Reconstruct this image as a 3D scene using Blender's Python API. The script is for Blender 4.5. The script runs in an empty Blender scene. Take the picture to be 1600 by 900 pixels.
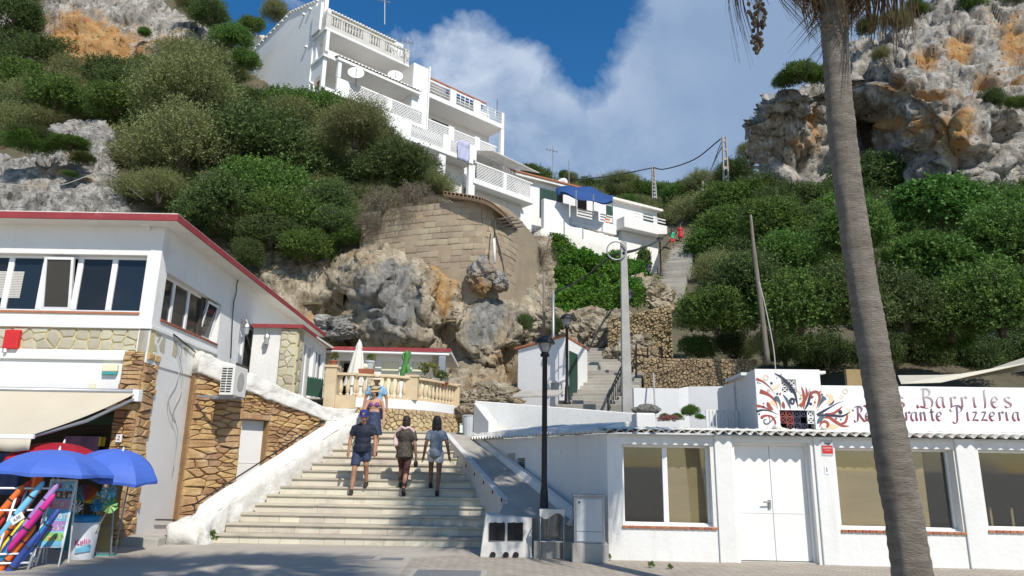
import bpy, bmesh, math, random
import numpy as np
from mathutils import Vector, Matrix, noise
rnd = random.Random(7)
scene = bpy.context.scene
COL = scene.collection
rad = math.radians

# ---------------------------------------------------------------- camera
EYE = Vector((0, 0, 1.6)); FPX = 1084.0; PITCH = 14.0; ROLL = 1.0
cam_d = bpy.data.cameras.new('camera'); cam = bpy.data.objects.new('camera', cam_d); COL.objects.link(cam)
cam_d.sensor_width = 36.0; cam_d.lens = 36.0 * FPX / 1600.0; cam_d.clip_end = 3000.0; cam_d.clip_start = 0.05
CAMR = Matrix.Rotation(rad(90 + PITCH), 3, 'X') @ Matrix.Rotation(rad(ROLL), 3, 'Z')
cam.matrix_world = Matrix.Translation(EYE) @ CAMR.to_4x4()
scene.camera = cam

# ---------------------------------------------------------------- light
SUN_AZ = 28.0; SUN_EL = 47.0       # azimuth to the right of straight behind the camera
sdir = Vector((math.sin(rad(SUN_AZ)) * math.cos(rad(SUN_EL)), -math.cos(rad(SUN_AZ)) * math.cos(rad(SUN_EL)), math.sin(rad(SUN_EL))))
sun_d = bpy.data.lights.new('sun', 'SUN'); sun_d.energy = 4.2; sun_d.angle = rad(0.53); sun_d.color = (1.0, 0.945, 0.86)
sun = bpy.data.objects.new('sun', sun_d); COL.objects.link(sun); sun.location = (20, -40, 50)
sun.rotation_euler = (-sdir).to_track_quat('-Z', 'Y').to_euler()

scene.view_settings.view_transform = 'Standard'; scene.view_settings.look = 'None'
scene.view_settings.exposure = 0.24; scene.view_settings.gamma = 1.0
scene.view_settings.use_curve_mapping = False
scene.cycles.use_denoising = True
scene.cycles.max_bounces = 8; scene.cycles.diffuse_bounces = 4; scene.cycles.transparent_max_bounces = 8
scene.cycles.sample_clamp_indirect = 6.0


def ray(px, py):
    d = CAMR @ Vector(((px - 800) / FPX, -(py - 450) / FPX, -1.0))
    return d


def at(px, py, Y):
    d = ray(px, py)
    return EYE + d * (Y / d.y)


def atz(px, py, z):
    d = ray(px, py)
    return EYE + d * ((z - EYE.z) / d.z)


world = bpy.data.worlds.new('World'); scene.world = world; world.use_nodes = True


def build_world():
    nt = world.node_tree; N = nt.nodes; L = nt.links
    N.clear()
    out = N.new('ShaderNodeOutputWorld'); bg = N.new('ShaderNodeBackground'); bg.inputs['Strength'].default_value = 0.115
    L.new(bg.outputs[0], out.inputs[0])
    sky = N.new('ShaderNodeTexSky'); sky.sky_type = 'NISHITA'; sky.sun_disc = False
    sky.sun_elevation = rad(SUN_EL)
    sky.sun_rotation = math.atan2(sdir.x, sdir.y)
    sky.air_density = 1.0; sky.dust_density = 0.3; sky.ozone_density = 2.5; sky.altitude = 20
    tc = N.new('ShaderNodeTexCoord')

    def m(op, a, b=None, clamp=False):
        n = N.new('ShaderNodeMath'); n.operation = op; n.use_clamp = clamp
        for i, v in enumerate((a, b)):
            if v is None: continue
            if isinstance(v, (int, float)): n.inputs[i].default_value = v
            else: L.new(v, n.inputs[i])
        return n.outputs[0]

    def tex(scale, detail, rough, off=(0, 0, 0), dist=0.0):
        mp = N.new('ShaderNodeMapping'); L.new(tc.outputs['Generated'], mp.inputs[0]); mp.inputs['Location'].default_value = off
        mp.inputs['Scale'].default_value = (1, 1, 1.25)
        t = N.new('ShaderNodeTexNoise'); t.inputs['Scale'].default_value = scale; t.inputs['Detail'].default_value = detail
        t.inputs['Roughness'].default_value = rough; t.inputs['Distortion'].default_value = dist
        L.new(mp.outputs[0], t.inputs['Vector'])
        return t.outputs['Fac']
    blobs = [((700, 140), 90, .30), ((745, 70), 260, .30), ((820, 170), 110, .30), ((860, 250), 60, .28), ((640, 130), 200, .15),
             ((1120, 110), 30, .40), ((1040, 210), 60, .22), ((1010, 40), 300, .12), ((930, 50), 70, -.40), ((860, 60), 140, -.25), ((600, -120), 18, -.45),
             ((1300, 250), 14, .22), ((940, 130), 600, -.22), ((450, 20), 300, .30)]
    bias = None
    for (p, k, a) in blobs:
        v = N.new('ShaderNodeVectorMath'); v.operation = 'DOT_PRODUCT'; L.new(tc.outputs['Generated'], v.inputs[0])
        v.inputs[1].default_value = ray(*p).normalized()
        e = m('MULTIPLY', m('EXPONENT', m('MULTIPLY', m('SUBTRACT', v.outputs['Value'], 1.0), k)), a)
        bias = e if bias is None else m('ADD', bias, e)
    n1 = tex(5.5, 12, .58, (3.1, 1.7, .4), .25)
    dens = m('ADD', m('SUBTRACT', n1, .56), bias)
    fac = m('MULTIPLY', dens, 6.0, True)
    fac = m('SMOOTH_MIN', fac, 1.0)
    fac = m('MULTIPLY', dens, 5.5, True)
    # self-shading of the clouds: the same field sampled a step towards the sun
    n2 = tex(5.5, 8, .55, (3.1 - .022, 1.7 + .03, .4 - .05), .25)
    shade = m('ADD', m('MULTIPLY', m('SUBTRACT', n1, n2), 5.5), .33)
    edge = m('SUBTRACT', .55, m('MULTIPLY', dens, .95))
    sh = m('ADD', m('MULTIPLY', shade, .8), m('MULTIPLY', edge, .55), True)
    # the bank thins to grey-blue haze on the right
    v = N.new('ShaderNodeVectorMath'); v.operation = 'DOT_PRODUCT'; L.new(tc.outputs['Generated'], v.inputs[0]); v.inputs[1].default_value = ray(1250, 110).normalized()
    haze = m('MULTIPLY', m('EXPONENT', m('MULTIPLY', m('SUBTRACT', v.outputs['Value'], 1.0), 13)), 1.0, True)
    haze = m('POWER', haze, .7)
    sh = m('MULTIPLY', sh, m('SUBTRACT', 1.0, haze))
    ramp = N.new('ShaderNodeMix'); ramp.data_type = 'RGBA'
    ramp.inputs[6].default_value = (2.1, 2.95, 4.4, 1); ramp.inputs[7].default_value = (6.7, 7.2, 7.9, 1)
    L.new(sh, ramp.inputs[0])
    mix = N.new('ShaderNodeMix'); mix.data_type = 'RGBA'
    hs = N.new('ShaderNodeHueSaturation'); hs.inputs['Saturation'].default_value = 1.36; hs.inputs['Value'].default_value = .98
    L.new(sky.outputs[0], hs.inputs['Color'])
    L.new(m('MULTIPLY', fac, .95), mix.inputs[0]); L.new(hs.outputs[0], mix.inputs[6]); L.new(ramp.outputs[2], mix.inputs[7])
    L.new(mix.outputs[2], bg.inputs[0])


build_world()


# ---------------------------------------------------------------- materials
MATS = {}


def mat(name, c1, c2=None, scale=2.0, rough=.8, bump=0.0, bscale=30.0, metal=0.0, spec=.4, rndv=0.0, stain=None, sscale=.6, samt=.5,
        spos=.5, emit=0, trans=0.0, bands=None, detail=6.0, streak=None, attr=None, coat=0.0, stretch=None, obj=False):
    """Position-driven procedural surface: two-tone noise, optional stains, per-object variation, bump."""
    mt = bpy.data.materials.new(name); mt.use_nodes = True; MATS[name] = mt
    nt = mt.node_tree; N = nt.nodes; L = nt.links
    b = N['Principled BSDF']
    geo = N.new('ShaderNodeNewGeometry'); src = geo.outputs['Position']
    if obj:
        tcn = N.new('ShaderNodeTexCoord'); src = tcn.outputs['Object']
    if stretch:
        mp = N.new('ShaderNodeMapping'); mp.inputs['Scale'].default_value = stretch; L.new(src, mp.inputs[0]); src = mp.outputs[0]
    c2 = c2 or tuple(x * .86 for x in c1)

    def nz(s, d=detail, r=.6):
        t = N.new('ShaderNodeTexNoise'); t.inputs['Scale'].default_value = s; t.inputs['Detail'].default_value = d; t.inputs['Roughness'].default_value = r
        L.new(src, t.inputs['Vector']); return t.outputs['Fac']

    def ramp(f, p0, p1):
        r = N.new('ShaderNodeMapRange'); r.inputs[1].default_value = p0; r.inputs[2].default_value = p1; L.new(f, r.inputs[0]); return r.outputs[0]

    def mixc(f, a, bb, mode='MIX'):
        x = N.new('ShaderNodeMix'); x.data_type = 'RGBA'; x.blend_type = mode
        if isinstance(f, (int, float)): x.inputs[0].default_value = f
        else: L.new(f, x.inputs[0])
        for i, v in ((6, a), (7, bb)):
            if isinstance(v, tuple): x.inputs[i].default_value = (*v[:3], 1)
            else: L.new(v, x.inputs[i])
        return x.outputs[2]
    col = mixc(ramp(nz(scale), .32, .68), c1, c2)
    if stain:
        f = ramp(nz(sscale, 8, .65), spos, spos + .18)
        mm = N.new('ShaderNodeMath'); mm.operation = 'MULTIPLY'; L.new(f, mm.inputs[0]); mm.inputs[1].default_value = samt
        col = mixc(mm.outputs[0], col, stain)
    if attr:
        a = N.new('ShaderNodeAttribute'); a.attribute_name = attr[0]
        n2 = nz(attr[2] if len(attr) > 2 else 1.5, 8, .65)
        ad = N.new('ShaderNodeMath'); ad.operation = 'ADD'; L.new(a.outputs['Fac'], ad.inputs[0]); L.new(n2, ad.inputs[1])
        col = mixc(ramp(ad.outputs[0], .82, 1.05), col, attr[1])
    if streak:
        mp2 = N.new('ShaderNodeMapping'); mp2.inputs['Scale'].default_value = (5, 5, .35); L.new(geo.outputs['Position'], mp2.inputs[0]); t2 = N.new('ShaderNodeTexNoise'); t2.inputs['Scale'].default_value = 1.0; t2.inputs['Detail'].default_value = 8; t2.inputs['Roughness'].default_value = .7; L.new(mp2.outputs[0], t2.inputs[0])
        m2 = N.new('ShaderNodeMath'); m2.operation = 'MULTIPLY'; L.new(ramp(t2.outputs['Fac'], .55, .75), m2.inputs[0]); m2.inputs[1].default_value = streak[1]; col = mixc(m2.outputs[0], col, streak[0])
    if rndv:
        oi = N.new('ShaderNodeObjectInfo')
        r = N.new('ShaderNodeMapRange'); r.inputs[3].default_value = 1 - rndv; r.inputs[4].default_value = 1 + rndv; L.new(oi.outputs['Random'], r.inputs[0])
        hv = N.new('ShaderNodeHueSaturation'); L.new(r.outputs[0], hv.inputs['Value']); L.new(col, hv.inputs['Color'])
        r2 = N.new('ShaderNodeMath'); r2.operation = 'MULTIPLY_ADD'; L.new(oi.outputs['Random'], r2.inputs[0]); r2.inputs[1].default_value = .03; r2.inputs[2].default_value = .485
        L.new(r2.outputs[0], hv.inputs['Hue'])
        col = hv.outputs[0]
    L.new(col, b.inputs['Base Color'])
    b.inputs['Roughness'].default_value = rough; b.inputs['Metallic'].default_value = metal; b.inputs['Specular IOR Level'].default_value = spec
    if coat: b.inputs['Coat Weight'].default_value = coat
    if bump:
        bp = N.new('ShaderNodeBump'); bp.inputs['Strength'].default_value = bump; bp.inputs['Distance'].default_value = .05
        L.new(nz(bscale, 8, .7), bp.inputs['Height']); L.new(bp.outputs[0], b.inputs['Normal'])
    if trans:
        tr = N.new('ShaderNodeBsdfTranslucent'); L.new(col, tr.inputs['Color']); ms = N.new('ShaderNodeMixShader'); ms.inputs[0].default_value = trans
        L.new(b.outputs[0], ms.inputs[1]); L.new(tr.outputs[0], ms.inputs[2]); L.new(ms.outputs[0], N['Material Output'].inputs[0])
    return mt


mat('white_wall', (.76, .755, .73), (.71, .70, .67), 1.2, .85, .22, 9, stain=(.52, .50, .45), sscale=1.3, samt=.38, spos=.57, streak=((.47, .44, .38), .35))
mat('white_clean', (.77, .765, .745), (.73, .72, .70), 1.5, .8, .16, 10, stain=(.56, .54, .50), sscale=.8, samt=.26, spos=.59, streak=((.52, .49, .44), .22))
mat('white_rough', (.74, .725, .68), (.60, .575, .51), 5, .9, .6, 14, stain=(.40, .35, .27), sscale=1.9, samt=.42, spos=.6)
mat('roof_white', (.78, .76, .70), (.66, .63, .56), 2.2, .9, .5, 16, stain=(.38, .36, .31), sscale=1.6, samt=.5, spos=.55)
mat('panel_grey', (.72, .705, .68), (.66, .64, .61), .8, .8, .06, 20, stain=(.47, .43, .37), sscale=.7, samt=.35, spos=.55)
mat('frame_white', (.80, .80, .80), (.76, .76, .76), 6, .35, 0)
mat('door_white', (.80, .79, .77), (.74, .73, .70), 2, .5, .03, 40, stain=(.55, .52, .46), sscale=2.2, samt=.25, spos=.6)
mat('red_fascia', (.31, .042, .045), (.24, .034, .04), 3, .6, .15, 40, stain=(.55, .33, .30), sscale=4, samt=.4, spos=.6)
mat('terracotta', (.42, .16, .085), (.33, .115, .06), 6, .85, .2, 40, rndv=.15)
mat('soffit', (.74, .715, .66), (.66, .63, .565), 2, .85, .1, 25, stain=(.42, .37, .29), sscale=1.4, samt=.4, spos=.58)
mat('step_stone', (.64, .585, .47), (.55, .495, .39), 1.6, .8, .25, 28, rndv=.10, stain=(.24, .215, .175), sscale=1.2, samt=.7, spos=.53)
mat('tread_stone', (.52, .46, .36), (.43, .385, .30), 2.4, .85, .25, 30, rndv=.10, stain=(.27, .25, .21), sscale=1.3, samt=.6, spos=.5)
mat('ochre_stone', (.50, .315, .155), (.38, .225, .105), 4, .92, 1.0, 11, rndv=.26, stain=(.58, .46, .31), sscale=2.6, samt=.6, spos=.5)
mat('ochre_mortar', (.36, .22, .105), (.27, .165, .08), 5, .95, .8, 20)
mat('tan_stone', (.52, .40, .235), (.42, .31, .175), 4, .92, .7, 14, rndv=.22, stain=(.24, .185, .125), sscale=2.3, samt=.5, spos=.58)
mat('tan_mortar', (.22, .165, .105), (.155, .12, .08), 6, .95, .6, 20)
mat('crazy_stone', (.52, .48, .36), (.43, .395, .29), 3, .85, .3, 22, rndv=.15)
mat('crazy_grout', (.62, .52, .26), (.56, .45, .21), 5, .9, .3, 30)
mat('block', (.385, .31, .215), (.32, .255, .175), 2.5, .93, .6, 18, rndv=.13, stain=(.42, .35, .255), sscale=1.2, samt=.5, spos=.5)
mat('block_mortar', (.37, .30, .21), (.285, .225, .155), 1.1, .95, .6, 14, stain=(.45, .27, .12), sscale=.35, samt=.6, spos=.56)
mat('balustrade_stone', (.62, .50, .325), (.55, .43, .27), 3, .8, .2, 30)
mat('concrete', (.44, .415, .365), (.36, .335, .295), 1.5, .9, .3, 25, stain=(.22, .205, .18), sscale=1.1, samt=.55, spos=.55)
mat('ramp_concrete', (.40, .375, .325), (.33, .305, .26), 1.8, .9, .35, 22, stain=(.20, .185, .16), sscale=1.6, samt=.55, spos=.52)
mat('plinth_concrete', (.62, .60, .56), (.52, .50, .46), 1.8, .9, .3, 22, stain=(.28, .26, .23), sscale=1.7, samt=.5, spos=.54)
mat('stair_concrete', (.40, .37, .315), (.30, .28, .24), 1.2, .92, .35, 18, rndv=.12, stain=(.19, .175, .15), sscale=1.3, samt=.5, spos=.54)
mat('black_metal', (.018, .018, .02), (.028, .028, .03), 8, .45, 0, metal=.3)
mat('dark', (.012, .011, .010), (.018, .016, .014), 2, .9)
mat('galvanised', (.36, .37, .38), (.29, .30, .31), 6, .45, .05, 30, metal=.6)
mat('pole_concrete', (.42, .41, .38), (.33, .32, .30), 2, .9, .3, 25, stain=(.22, .21, .19), sscale=1.6, samt=.5, spos=.56)
mat('pole_wood', (.26, .225, .185), (.17, .145, .115), 4, .95, .7, 12, stretch=(6, 6, .5))
mat('green_door', (.015, .075, .045), (.02, .055, .04), 3, .55, .1, 25)
mat('green_shutter', (.018, .06, .045), (.025, .05, .042), 3, .6)
mat('blue_paint', (.14, .42, .66), (.12, .36, .60), 3, .6)
mat('awning', (.70, .635, .50), (.65, .58, .45), 1.2, .85, 0, trans=.25)
mat('awning_white', (.76, .74, .68), (.70, .68, .62), 2, .85, 0, trans=.3)
mat('blue_canvas', (.02, .085, .28), (.025, .07, .22), 3, .75, .1, 20, trans=.2)
mat('sail', (.72, .68, .56), (.66, .62, .50), 1.5, .8, 0, trans=.3)
mat('umbrella_blue', (.075, .165, .60), (.07, .15, .54), 3, .6, 0, trans=.15)
mat('umbrella_red', (.42, .012, .03), (.34, .01, .025), 3, .6, 0, trans=.15)
mat('umbrella_lining', (.30, .32, .38), (.26, .28, .33), 3, .6, 0, trans=.1)
mat('parasol_cloth', (.76, .74, .66), (.70, .68, .60), 3, .85, .1, 15, trans=.1)
mat('cactus', (.085, .26, .055), (.05, .17, .04), 5, .6, .2, 20)
mat('plastic_white', (.78, .78, .79), (.75, .75, .76), 4, .4)
mat('plastic_blue', (.02, .24, .48), (.02, .20, .42), 4, .35)
mat('metal_cabinet', (.52, .545, .545), (.46, .48, .48), 3, .55, .03, 30, stain=(.36, .36, .35), sscale=3, samt=.4, spos=.6)
mat('ac_body', (.72, .71, .67), (.67, .66, .61), 2, .5)
mat('brown_board', (.36, .26, .12), (.29, .205, .09), 3, .7, .1, 30)
mat('window_board', (.50, .37, .21), (.42, .305, .17), 2.2, .8, .1, 30, stretch=(.6, 1, 3))
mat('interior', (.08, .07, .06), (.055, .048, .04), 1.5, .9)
mat('paint_maroon', (.34, .09, .065), (.27, .06, .05), 6, .8)
mat('paint_navy', (.045, .045, .075), (.03, .03, .055), 6, .8)
mat('paint_peach', (.72, .52, .33), (.76, .60, .42), 6, .8)
mat('paint_teal', (.10, .14, .17), (.07, .10, .13), 6, .8)
mat('grille_red', (.30, .06, .05), (.07, .045, .05), 9, .8)
mat('red_plastic', (.60, .03, .03), (.52, .025, .025), 4, .45)
mat('cream_plastic', (.76, .72, .52), (.72, .68, .48), 4, .5)
mat('teal_plastic', (.05, .33, .32), (.05, .30, .30), 4, .4)
mat('cable', (.03, .03, .033), (.05, .05, .055), 4, .6)
mat('cable_pale', (.42, .41, .38), (.36, .35, .33), 4, .6)
mat('bark', (.13, .105, .08), (.075, .06, .047), 5, .95, .6, 20)
mat('palm_bark', (.29, .255, .21), (.155, .132, .105), 1.7, .95, 1.0, 7, stretch=(2.2, 2.2, 8.0), stain=(.36, .325, .275), sscale=1.1, samt=.6, spos=.5, streak=((.10, .085, .07), .6))
mat('dead_frond', (.23, .16, .085), (.13, .088, .05), 6, .9, 0, rndv=.25, trans=.25)
mat('palm_frond', (.07, .11, .03), (.05, .085, .025), 3, .55, 0, rndv=.2, trans=.25)
mat('trunk_skirt', (.20, .145, .085), (.11, .08, .05), 8, .95, .7, 14, stretch=(5, 5, .6))
for nm, a, b_ in (('leaf_olive', (.27, .285, .115), (.155, .175, .068)), ('leaf_green', (.15, .245, .05), (.08, .15, .034)),
                  ('leaf_dark', (.125, .175, .052), (.07, .105, .034)), ('leaf_dry', (.27, .225, .165), (.17, .137, .095)),
                  ('leaf_ivy', (.14, .30, .035), (.075, .18, .024)), ('leaf_fig', (.13, .26, .05), (.075, .165, .034)), ('leaf_yellow', (.22, .23, .06), (.13, .16, .035)),
                  ('leaf_pink', (.50, .22, .22), (.34, .15, .14))):
    mat(nm, a, b_, 1.6, .6, 0, rndv=.16, trans=.3, spec=.25, detail=3)


def glass(name, tint, rough=.04):
    mt = bpy.data.materials.new(name); mt.use_nodes = True; b = mt.node_tree.nodes['Principled BSDF']; MATS[name] = mt
    b.inputs['Base Color'].default_value = (*tint, 1); b.inputs['Roughness'].default_value = rough; b.inputs['Specular IOR Level'].default_value = .5
    return mt


glass('glass_dark', (.014, .014, .015)); glass('glass_blue', (.014, .02, .03)); glass('glass_shade', (.05, .048, .042), .08)


def clear_glass():
    mt = bpy.data.materials.new('glass_clear'); mt.use_nodes = True; MATS['glass_clear'] = mt
    nt = mt.node_tree; N = nt.nodes; L = nt.links
    tr = N.new('ShaderNodeBsdfTransparent'); gl = N.new('ShaderNodeBsdfGlossy'); gl.inputs['Roughness'].default_value = .03
    tr.inputs[0].default_value = (.86, .88, .87, 1)
    ms = N.new('ShaderNodeMixShader'); ms.inputs[0].default_value = .09; L.new(tr.outputs[0], ms.inputs[1]); L.new(gl.outputs[0], ms.inputs[2])
    L.new(ms.outputs[0], N['Material Output'].inputs[0])


clear_glass()


def rock_mat(name, g1, g2, g3, och1, och2, cscale=1.0, grey=None):
    mt = bpy.data.materials.new(name); mt.use_nodes = True; MATS[name] = mt
    nt = mt.node_tree; N = nt.nodes; L = nt.links; b = N['Principled BSDF']; b.inputs['Roughness'].default_value = .95; b.inputs['Specular IOR Level'].default_value = .15
    geo = N.new('ShaderNodeNewGeometry')

    def nz(s, d=8, r=.65, st=None):
        mp = N.new('ShaderNodeMapping'); mp.inputs['Scale'].default_value = st or (1, 1, 1); L.new(geo.outputs['Position'], mp.inputs[0])
        t = N.new('ShaderNodeTexNoise'); t.inputs['Scale'].default_value = s * cscale; t.inputs['Detail'].default_value = d; t.inputs['Roughness'].default_value = r
        L.new(mp.outputs[0], t.inputs[0]); return t.outputs['Fac']

    def rg(f, a, c):
        r = N.new('ShaderNodeMapRange'); r.inputs[1].default_value = a; r.inputs[2].default_value = c; L.new(f, r.inputs[0]); return r.outputs[0]

    def mx(f, a, c):
        x = N.new('ShaderNodeMix'); x.data_type = 'RGBA'; L.new(f, x.inputs[0])
        for i, v in ((6, a), (7, c)):
            if isinstance(v, tuple): x.inputs[i].default_value = (*v, 1)
            else: L.new(v, x.inputs[i])
        return x.outputs[2]
    col = mx(rg(nz(.55), .35, .65), g1, g2)
    col = mx(rg(nz(1.7, 10, .76, (1, 1, .6)), .46, .58), col, g3)
    # dark lichen and water streaks
    col = mx(rg(nz(1.1, 8, .7, (1.6, 1.6, .35)), .54, .66), col, tuple(x * .40 for x in g1))
    at_ = N.new('ShaderNodeAttribute'); at_.attribute_name = 'ochre'
    ad = N.new('ShaderNodeMath'); ad.operation = 'ADD'; L.new(at_.outputs['Fac'], ad.inputs[0]); sc_ = N.new('ShaderNodeMath'); sc_.operation = 'MULTIPLY_ADD'; L.new(nz(1.1, 12, .78), sc_.inputs[0]); sc_.inputs[1].default_value = 2.6; sc_.inputs[2].default_value = -.85; L.new(sc_.outputs[0], ad.inputs[1])
    if grey:
        ga = N.new('ShaderNodeMath'); ga.operation = 'MULTIPLY_ADD'; L.new(nz(.8, 9, .7), ga.inputs[0]); ga.inputs[1].default_value = -1.2; ga.inputs[2].default_value = .6; gb = N.new('ShaderNodeMath'); gb.operation = 'SUBTRACT'; L.new(ga.outputs[0], gb.inputs[0]); L.new(at_.outputs['Fac'], gb.inputs[1])
        gcol = mx(rg(nz(2.2, 10, .75, (1.4, 1.4, .5)), .36, .64), grey[0], grey[1])
        col = mx(rg(gb.outputs[0], .05, .30), col, gcol)
    och = mx(rg(nz(1.3, 9, .7), .38, .62), och1, och2)
    col = mx(rg(ad.outputs[0], .75, 1.25), col, och)
    vo = N.new('ShaderNodeTexVoronoi'); vo.inputs['Scale'].default_value = 2.6 * cscale; wv = N.new('ShaderNodeVectorMath'); wv.operation = 'MULTIPLY_ADD'; tn = N.new('ShaderNodeTexNoise'); tn.inputs['Scale'].default_value = 2.0 * cscale; tn.inputs['Detail'].default_value = 6; L.new(geo.outputs['Position'], tn.inputs[0]); L.new(tn.outputs['Color'], wv.inputs[0]); wv.inputs[1].default_value = (.9, .9, .9); L.new(geo.outputs['Position'], wv.inputs[2]); L.new(wv.outputs[0], vo.inputs['Vector'])
    pit = rg(vo.outputs['Distance'], .0, .28)
    col = mx(pit, tuple(x * .35 for x in g1), col)  # cavity shade put into the colour: hollows of the bump painted darker
    L.new(col, b.inputs['Base Color'])
    bp = N.new('ShaderNodeBump'); bp.inputs['Strength'].default_value = 1.0; bp.inputs['Distance'].default_value = .28 / cscale
    hm = N.new('ShaderNodeMath'); hm.operation = 'MULTIPLY_ADD'; L.new(pit, hm.inputs[0]); hm.inputs[1].default_value = .35; L.new(nz(2.6, 14, .74), hm.inputs[2]); L.new(hm.outputs[0], bp.inputs['Height'])
    L.new(bp.outputs[0], b.inputs['Normal'])


rock_mat('rock', (.18, .17, .152), (.28, .268, .24), (.47, .45, .41), (.40, .215, .08), (.42, .30, .165))
rock_mat('rock_warm', (.29, .235, .16), (.39, .325, .225), (.55, .48, .36), (.47, .25, .085), (.50, .36, .20), 1.0, ((.12, .116, .108), (.37, .36, .33)))
rock_mat('rock_far', (.22, .198, .166), (.34, .317, .277), (.54, .51, .455), (.42, .20, .068), (.50, .32, .145), .6)
# ---------------------------------------------------------------- object helpers
def tag(o, label=None, cat=None, group=None, kind=None):
    if label: o['label'] = label
    if cat: o['category'] = cat
    if group: o['group'] = group
    if kind: o['kind'] = kind
    return o


def thing(name, label, cat, loc=(0, 0, 0), group=None, rz=0.0):
    o = bpy.data.objects.new(name, None); COL.objects.link(o); o.location = loc; o.rotation_euler = (0, 0, rz)
    o.empty_display_size = .2
    return tag(o, label, cat, group)


def put(o, parent):
    """Parent o (built in world space) under a thing or a part."""
    o.parent = parent
    o.matrix_parent_inverse = parent.matrix_basis.inverted()
    return o


def mk(name, me, m, parent=None, M=None, smooth=False):
    o = bpy.data.objects.new(name, me); COL.objects.link(o)
    if m is not None and len(me.materials) == 0: me.materials.append(MATS[m])
    if M is not None: o.matrix_basis = M
    if parent is not None: put(o, parent)
    return o


def mesh_np(name, v, quads, smooth=False):
    me = bpy.data.meshes.new(name); v = np.asarray(v, dtype=np.float32); q = np.asarray(quads, dtype=np.int32)
    k = q.shape[1]
    me.vertices.add(len(v)); me.vertices.foreach_set('co', v.ravel())
    me.loops.add(q.size); me.loops.foreach_set('vertex_index', q.ravel())
    me.polygons.add(len(q)); me.polygons.foreach_set('loop_start', np.arange(0, q.size, k, dtype=np.int32))
    me.update(calc_edges=True)
    if smooth: me.shade_smooth()
    return me


class Fr:
    """Wall frame: x along the wall to the right, y into the wall, z up."""
    def __init__(s, O, ex):
        s.O = Vector((O[0], O[1], O[2] if len(O) > 2 else 0.0)); s.ex = Vector((ex[0], ex[1], 0)).normalized(); s.ey = Vector((-s.ex.y, s.ex.x, 0))
        s.M = Matrix(((s.ex.x, s.ey.x, 0, s.O.x), (s.ex.y, s.ey.y, 0, s.O.y), (0, 0, 1, s.O.z), (0, 0, 0, 1)))

    def px(s, a, b, y=0.0):
        d = ray(a, b); P = s.O + s.ey * y
        q = EYE + d * ((P - EYE).dot(s.ey) / d.dot(s.ey)) - P
        return q.dot(s.ex), q.z

    def rect(s, x0, y0, x1, y1, y=0.0):
        """pixel box -> local (xa, xb, za, zb)"""
        a = s.px(x0, y0, y); b = s.px(x1, y1, y); c = s.px(x0, y1, y); d = s.px(x1, y0, y)
        return ((a[0] + c[0]) / 2, (b[0] + d[0]) / 2, (c[1] + b[1]) / 2, (a[1] + d[1]) / 2)

    def w(s, x, y, z): return s.M @ Vector((x, y, z))


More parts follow.
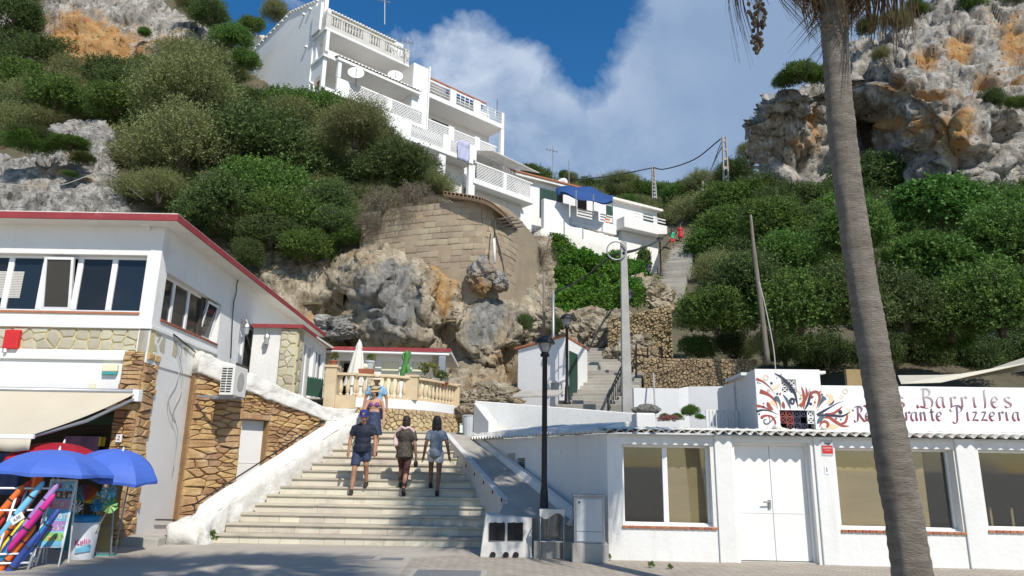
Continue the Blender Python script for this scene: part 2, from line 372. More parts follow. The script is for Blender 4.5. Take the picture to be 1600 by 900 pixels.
class MB:
    def __init__(s, M=None): s.v = []; s.f = []; s.M = M.M if isinstance(M, Fr) else M

    def add(s, vs, fs):
        n = len(s.v)
        s.v += [tuple(s.M @ Vector(v)) if s.M is not None else tuple(v) for v in vs]
        s.f += [[i + n for i in f] for f in fs]
        return s

    def box(s, x0, x1, y0, y1, z0, z1):
        return s.add([(x0, y0, z0), (x1, y0, z0), (x1, y1, z0), (x0, y1, z0), (x0, y0, z1), (x1, y0, z1), (x1, y1, z1), (x0, y1, z1)],
                     [(0, 3, 2, 1), (4, 5, 6, 7), (0, 1, 5, 4), (1, 2, 6, 5), (2, 3, 7, 6), (3, 0, 4, 7)])

    def hexa(s, p):   # 8 points: bottom ring then top ring
        return s.add(p, [(0, 3, 2, 1), (4, 5, 6, 7), (0, 1, 5, 4), (1, 2, 6, 5), (2, 3, 7, 6), (3, 0, 4, 7)])

    def prism(s, poly, ext):
        n = len(poly); e = Vector(ext); P = [Vector(p) for p in poly]
        return s.add(P + [p + e for p in P], [tuple(range(n))[::-1], tuple(range(n, 2 * n))] + [(i, (i + 1) % n, n + (i + 1) % n, n + i) for i in range(n)])

    def tube(s, pts, r, n=8, cap=True, flat=1.0):
        P = [Vector(p) for p in pts]; R = r if isinstance(r, (list, tuple)) else [r] * len(P)
        vs = []; up = Vector((0, 0, 1)); prev = None
        for i, p in enumerate(P):
            t = (P[min(i + 1, len(P) - 1)] - P[max(i - 1, 0)]).normalized()
            if prev is None:
                a = t.cross(up)
                if a.length < 1e-3: a = t.cross(Vector((1, 0, 0)))
                a.normalize()
            else:
                a = (prev - t * prev.dot(t)).normalized()
            prev = a; b = t.cross(a)
            for k in range(n):
                th = 2 * math.pi * k / n; vs.append(p + (a * math.cos(th) + b * math.sin(th) * flat) * R[i])
        fs = [(i * n + k, i * n + (k + 1) % n, (i + 1) * n + (k + 1) % n, (i + 1) * n + k) for i in range(len(P) - 1) for k in range(n)]
        if cap: fs += [tuple(range(n))[::-1], tuple(range((len(P) - 1) * n, len(P) * n))]
        return s.add(vs, fs)

    def lathe(s, prof, c=(0, 0, 0), n=16, cap=True):
        c = Vector(c); vs = [c + Vector((r * math.cos(2 * math.pi * k / n), r * math.sin(2 * math.pi * k / n), z)) for r, z in prof for k in range(n)]
        m = len(prof)
        fs = [(i * n + k, i * n + (k + 1) % n, (i + 1) * n + (k + 1) % n, (i + 1) * n + k) for i in range(m - 1) for k in range(n)]
        if cap: fs += [tuple(range(n))[::-1], tuple(range((m - 1) * n, m * n))]
        return s.add(vs, fs)

    def wall(s, x0, x1, z0, z1, holes, th):
        """wall slab from y=0 to y=th with rectangular openings (xa, xb, za, zb)"""
        xs = sorted({x0, x1, *[h[0] for h in holes], *[h[1] for h in holes]}); zs = sorted({z0, z1, *[h[2] for h in holes], *[h[3] for h in holes]})
        xs = [x for x in xs if x0 <= x <= x1]; zs = [z for z in zs if z0 <= z <= z1]
        for i in range(len(xs) - 1):
            for j in range(len(zs) - 1):
                cx = (xs[i] + xs[i + 1]) / 2; cz = (zs[j] + zs[j + 1]) / 2
                if any(h[0] < cx < h[1] and h[2] < cz < h[3] for h in holes): continue
                a, b, c, d = xs[i], xs[i + 1], zs[j], zs[j + 1]
                s.add([(a, 0, c), (b, 0, c), (b, 0, d), (a, 0, d)], [(0, 1, 2, 3)]); s.add([(a, th, c), (b, th, c), (b, th, d), (a, th, d)], [(3, 2, 1, 0)])
        for (a, b, c, d) in [(x0, x1, z0, z1)] + list(holes):
            q = [(a, 0, c), (b, 0, c), (b, 0, d), (a, 0, d), (a, th, c), (b, th, c), (b, th, d), (a, th, d)]
            s.add(q, [(0, 1, 5, 4), (1, 2, 6, 5), (2, 3, 7, 6), (3, 0, 4, 7)])
        return s

    def mesh(s, name, smooth=False):
        me = bpy.data.meshes.new(name); me.from_pydata(s.v, [], s.f)
        if smooth: me.shade_smooth()
        me.update(); return me

    def build(s, name, m, parent=None, smooth=False, bevel=0.0, fix=True):
        me = s.mesh(name, smooth)
        if fix:
            bm = bmesh.new(); bm.from_mesh(me); bmesh.ops.remove_doubles(bm, verts=bm.verts, dist=1e-5); bmesh.ops.recalc_face_normals(bm, faces=bm.faces); bm.to_mesh(me); bm.free()
        if smooth: me.shade_smooth()
        o = mk(name, me, m, parent)
        if bevel:
            b = o.modifiers.new('bevel', 'BEVEL'); b.width = bevel; b.segments = 2; b.limit_method = 'ANGLE'
        if smooth == 'auto':
            pass
        return o


def one(o, label, cat, group=None): return tag(o, label, cat, group)


def struct(o): o['kind'] = 'structure'; return o


def catmull(pts, n=6):
    P = [Vector(p) for p in pts]; P = [P[0] * 2 - P[1]] + P + [P[-1] * 2 - P[-2]]; out = []
    for i in range(1, len(P) - 2):
        for k in range(n):
            t = k / n; a, b, c, d = P[i - 1:i + 3]
            out.append(.5 * ((2 * b) + (c - a) * t + (2 * a - 5 * b + 4 * c - d) * t * t + (3 * b - 3 * c + d - a) * t ** 3))
    return out + [P[-2]]


# ---------------------------------------------------------------- masonry pieces
def stone_meshes(mname, n=8, seed=1, sq=.7, jit=.10):
    r = random.Random(seed); out = []
    for k in range(n):
        bm = bmesh.new(); bmesh.ops.create_cube(bm, size=1.0); bmesh.ops.subdivide_edges(bm, edges=bm.edges, cuts=2, use_grid_fill=True)
        for v in bm.verts:
            c = v.co; s = c.normalized() * .62
            v.co = c * sq + s * (1 - sq) + Vector((r.uniform(-jit, jit), r.uniform(-jit, jit), r.uniform(-jit, jit)))
        me = bpy.data.meshes.new('stone'); bm.to_mesh(me); bm.free(); me.shade_smooth(); me.materials.append(MATS[mname]); out.append(me)
    return out


def inpoly(x, z, poly):
    c = False; j = len(poly) - 1
    for i in range(len(poly)):
        xi, zi = poly[i]; xj, zj = poly[j]
        if (zi > z) != (zj > z) and x < (xj - xi) * (z - zi) / (zj - zi + 1e-9) + xi: c = not c
        j = i
    return c


def coursed(fr, poly, hole, h, w, meshes, parent, depth=.14, seed=0, name='stone', limit=300, tilt=0.05):
    r = random.Random(seed); xs = [p[0] for p in poly]; zs = [p[1] for p in poly]
    z = min(zs); n = 0
    while z < max(zs):
        hh = h * r.uniform(.75, 1.3); x = min(xs) - r.uniform(0, w)
        while x < max(xs):
            ww = w * r.uniform(.55, 1.6); cx = x + ww / 2; cz = z + hh / 2
            if inpoly(cx, cz, poly) and not any(a - ww * .25 < cx < b + ww * .25 and c - hh * .2 < cz < d + hh * .2 for a, b, c, d in hole) and n < limit:
                o = bpy.data.objects.new(name, r.choice(meshes)); COL.objects.link(o)
                o.matrix_basis = fr.M @ Matrix.Translation((cx, depth * .15 + r.uniform(-.03, .03), cz)) @ Matrix.Rotation(r.uniform(-tilt, tilt), 4, 'Y') @ Matrix.Diagonal((ww * 1.03, depth * r.uniform(.8, 1.25), hh * 1.07, 1))
                put(o, parent); n += 1
            x += ww
        z += hh
    return n


def clip(poly, a, b, c):   # keep a*x+b*z<=c
    out = []
    for i in range(len(poly)):
        p, q = poly[i], poly[(i + 1) % len(poly)]; fp = a * p[0] + b * p[1] - c; fq = a * q[0] + b * q[1] - c
        if fp <= 0: out.append(p)
        if fp * fq < 0: t = fp / (fp - fq); out.append((p[0] + (q[0] - p[0]) * t, p[1] + (q[1] - p[1]) * t))
    return out


def voronoi(poly, n, seed, sx=1.0, relax=2):
    r = random.Random(seed); xs = [p[0] for p in poly]; zs = [p[1] for p in poly]; pts = []
    while len(pts) < n:
        p = (r.uniform(min(xs), max(xs)), r.uniform(min(zs), max(zs)))
        if inpoly(*p, poly): pts.append(p)
    for it in range(relax + 1):
        cells = []
        for i, p in enumerate(pts):
            c = list(poly)
            for j, q in sorted(enumerate(pts), key=lambda e: (e[1][0] - p[0]) ** 2 / sx ** 2 + (e[1][1] - p[1]) ** 2)[1:22]:
                dx = (q[0] - p[0]) / sx ** 2; dz = q[1] - p[1]
                c = clip(c, dx, dz, dx * (p[0] + q[0]) / 2 + dz * (p[1] + q[1]) / 2)
                if len(c) < 3: break
            cells.append(c)
        if it < relax:
            pts = [(sum(v[0] for v in c) / len(c), sum(v[1] for v in c) / len(c)) if len(c) > 2 else p for c, p in zip(cells, pts)]
    return [c for c in cells if len(c) > 2]


def cell_stone(name, cell, mapf, m, parent, depth, shrink=.92, r=rnd, bulge=.25):
    """one stone from a cell: mapf(x, z, out) -> world"""
    cx = sum(p[0] for p in cell) / len(cell); cz = sum(p[1] for p in cell) / len(cell); d = depth * r.uniform(.65, 1.25)
    rings = []
    for sc, dd in ((shrink, -.02), (shrink * .96, d * (1 - bulge)), (shrink * .72, d)):
        rings += [mapf(cx + (x - cx) * sc, cz + (z - cz) * sc, dd + r.uniform(-.12, .12) * d * (dd > 0)) for x, z in cell]
    n = len(cell); mb = MB(); mb.add(rings, [(i + k * n, (i + 1) % n + k * n, (i + 1) % n + (k + 1) * n, i + (k + 1) * n) for k in range(2) for i in range(n)] + [tuple(range(2 * n, 3 * n))])
    return mb.build(name, m, parent, smooth=False)


# ---------------------------------------------------------------- terrain and rock
def rbf(ctrl, reg=1e-3, sc=20.0):
    """thin plate interpolation of values over 2D points; returns f(array Nx2)"""
    C = np.array([c[:2] for c in ctrl]) / sc; v = np.array([c[2] for c in ctrl])
    n = len(C); d = np.linalg.norm(C[:, None] - C[None], axis=2); K = np.where(d > 0, d * d * np.log(d + 1e-9), 0) + np.eye(n) * reg
    Pm = np.c_[np.ones(n), C]; A = np.block([[K, Pm], [Pm.T, np.zeros((3, 3))]]); w = np.linalg.solve(A, np.r_[v, 0, 0, 0])

    def f(Q):
        Q = np.asarray(Q, float) / sc; d = np.linalg.norm(Q[:, None] - C[None], axis=2)
        return np.where(d > 0, d * d * np.log(d + 1e-9), 0) @ w[:n] + np.c_[np.ones(len(Q)), Q] @ w[n:]
    return f


def fbm(p, oct=5, lac=2.1, gain=.5):
    return sum(noise.noise(p * (lac ** i)) * gain ** i for i in range(oct))


def rock_sheet(name, box, step, ctrl, m, amp=.6, freq=.35, ochre=(), rim=3.0, outline=None, holes=(), crack=.35, strata=0.0, och_base=-.1, bumps=(), pits=.0):
    """A rock face: pixel-spaced grid put at its real depth, pushed in and out along its normal by fractal noise.
    ochre: (px,py,rx,ry,amount); holes: (px,py,rx,ry,depth) hollows"""
    x0, y0, x1, y1 = box; nx = int((x1 - x0) / step) + 1; ny = int((y1 - y0) / step) + 1
    gx, gy = np.meshgrid(np.linspace(x0, x1, nx), np.linspace(y0, y1, ny)); f = rbf(ctrl, 1e-2, 100.0)
    Q = np.c_[gx.ravel(), gy.ravel()]; Y = f(Q)
    # the rim bends back into the hill
    if outline:
        ed = np.full(len(Q), 1e9); OP = np.array(outline, float)
        for a_, b_ in zip(OP, np.roll(OP, -1, 0)):
            t_ = np.clip(((Q - a_) @ (b_ - a_)) / max(1e-6, (b_ - a_) @ (b_ - a_)), 0, 1); ed = np.minimum(ed, np.linalg.norm(Q - (a_ + t_[:, None] * (b_ - a_)), axis=1))
        ed = ed / 22.0
    else:
        ed = np.minimum(np.minimum((Q[:, 0] - x0), (x1 - Q[:, 0])), Q[:, 1] - y0) / 40.0
    Y = Y + rim * np.clip(1 - ed, 0, 1) ** 2
    for (hx, hy, rx, ry, dp) in bumps:
        wob = np.array([noise.noise(Vector((q[0] * .02, q[1] * .02, hx))) for q in Q]) * .35
        q = ((Q[:, 0] - hx) / rx) ** 2 + ((Q[:, 1] - hy) / ry) ** 2 + wob; Y = Y - dp * np.sqrt(np.clip(1 - q, 0, 1))
    P = np.array([at(q[0], q[1], y) for q, y in zip(Q, Y)]); G = P.reshape(ny, nx, 3)
    du = np.gradient(G, axis=1); dv = np.gradient(G, axis=0); nrm = np.cross(dv, du); nrm /= np.linalg.norm(nrm, axis=2, keepdims=True)
    nrm[nrm[..., 1] > 0] *= -1
    nf = nrm.reshape(-1, 3); disp = np.zeros(len(P)); oc = np.full(len(P), och_base)
    for i, p in enumerate(P):
        v = Vector(p) * freq
        w = Vector((noise.noise(v + Vector((7, 3, 1))), noise.noise(v + Vector((1, 9, 4))), noise.noise(v + Vector((5, 2, 8))))) * .6
        q_ = v + w; a = 0.0; g_ = 1.0; fq = 1.0
        for o_ in range(6):
            nn_ = noise.noise(q_ * fq); a += g_ * ((1 - abs(nn_) * 2) * .5 if o_ > 1 else nn_); fq *= 2.15; g_ *= .5
        a -= .2
        dd, vp_ = noise.voronoi(Vector((v.x + w.x, v.y + w.y, (v.z + w.z) * 1.3)) * 1.3); d3, vq_ = noise.voronoi(Vector((v.x + w.x * .5, v.y, v.z * 1.5)) * 3.3)
        blk = noise.noise(vp_[0] * 5.3) * .75 + noise.noise(vq_[0] * 4.1) * .38
        c = -math.exp(-((dd[1] - dd[0]) / .10) ** 2) * crack
        st = strata * (noise.noise(Vector((v.x * .25, v.y * .25, v.z * 4.0)))) if strata else 0
        pt_v = 0.0
        if pits:
            d2, _ = noise.voronoi((v + w * .7) * 3.1); pt_v = -pits * math.exp(-(d2[0] / .20) ** 2) * max(0, noise.noise(v * .8) + .35)
        disp[i] = amp * (a * .8 + c + st + pt_v + blk)
    for (hx, hy, rx, ry, dp) in holes:
        q = ((Q[:, 0] - hx) / rx) ** 2 + ((Q[:, 1] - hy) / ry) ** 2; disp -= dp * np.exp(-q ** 2)
    for (hx, hy, rx, ry, am) in ochre:
        q = ((Q[:, 0] - hx) / rx) ** 2 + ((Q[:, 1] - hy) / ry) ** 2; oc += am * np.exp(-q)
    P2 = P + nf * disp[:, None]
    keep = np.ones((ny, nx), bool)
    if outline: keep = np.array([inpoly(q[0], q[1], outline) for q in Q]).reshape(ny, nx)
    qs = []
    for j in range(ny - 1):
        for i in range(nx - 1):
            if keep[j, i] and keep[j + 1, i] and keep[j, i + 1] and keep[j + 1, i + 1]:
                qs.append((j * nx + i, (j + 1) * nx + i, (j + 1) * nx + i + 1, j * nx + i + 1))
    me = mesh_np(name, P2, qs, False); a = me.attributes.new('ochre', 'FLOAT', 'POINT'); a.data.foreach_set('value', oc.astype(np.float32))
    o = mk(name, me, m); bm = bmesh.new(); bm.from_mesh(me); bmesh.ops.delete(bm, geom=[v for v in bm.verts if not v.link_faces], context='VERTS'); bm.to_mesh(me); bm.free()
    return struct(o)


def boulder(name, c, r, m, seed=0, amp=.18, freq=.8, sub=5, ochre=0.0, oz=None, flat=0.0):
    bm = bmesh.new(); bmesh.ops.create_icosphere(bm, subdivisions=sub, radius=1.0); off = Vector((seed * 3.7, seed * 1.3, seed * 2.1)); c = Vector(c)
    lay = bm.verts.layers.float.new('ochre')
    for v in bm.verts:
        n = v.co.copy(); q = n * freq * 2 + off
        d, _ = noise.voronoi(q * .9)
        k = 1 + amp * (noise.noise(q * .55) * .9 + noise.noise(q * 1.3) * .35 + sum((.5 - abs(noise.noise(q * (2.3 * 2 ** e)))) * .28 * .55 ** e for e in range(4)) - .25 * math.exp(-((d[1] - d[0]) / .06) ** 2))
        db_, pb_ = noise.voronoi(q * 1.1); k += amp * (noise.noise(pb_[0] * 4.7) * .9 + noise.noise(q * 5) * .12)
        v[lay] = ochre + (max(0, -n.z) * oz if oz else 0)
        v.co = c + Vector((n.x * r[0], n.y * r[1], n.z * r[2])) * k
    me = bpy.data.meshes.new(name); bm.to_mesh(me); bm.free()
    if sub < 3 or amp == 0: me.shade_smooth()
    return mk(name, me, m)


# ---------------------------------------------------------------- foliage
def leaf_cloud(name, m, seed, n_twig, leaf, shape=(1, 1, .8), lobes=9, up=.5, per=9, twl=.22, narrow=.32, fill=.55, drop=0.0, dome=True):
    """A shrub crown of unit radius: lobes -> twigs -> leaf-sized quads. Returns a mesh."""
    r = np.random.RandomState(seed); L = []
    for k in range(lobes):
        d = r.normal(size=3); d /= np.linalg.norm(d); d[2] = d[2] * .8 + .05
        L.append((d * r.uniform(.38, .70), r.uniform(.28, .48)))
    L.append((np.array([0, 0, 0.]), .66))
    L = [(c * shape, s) for c, s in L]; wts = np.array([s * s for c, s in L]); wts /= wts.sum()
    V = []; Qn = 0
    idx = r.choice(len(L), n_twig, p=wts)
    cs = np.array([L[i][0] for i in idx]); rs = np.array([L[i][1] for i in idx])
    d = r.normal(size=(n_twig, 3)); d /= np.linalg.norm(d, axis=1, keepdims=True); d[:, 2] = np.where(d[:, 2] < -.6, -d[:, 2], d[:, 2])
    rad_ = rs * (fill + (1 - fill) * r.rand(n_twig)) ** .6 * np.where(r.rand(n_twig) < .12, r.uniform(1.0, 1.35, n_twig), 1.0)
    base = cs + d * rad_[:, None] * (1 + .22 * np.sin(d[:, :1] * 9 + seed) * np.cos(d[:, 1:2] * 8))
    dirs = d * .75 + np.array([0, 0, up]) + r.normal(size=(n_twig, 3)) * .45; dirs[:, 2] -= drop
    dirs /= np.linalg.norm(dirs, axis=1, keepdims=True)
    t = (np.arange(per) / per)[None, :, None] + r.rand(n_twig, per, 1) * .12
    pos = base[:, None] + dirs[:, None] * t * twl * r.uniform(.5, 1.3, (n_twig, 1, 1)); pos[:, :, 2] -= drop * (t[..., 0] ** 2) * twl
    ld = dirs[:, None] * .6 + r.normal(size=(n_twig, per, 3)) * .75; ld /= np.linalg.norm(ld, axis=2, keepdims=True)
    pos = pos.reshape(-1, 3); ld = ld.reshape(-1, 3); k = len(pos)
    sd = np.cross(ld, r.normal(size=(k, 3))); sd /= np.linalg.norm(sd, axis=1, keepdims=True) + 1e-9
    s = leaf * r.uniform(.6, 1.35, (k, 1)); a = pos; b = pos + ld * s
    mid = pos + ld * s * .5
    V = np.stack([a, mid + sd * s * narrow, b, mid - sd * s * narrow], axis=1).reshape(-1, 3)
    q = np.arange(4 * k).reshape(-1, 4)
    me = mesh_np(name, V, q); me.materials.append(MATS[m]); return me


def branch_mesh(seed, n=9, h=.75, m='bark'):
    r = random.Random(seed); mb = MB()
    for k in range(n):
        a = r.uniform(0, 6.28); e = Vector((math.cos(a) * r.uniform(.2, .65), math.sin(a) * r.uniform(.2, .65), h * r.uniform(.3, .9)))
        mb.tube(catmull([(0, 0, -.55), (e.x * .25, e.y * .25, -.1), (e.x * .6, e.y * .6, e.z * .55), e], 3), [.05 - .0042 * i for i in range(10)], 5)
    me = mb.mesh('branches', True); me.materials.append(MATS[m]); return me
# ---------------------------------------------------------------- ground
def ground():
    nt = mat('promenade', (.43, .39, .33), (.37, .335, .28), 1.3, .9, .25, 30, stain=(.22, .20, .17), sscale=.7, samt=.45, spos=.53)
    nt = mat('pavers', (.43, .38, .315), (.36, .32, .265), 2.3, .9, .25, 30, stain=(.22, .20, .17), sscale=.9, samt=.45, spos=.55).node_tree
    N = nt.nodes; L = nt.links; b = N['Principled BSDF']; old = b.inputs['Base Color'].links[0].from_socket
    geo = N.new('ShaderNodeNewGeometry'); mp = N.new('ShaderNodeMapping'); mp.inputs['Rotation'].default_value = (0, 0, rad(45)); L.new(geo.outputs['Position'], mp.inputs[0])
    br = N.new('ShaderNodeTexBrick'); br.inputs['Scale'].default_value = 1.0; br.inputs['Brick Width'].default_value = .21; br.inputs['Row Height'].default_value = .105
    br.inputs['Mortar Size'].default_value = .006; br.inputs['Color1'].default_value = (1, 1, 1, 1); br.inputs['Color2'].default_value = (.86, .84, .82, 1); br.inputs['Mortar'].default_value = (.42, .40, .37, 1)
    L.new(mp.outputs[0], br.inputs['Vector'])
    mx = N.new('ShaderNodeMix'); mx.data_type = 'RGBA'; mx.blend_type = 'MULTIPLY'; mx.inputs[0].default_value = 1; L.new(old, mx.inputs[6]); L.new(br.outputs['Color'], mx.inputs[7]); L.new(mx.outputs[2], b.inputs['Base Color'])
    struct(MB().add([(-300, -300, 0), (300, -300, 0), (300, 300, 0), (-300, 300, 0)], [(0, 1, 2, 3)]).build('ground', 'promenade'))
    # paved strip in front of the restaurant
    struct(MB().add([(-1.2, 3, .004), (30, 1.5, .004), (30, 11.6, .004), (1.8, 12.6, .004), (-.7, 12.9, .004), (-1.6, 12.3, .004)], [(0, 1, 2, 3, 4, 5)]).build('pavement', 'pavers'))
    

ground()
mat('soil', (.12, .098, .062), (.075, .062, .04), 1.2, .95, .8, 6, stain=(.09, .10, .045), sscale=.5, samt=.7, spos=.45)


# ---------------------------------------------------------------- hillside
def hill_sheet(name, box, step, ctrl, amp=.5, seed=0, outline=None):
    x0, y0, x1, y1 = box; nx = int((x1 - x0) / step) + 1; ny = int((y1 - y0) / step) + 1
    gx, gy = np.meshgrid(np.linspace(x0, x1, nx), np.linspace(y0, y1, ny)); f = rbf(ctrl, 1e-2, 100.0); Q = np.c_[gx.ravel(), gy.ravel()]; Y = f(Q)
    P = [at(q[0], q[1], y) for q, y in zip(Q, Y)]
    P = [p + Vector((0, 0, amp * fbm(Vector((p.x, p.y, seed)) * .25, 4))) for p in P]
    qs = [(j * nx + i, (j + 1) * nx + i, (j + 1) * nx + i + 1, j * nx + i + 1) for j in range(ny - 1) for i in range(nx - 1) if outline is None or inpoly(gx[j, i], gy[j, i], outline)]
    struct(mk(name, mesh_np(name, [tuple(p) for p in P], qs, True), 'soil'))
    return lambda a, b: float(f([(a, b)])[0])


YL = hill_sheet('hillside', (-160, -140, 900, 470), 14,
                [(0, 330, 35), (200, 330, 34), (420, 430, 32.5), (560, 410, 33), (0, 200, 46), (200, 200, 45), (400, 250, 40), (600, 300, 37), (700, 320, 36), (0, 60, 62), (150, 60, 62), (350, 100, 59),
                 (480, 190, 45), (390, 60, 66), (-160, 330, 35), (-160, 0, 66), (800, 350, 38.5), (880, 420, 40), (600, 200, 52), (800, 200, 75), (800, 0, 90)], outline=[(-170, -150), (290, -150), (345, 40), (400, 125), (480, 185), (560, 215), (690, 295), (690, 318), (590, 355), (545, 400), (480, 470), (-170, 480)])
YR = hill_sheet('slope', (860, 225, 1800, 660), 14,
                [(1040, 345, 62), (1060, 400, 51), (1050, 450, 43), (1060, 550, 29), (1000, 600, 27), (1100, 600, 26.5), (1200, 600, 26), (1180, 560, 27), (1180, 300, 60), (1400, 300, 55), (1600, 280, 53), (1750, 280, 52), (1300, 585, 25), (1600, 585, 24.5),
                 (1400, 450, 35), (1600, 450, 35), (1250, 420, 42), (1780, 610, 23.5), (930, 640, 26), (1150, 250, 72), (880, 560, 28), (900, 480, 33), (900, 400, 42), (1000, 480, 36), (870, 330, 90), (1000, 250, 110)], seed=4, outline=[(1030, 352), (1060, 322), (1120, 305), (1170, 285), (1250, 290), (1810, 260), (1810, 670), (850, 670), (850, 490), (960, 450), (1020, 420)])
YB = hill_sheet('ridge', (760, 286, 1240, 430), 14, [(780, 280, 92), (900, 290, 95), (1040, 300, 92), (1150, 255, 82), (1200, 260, 78), (780, 400, 75), (1000, 400, 72), (1200, 400, 70)], seed=9)

# ---------------------------------------------------------------- rock faces
rock_sheet('rock_face', (395, 366, 866, 655), 2.3, [(410, 430, 31), (500, 500, 29.6), (600, 480, 29.6), (700, 500, 29.4), (830, 480, 32), (600, 560, 28.2), (500, 580, 28.2), (740, 600, 27.5), (810, 625, 26.5), (450, 380, 33.5), (600, 390, 31), (850, 390, 36), (850, 560, 30)],
           'rock_warm', .34, .62, [(450, 490, 30, 30, .6), (512, 492, 34, 16, .9), (530, 470, 30, 40, .2), (590, 550, 80, 9, .7), (690, 440, 30, 60, .75), (560, 398, 40, 10, .6), (790, 545, 16, 40, .8), (780, 610, 30, 40, .45), (700, 480, 20, 90, .3), (735, 590, 40, 50, .25), (840, 540, 14, 30, .4), (608, 470, 70, 60, -.5), (770, 510, 45, 45, -.5)],
           1.5, None, [(512, 474, 26, 14, 1.5), (540, 545, 16, 16, 1.0), (585, 475, 14, 7, .6), (480, 470, 20, 10, .5), (800, 575, 9, 55, 1.0), (697, 500, 10, 60, .5), (625, 505, 20, 6, .4)], .3, och_base=.0,
           bumps=((610, 468, 86, 86, 2.3), (768, 510, 60, 60, 1.9), (520, 520, 40, 22, .8), (740, 600, 60, 40, .6), (692, 458, 46, 58, 1.5), (560, 430, 50, 40, .9)), pits=.5)
rock_sheet('cliff', (-60, -60, 420, 125), 3, [(0, 60, 60), (100, 60, 58), (200, 40, 58), (300, 70, 57), (350, 90, 58), (150, 100, 56), (0, 0, 64), (300, 0, 62), (420, 60, 63)],
           'rock_far', .75, .24, [(110, 60, 50, 40, .85), (160, 65, 45, 32, .65), (205, 80, 60, 30, .45), (270, 60, 40, 20, .3), (120, 95, 50, 20, .5)], 3.0,
           [(-60, 30), (0, 25), (60, 12), (80, -10), (100, -60), (250, -60), (262, 14), (300, 28), (320, 42), (345, 80), (350, 100), (330, 125), (-60, 125)], [(180, 28, 90, 4, .4)], .35, strata=.5, pits=.4, och_base=.1)
rock_sheet('rock_outcrop', (-80, 170, 250, 360), 3, [(0, 250, 36.5), (100, 260, 36), (200, 260, 36.5), (0, 330, 33), (200, 340, 33), (0, 200, 40), (200, 190, 40)],
           'rock', .55, .34, [(110, 240, 14, 8, .9), (90, 270, 40, 10, .7), (60, 290, 40, 8, .5), (130, 275, 14, 5, .8)], 1.5,
           [(-80, 235), (0, 232), (30, 250), (60, 235), (75, 195), (100, 182), (160, 185), (185, 205), (178, 250), (215, 290), (230, 330), (235, 360), (-80, 360)], [], .4, strata=.45, pits=.4)
rock_sheet('cliff', (1130, -130, 1760, 345), 3.2,
           [(1170, 200, 59), (1230, 150, 54), (1230, 220, 58), (1310, 120, 56), (1345, 50, 60), (1400, 150, 51), (1500, 100, 50), (1600, 100, 49), (1600, 250, 48), (1450, 270, 49), (1250, 270, 57), (1500, 0, 56), (1500, -100, 62), (1720, 0, 55), (1353, 180, 60), (1200, 300, 60), (1720, 330, 50)],
           'rock_far', 1.05, .26,
           [(1400, 133, 17, 12, 1.0), (1450, 87, 22, 14, .9), (1503, 67, 24, 20, .9), (1585, 70, 24, 30, .9), (1543, 120, 20, 14, .9), (1453, 147, 30, 7, 1.0), (1470, 205, 45, 35, .7), (1393, 193, 18, 14, .9), (1280, 187, 10, 22, .9), (1593, 123, 8, 8, 1), (1260, 225, 50, 15, .55), (1500, 190, 30, 30, .4), (1570, 30, 30, 20, .3)], 3.5,
           [(1166, 215), (1168, 185), (1185, 160), (1186, 148), (1215, 136), (1262, 128), (1300, 130), (1322, 70), (1345, 52), (1370, 55), (1392, 28), (1430, 2), (1470, -30), (1520, -130), (1760, -130), (1760, 345), (1170, 345), (1182, 280), (1185, 255)],
           [(1510, 243, 42, 16, 3.0), (1262, 252, 40, 22, 2.2), (1353, 170, 9, 70, 2.6), (1582, 205, 26, 16, 2.4), (1400, 133, 14, 9, 1.2), (1453, 147, 26, 6, 1.0), (1543, 122, 17, 10, 1.3), (1225, 190, 45, 10, .9), (1450, 84, 16, 7, .9), (1503, 52, 22, 5, .9), (1393, 195, 12, 9, .9), (1380, 250, 6, 40, 1.6), (1405, 260, 5, 30, 1.4), (1560, 45, 14, 6, .9), (1591, 124, 6, 6, .9), (1590, 45, 10, 7, 1.0)], .45, pits=1.3, och_base=.12)
for (p, r_, sd, lab, oc) in (((752, 430), (.58, .42, .62), 3, 'grey rock perched against the block wall, left one of two', .35), ((780, 440), (.40, .36, .42), 8, 'small grey rock perched beside the white drainpipe, right one of two', .1)):
    one(boulder('perched_rock', at(*p, 29.3), r_, 'rock', sd, .42, .9, 5, ochre=oc, oz=.4), lab, 'rock')
one(boulder('fallen_rock', at(528, 512, 28.2), (1.0, .5, .42), 'rock', 11, .5, 1.1, 5), 'pale grey rock slab above the end of the red roof', 'rock')
for (x, y, Y, r_, sd) in ((1005, 462, 38, 1.1, 21), (1022, 470, 37, .8, 22), (990, 455, 40, .9, 23), (895, 525, 30, 1.1, 24), (930, 522, 30.5, 1.1, 25), (915, 535, 29, .9, 26), (958, 515, 31, .9, 27), (940, 530, 28.5, .8, 28), (875, 520, 30, 1.0, 29)):
    struct(boulder('rock_outcrop', at(x, y, Y), (r_ * 1.2, r_ * .8, r_ * .9), 'rock_warm', sd, .5, 1.2, 5, ochre=.1))

# ---------------------------------------------------------------- vegetation prototypes
PROTO = {}
for kd, m_, n, leaf, kw in (('olive', 'leaf_olive', 3600, .045, dict(up=.8, per=11, twl=.36, narrow=.20)), ('green', 'leaf_green', 3800, .046, dict(up=.3, per=8, twl=.16, narrow=.4)),
                            ('dark', 'leaf_dark', 3700, .046, dict(up=.4, per=8, twl=.2, narrow=.32)), ('dry', 'leaf_dry', 750, .085, dict(up=-.2, per=8, twl=.42, narrow=.08, drop=.6)),
                            ('fig', 'leaf_fig', 1700, .085, dict(up=.1, per=7, twl=.2, narrow=.36, drop=.3))):
    PROTO[kd] = [leaf_cloud('foliage', m_, 10 * len(PROTO) + k, n, leaf, lobes=8 + 2 * k, **kw) for k in range(3)]
BR = [branch_mesh(k) for k in range(3)]
UNIQUE = {}


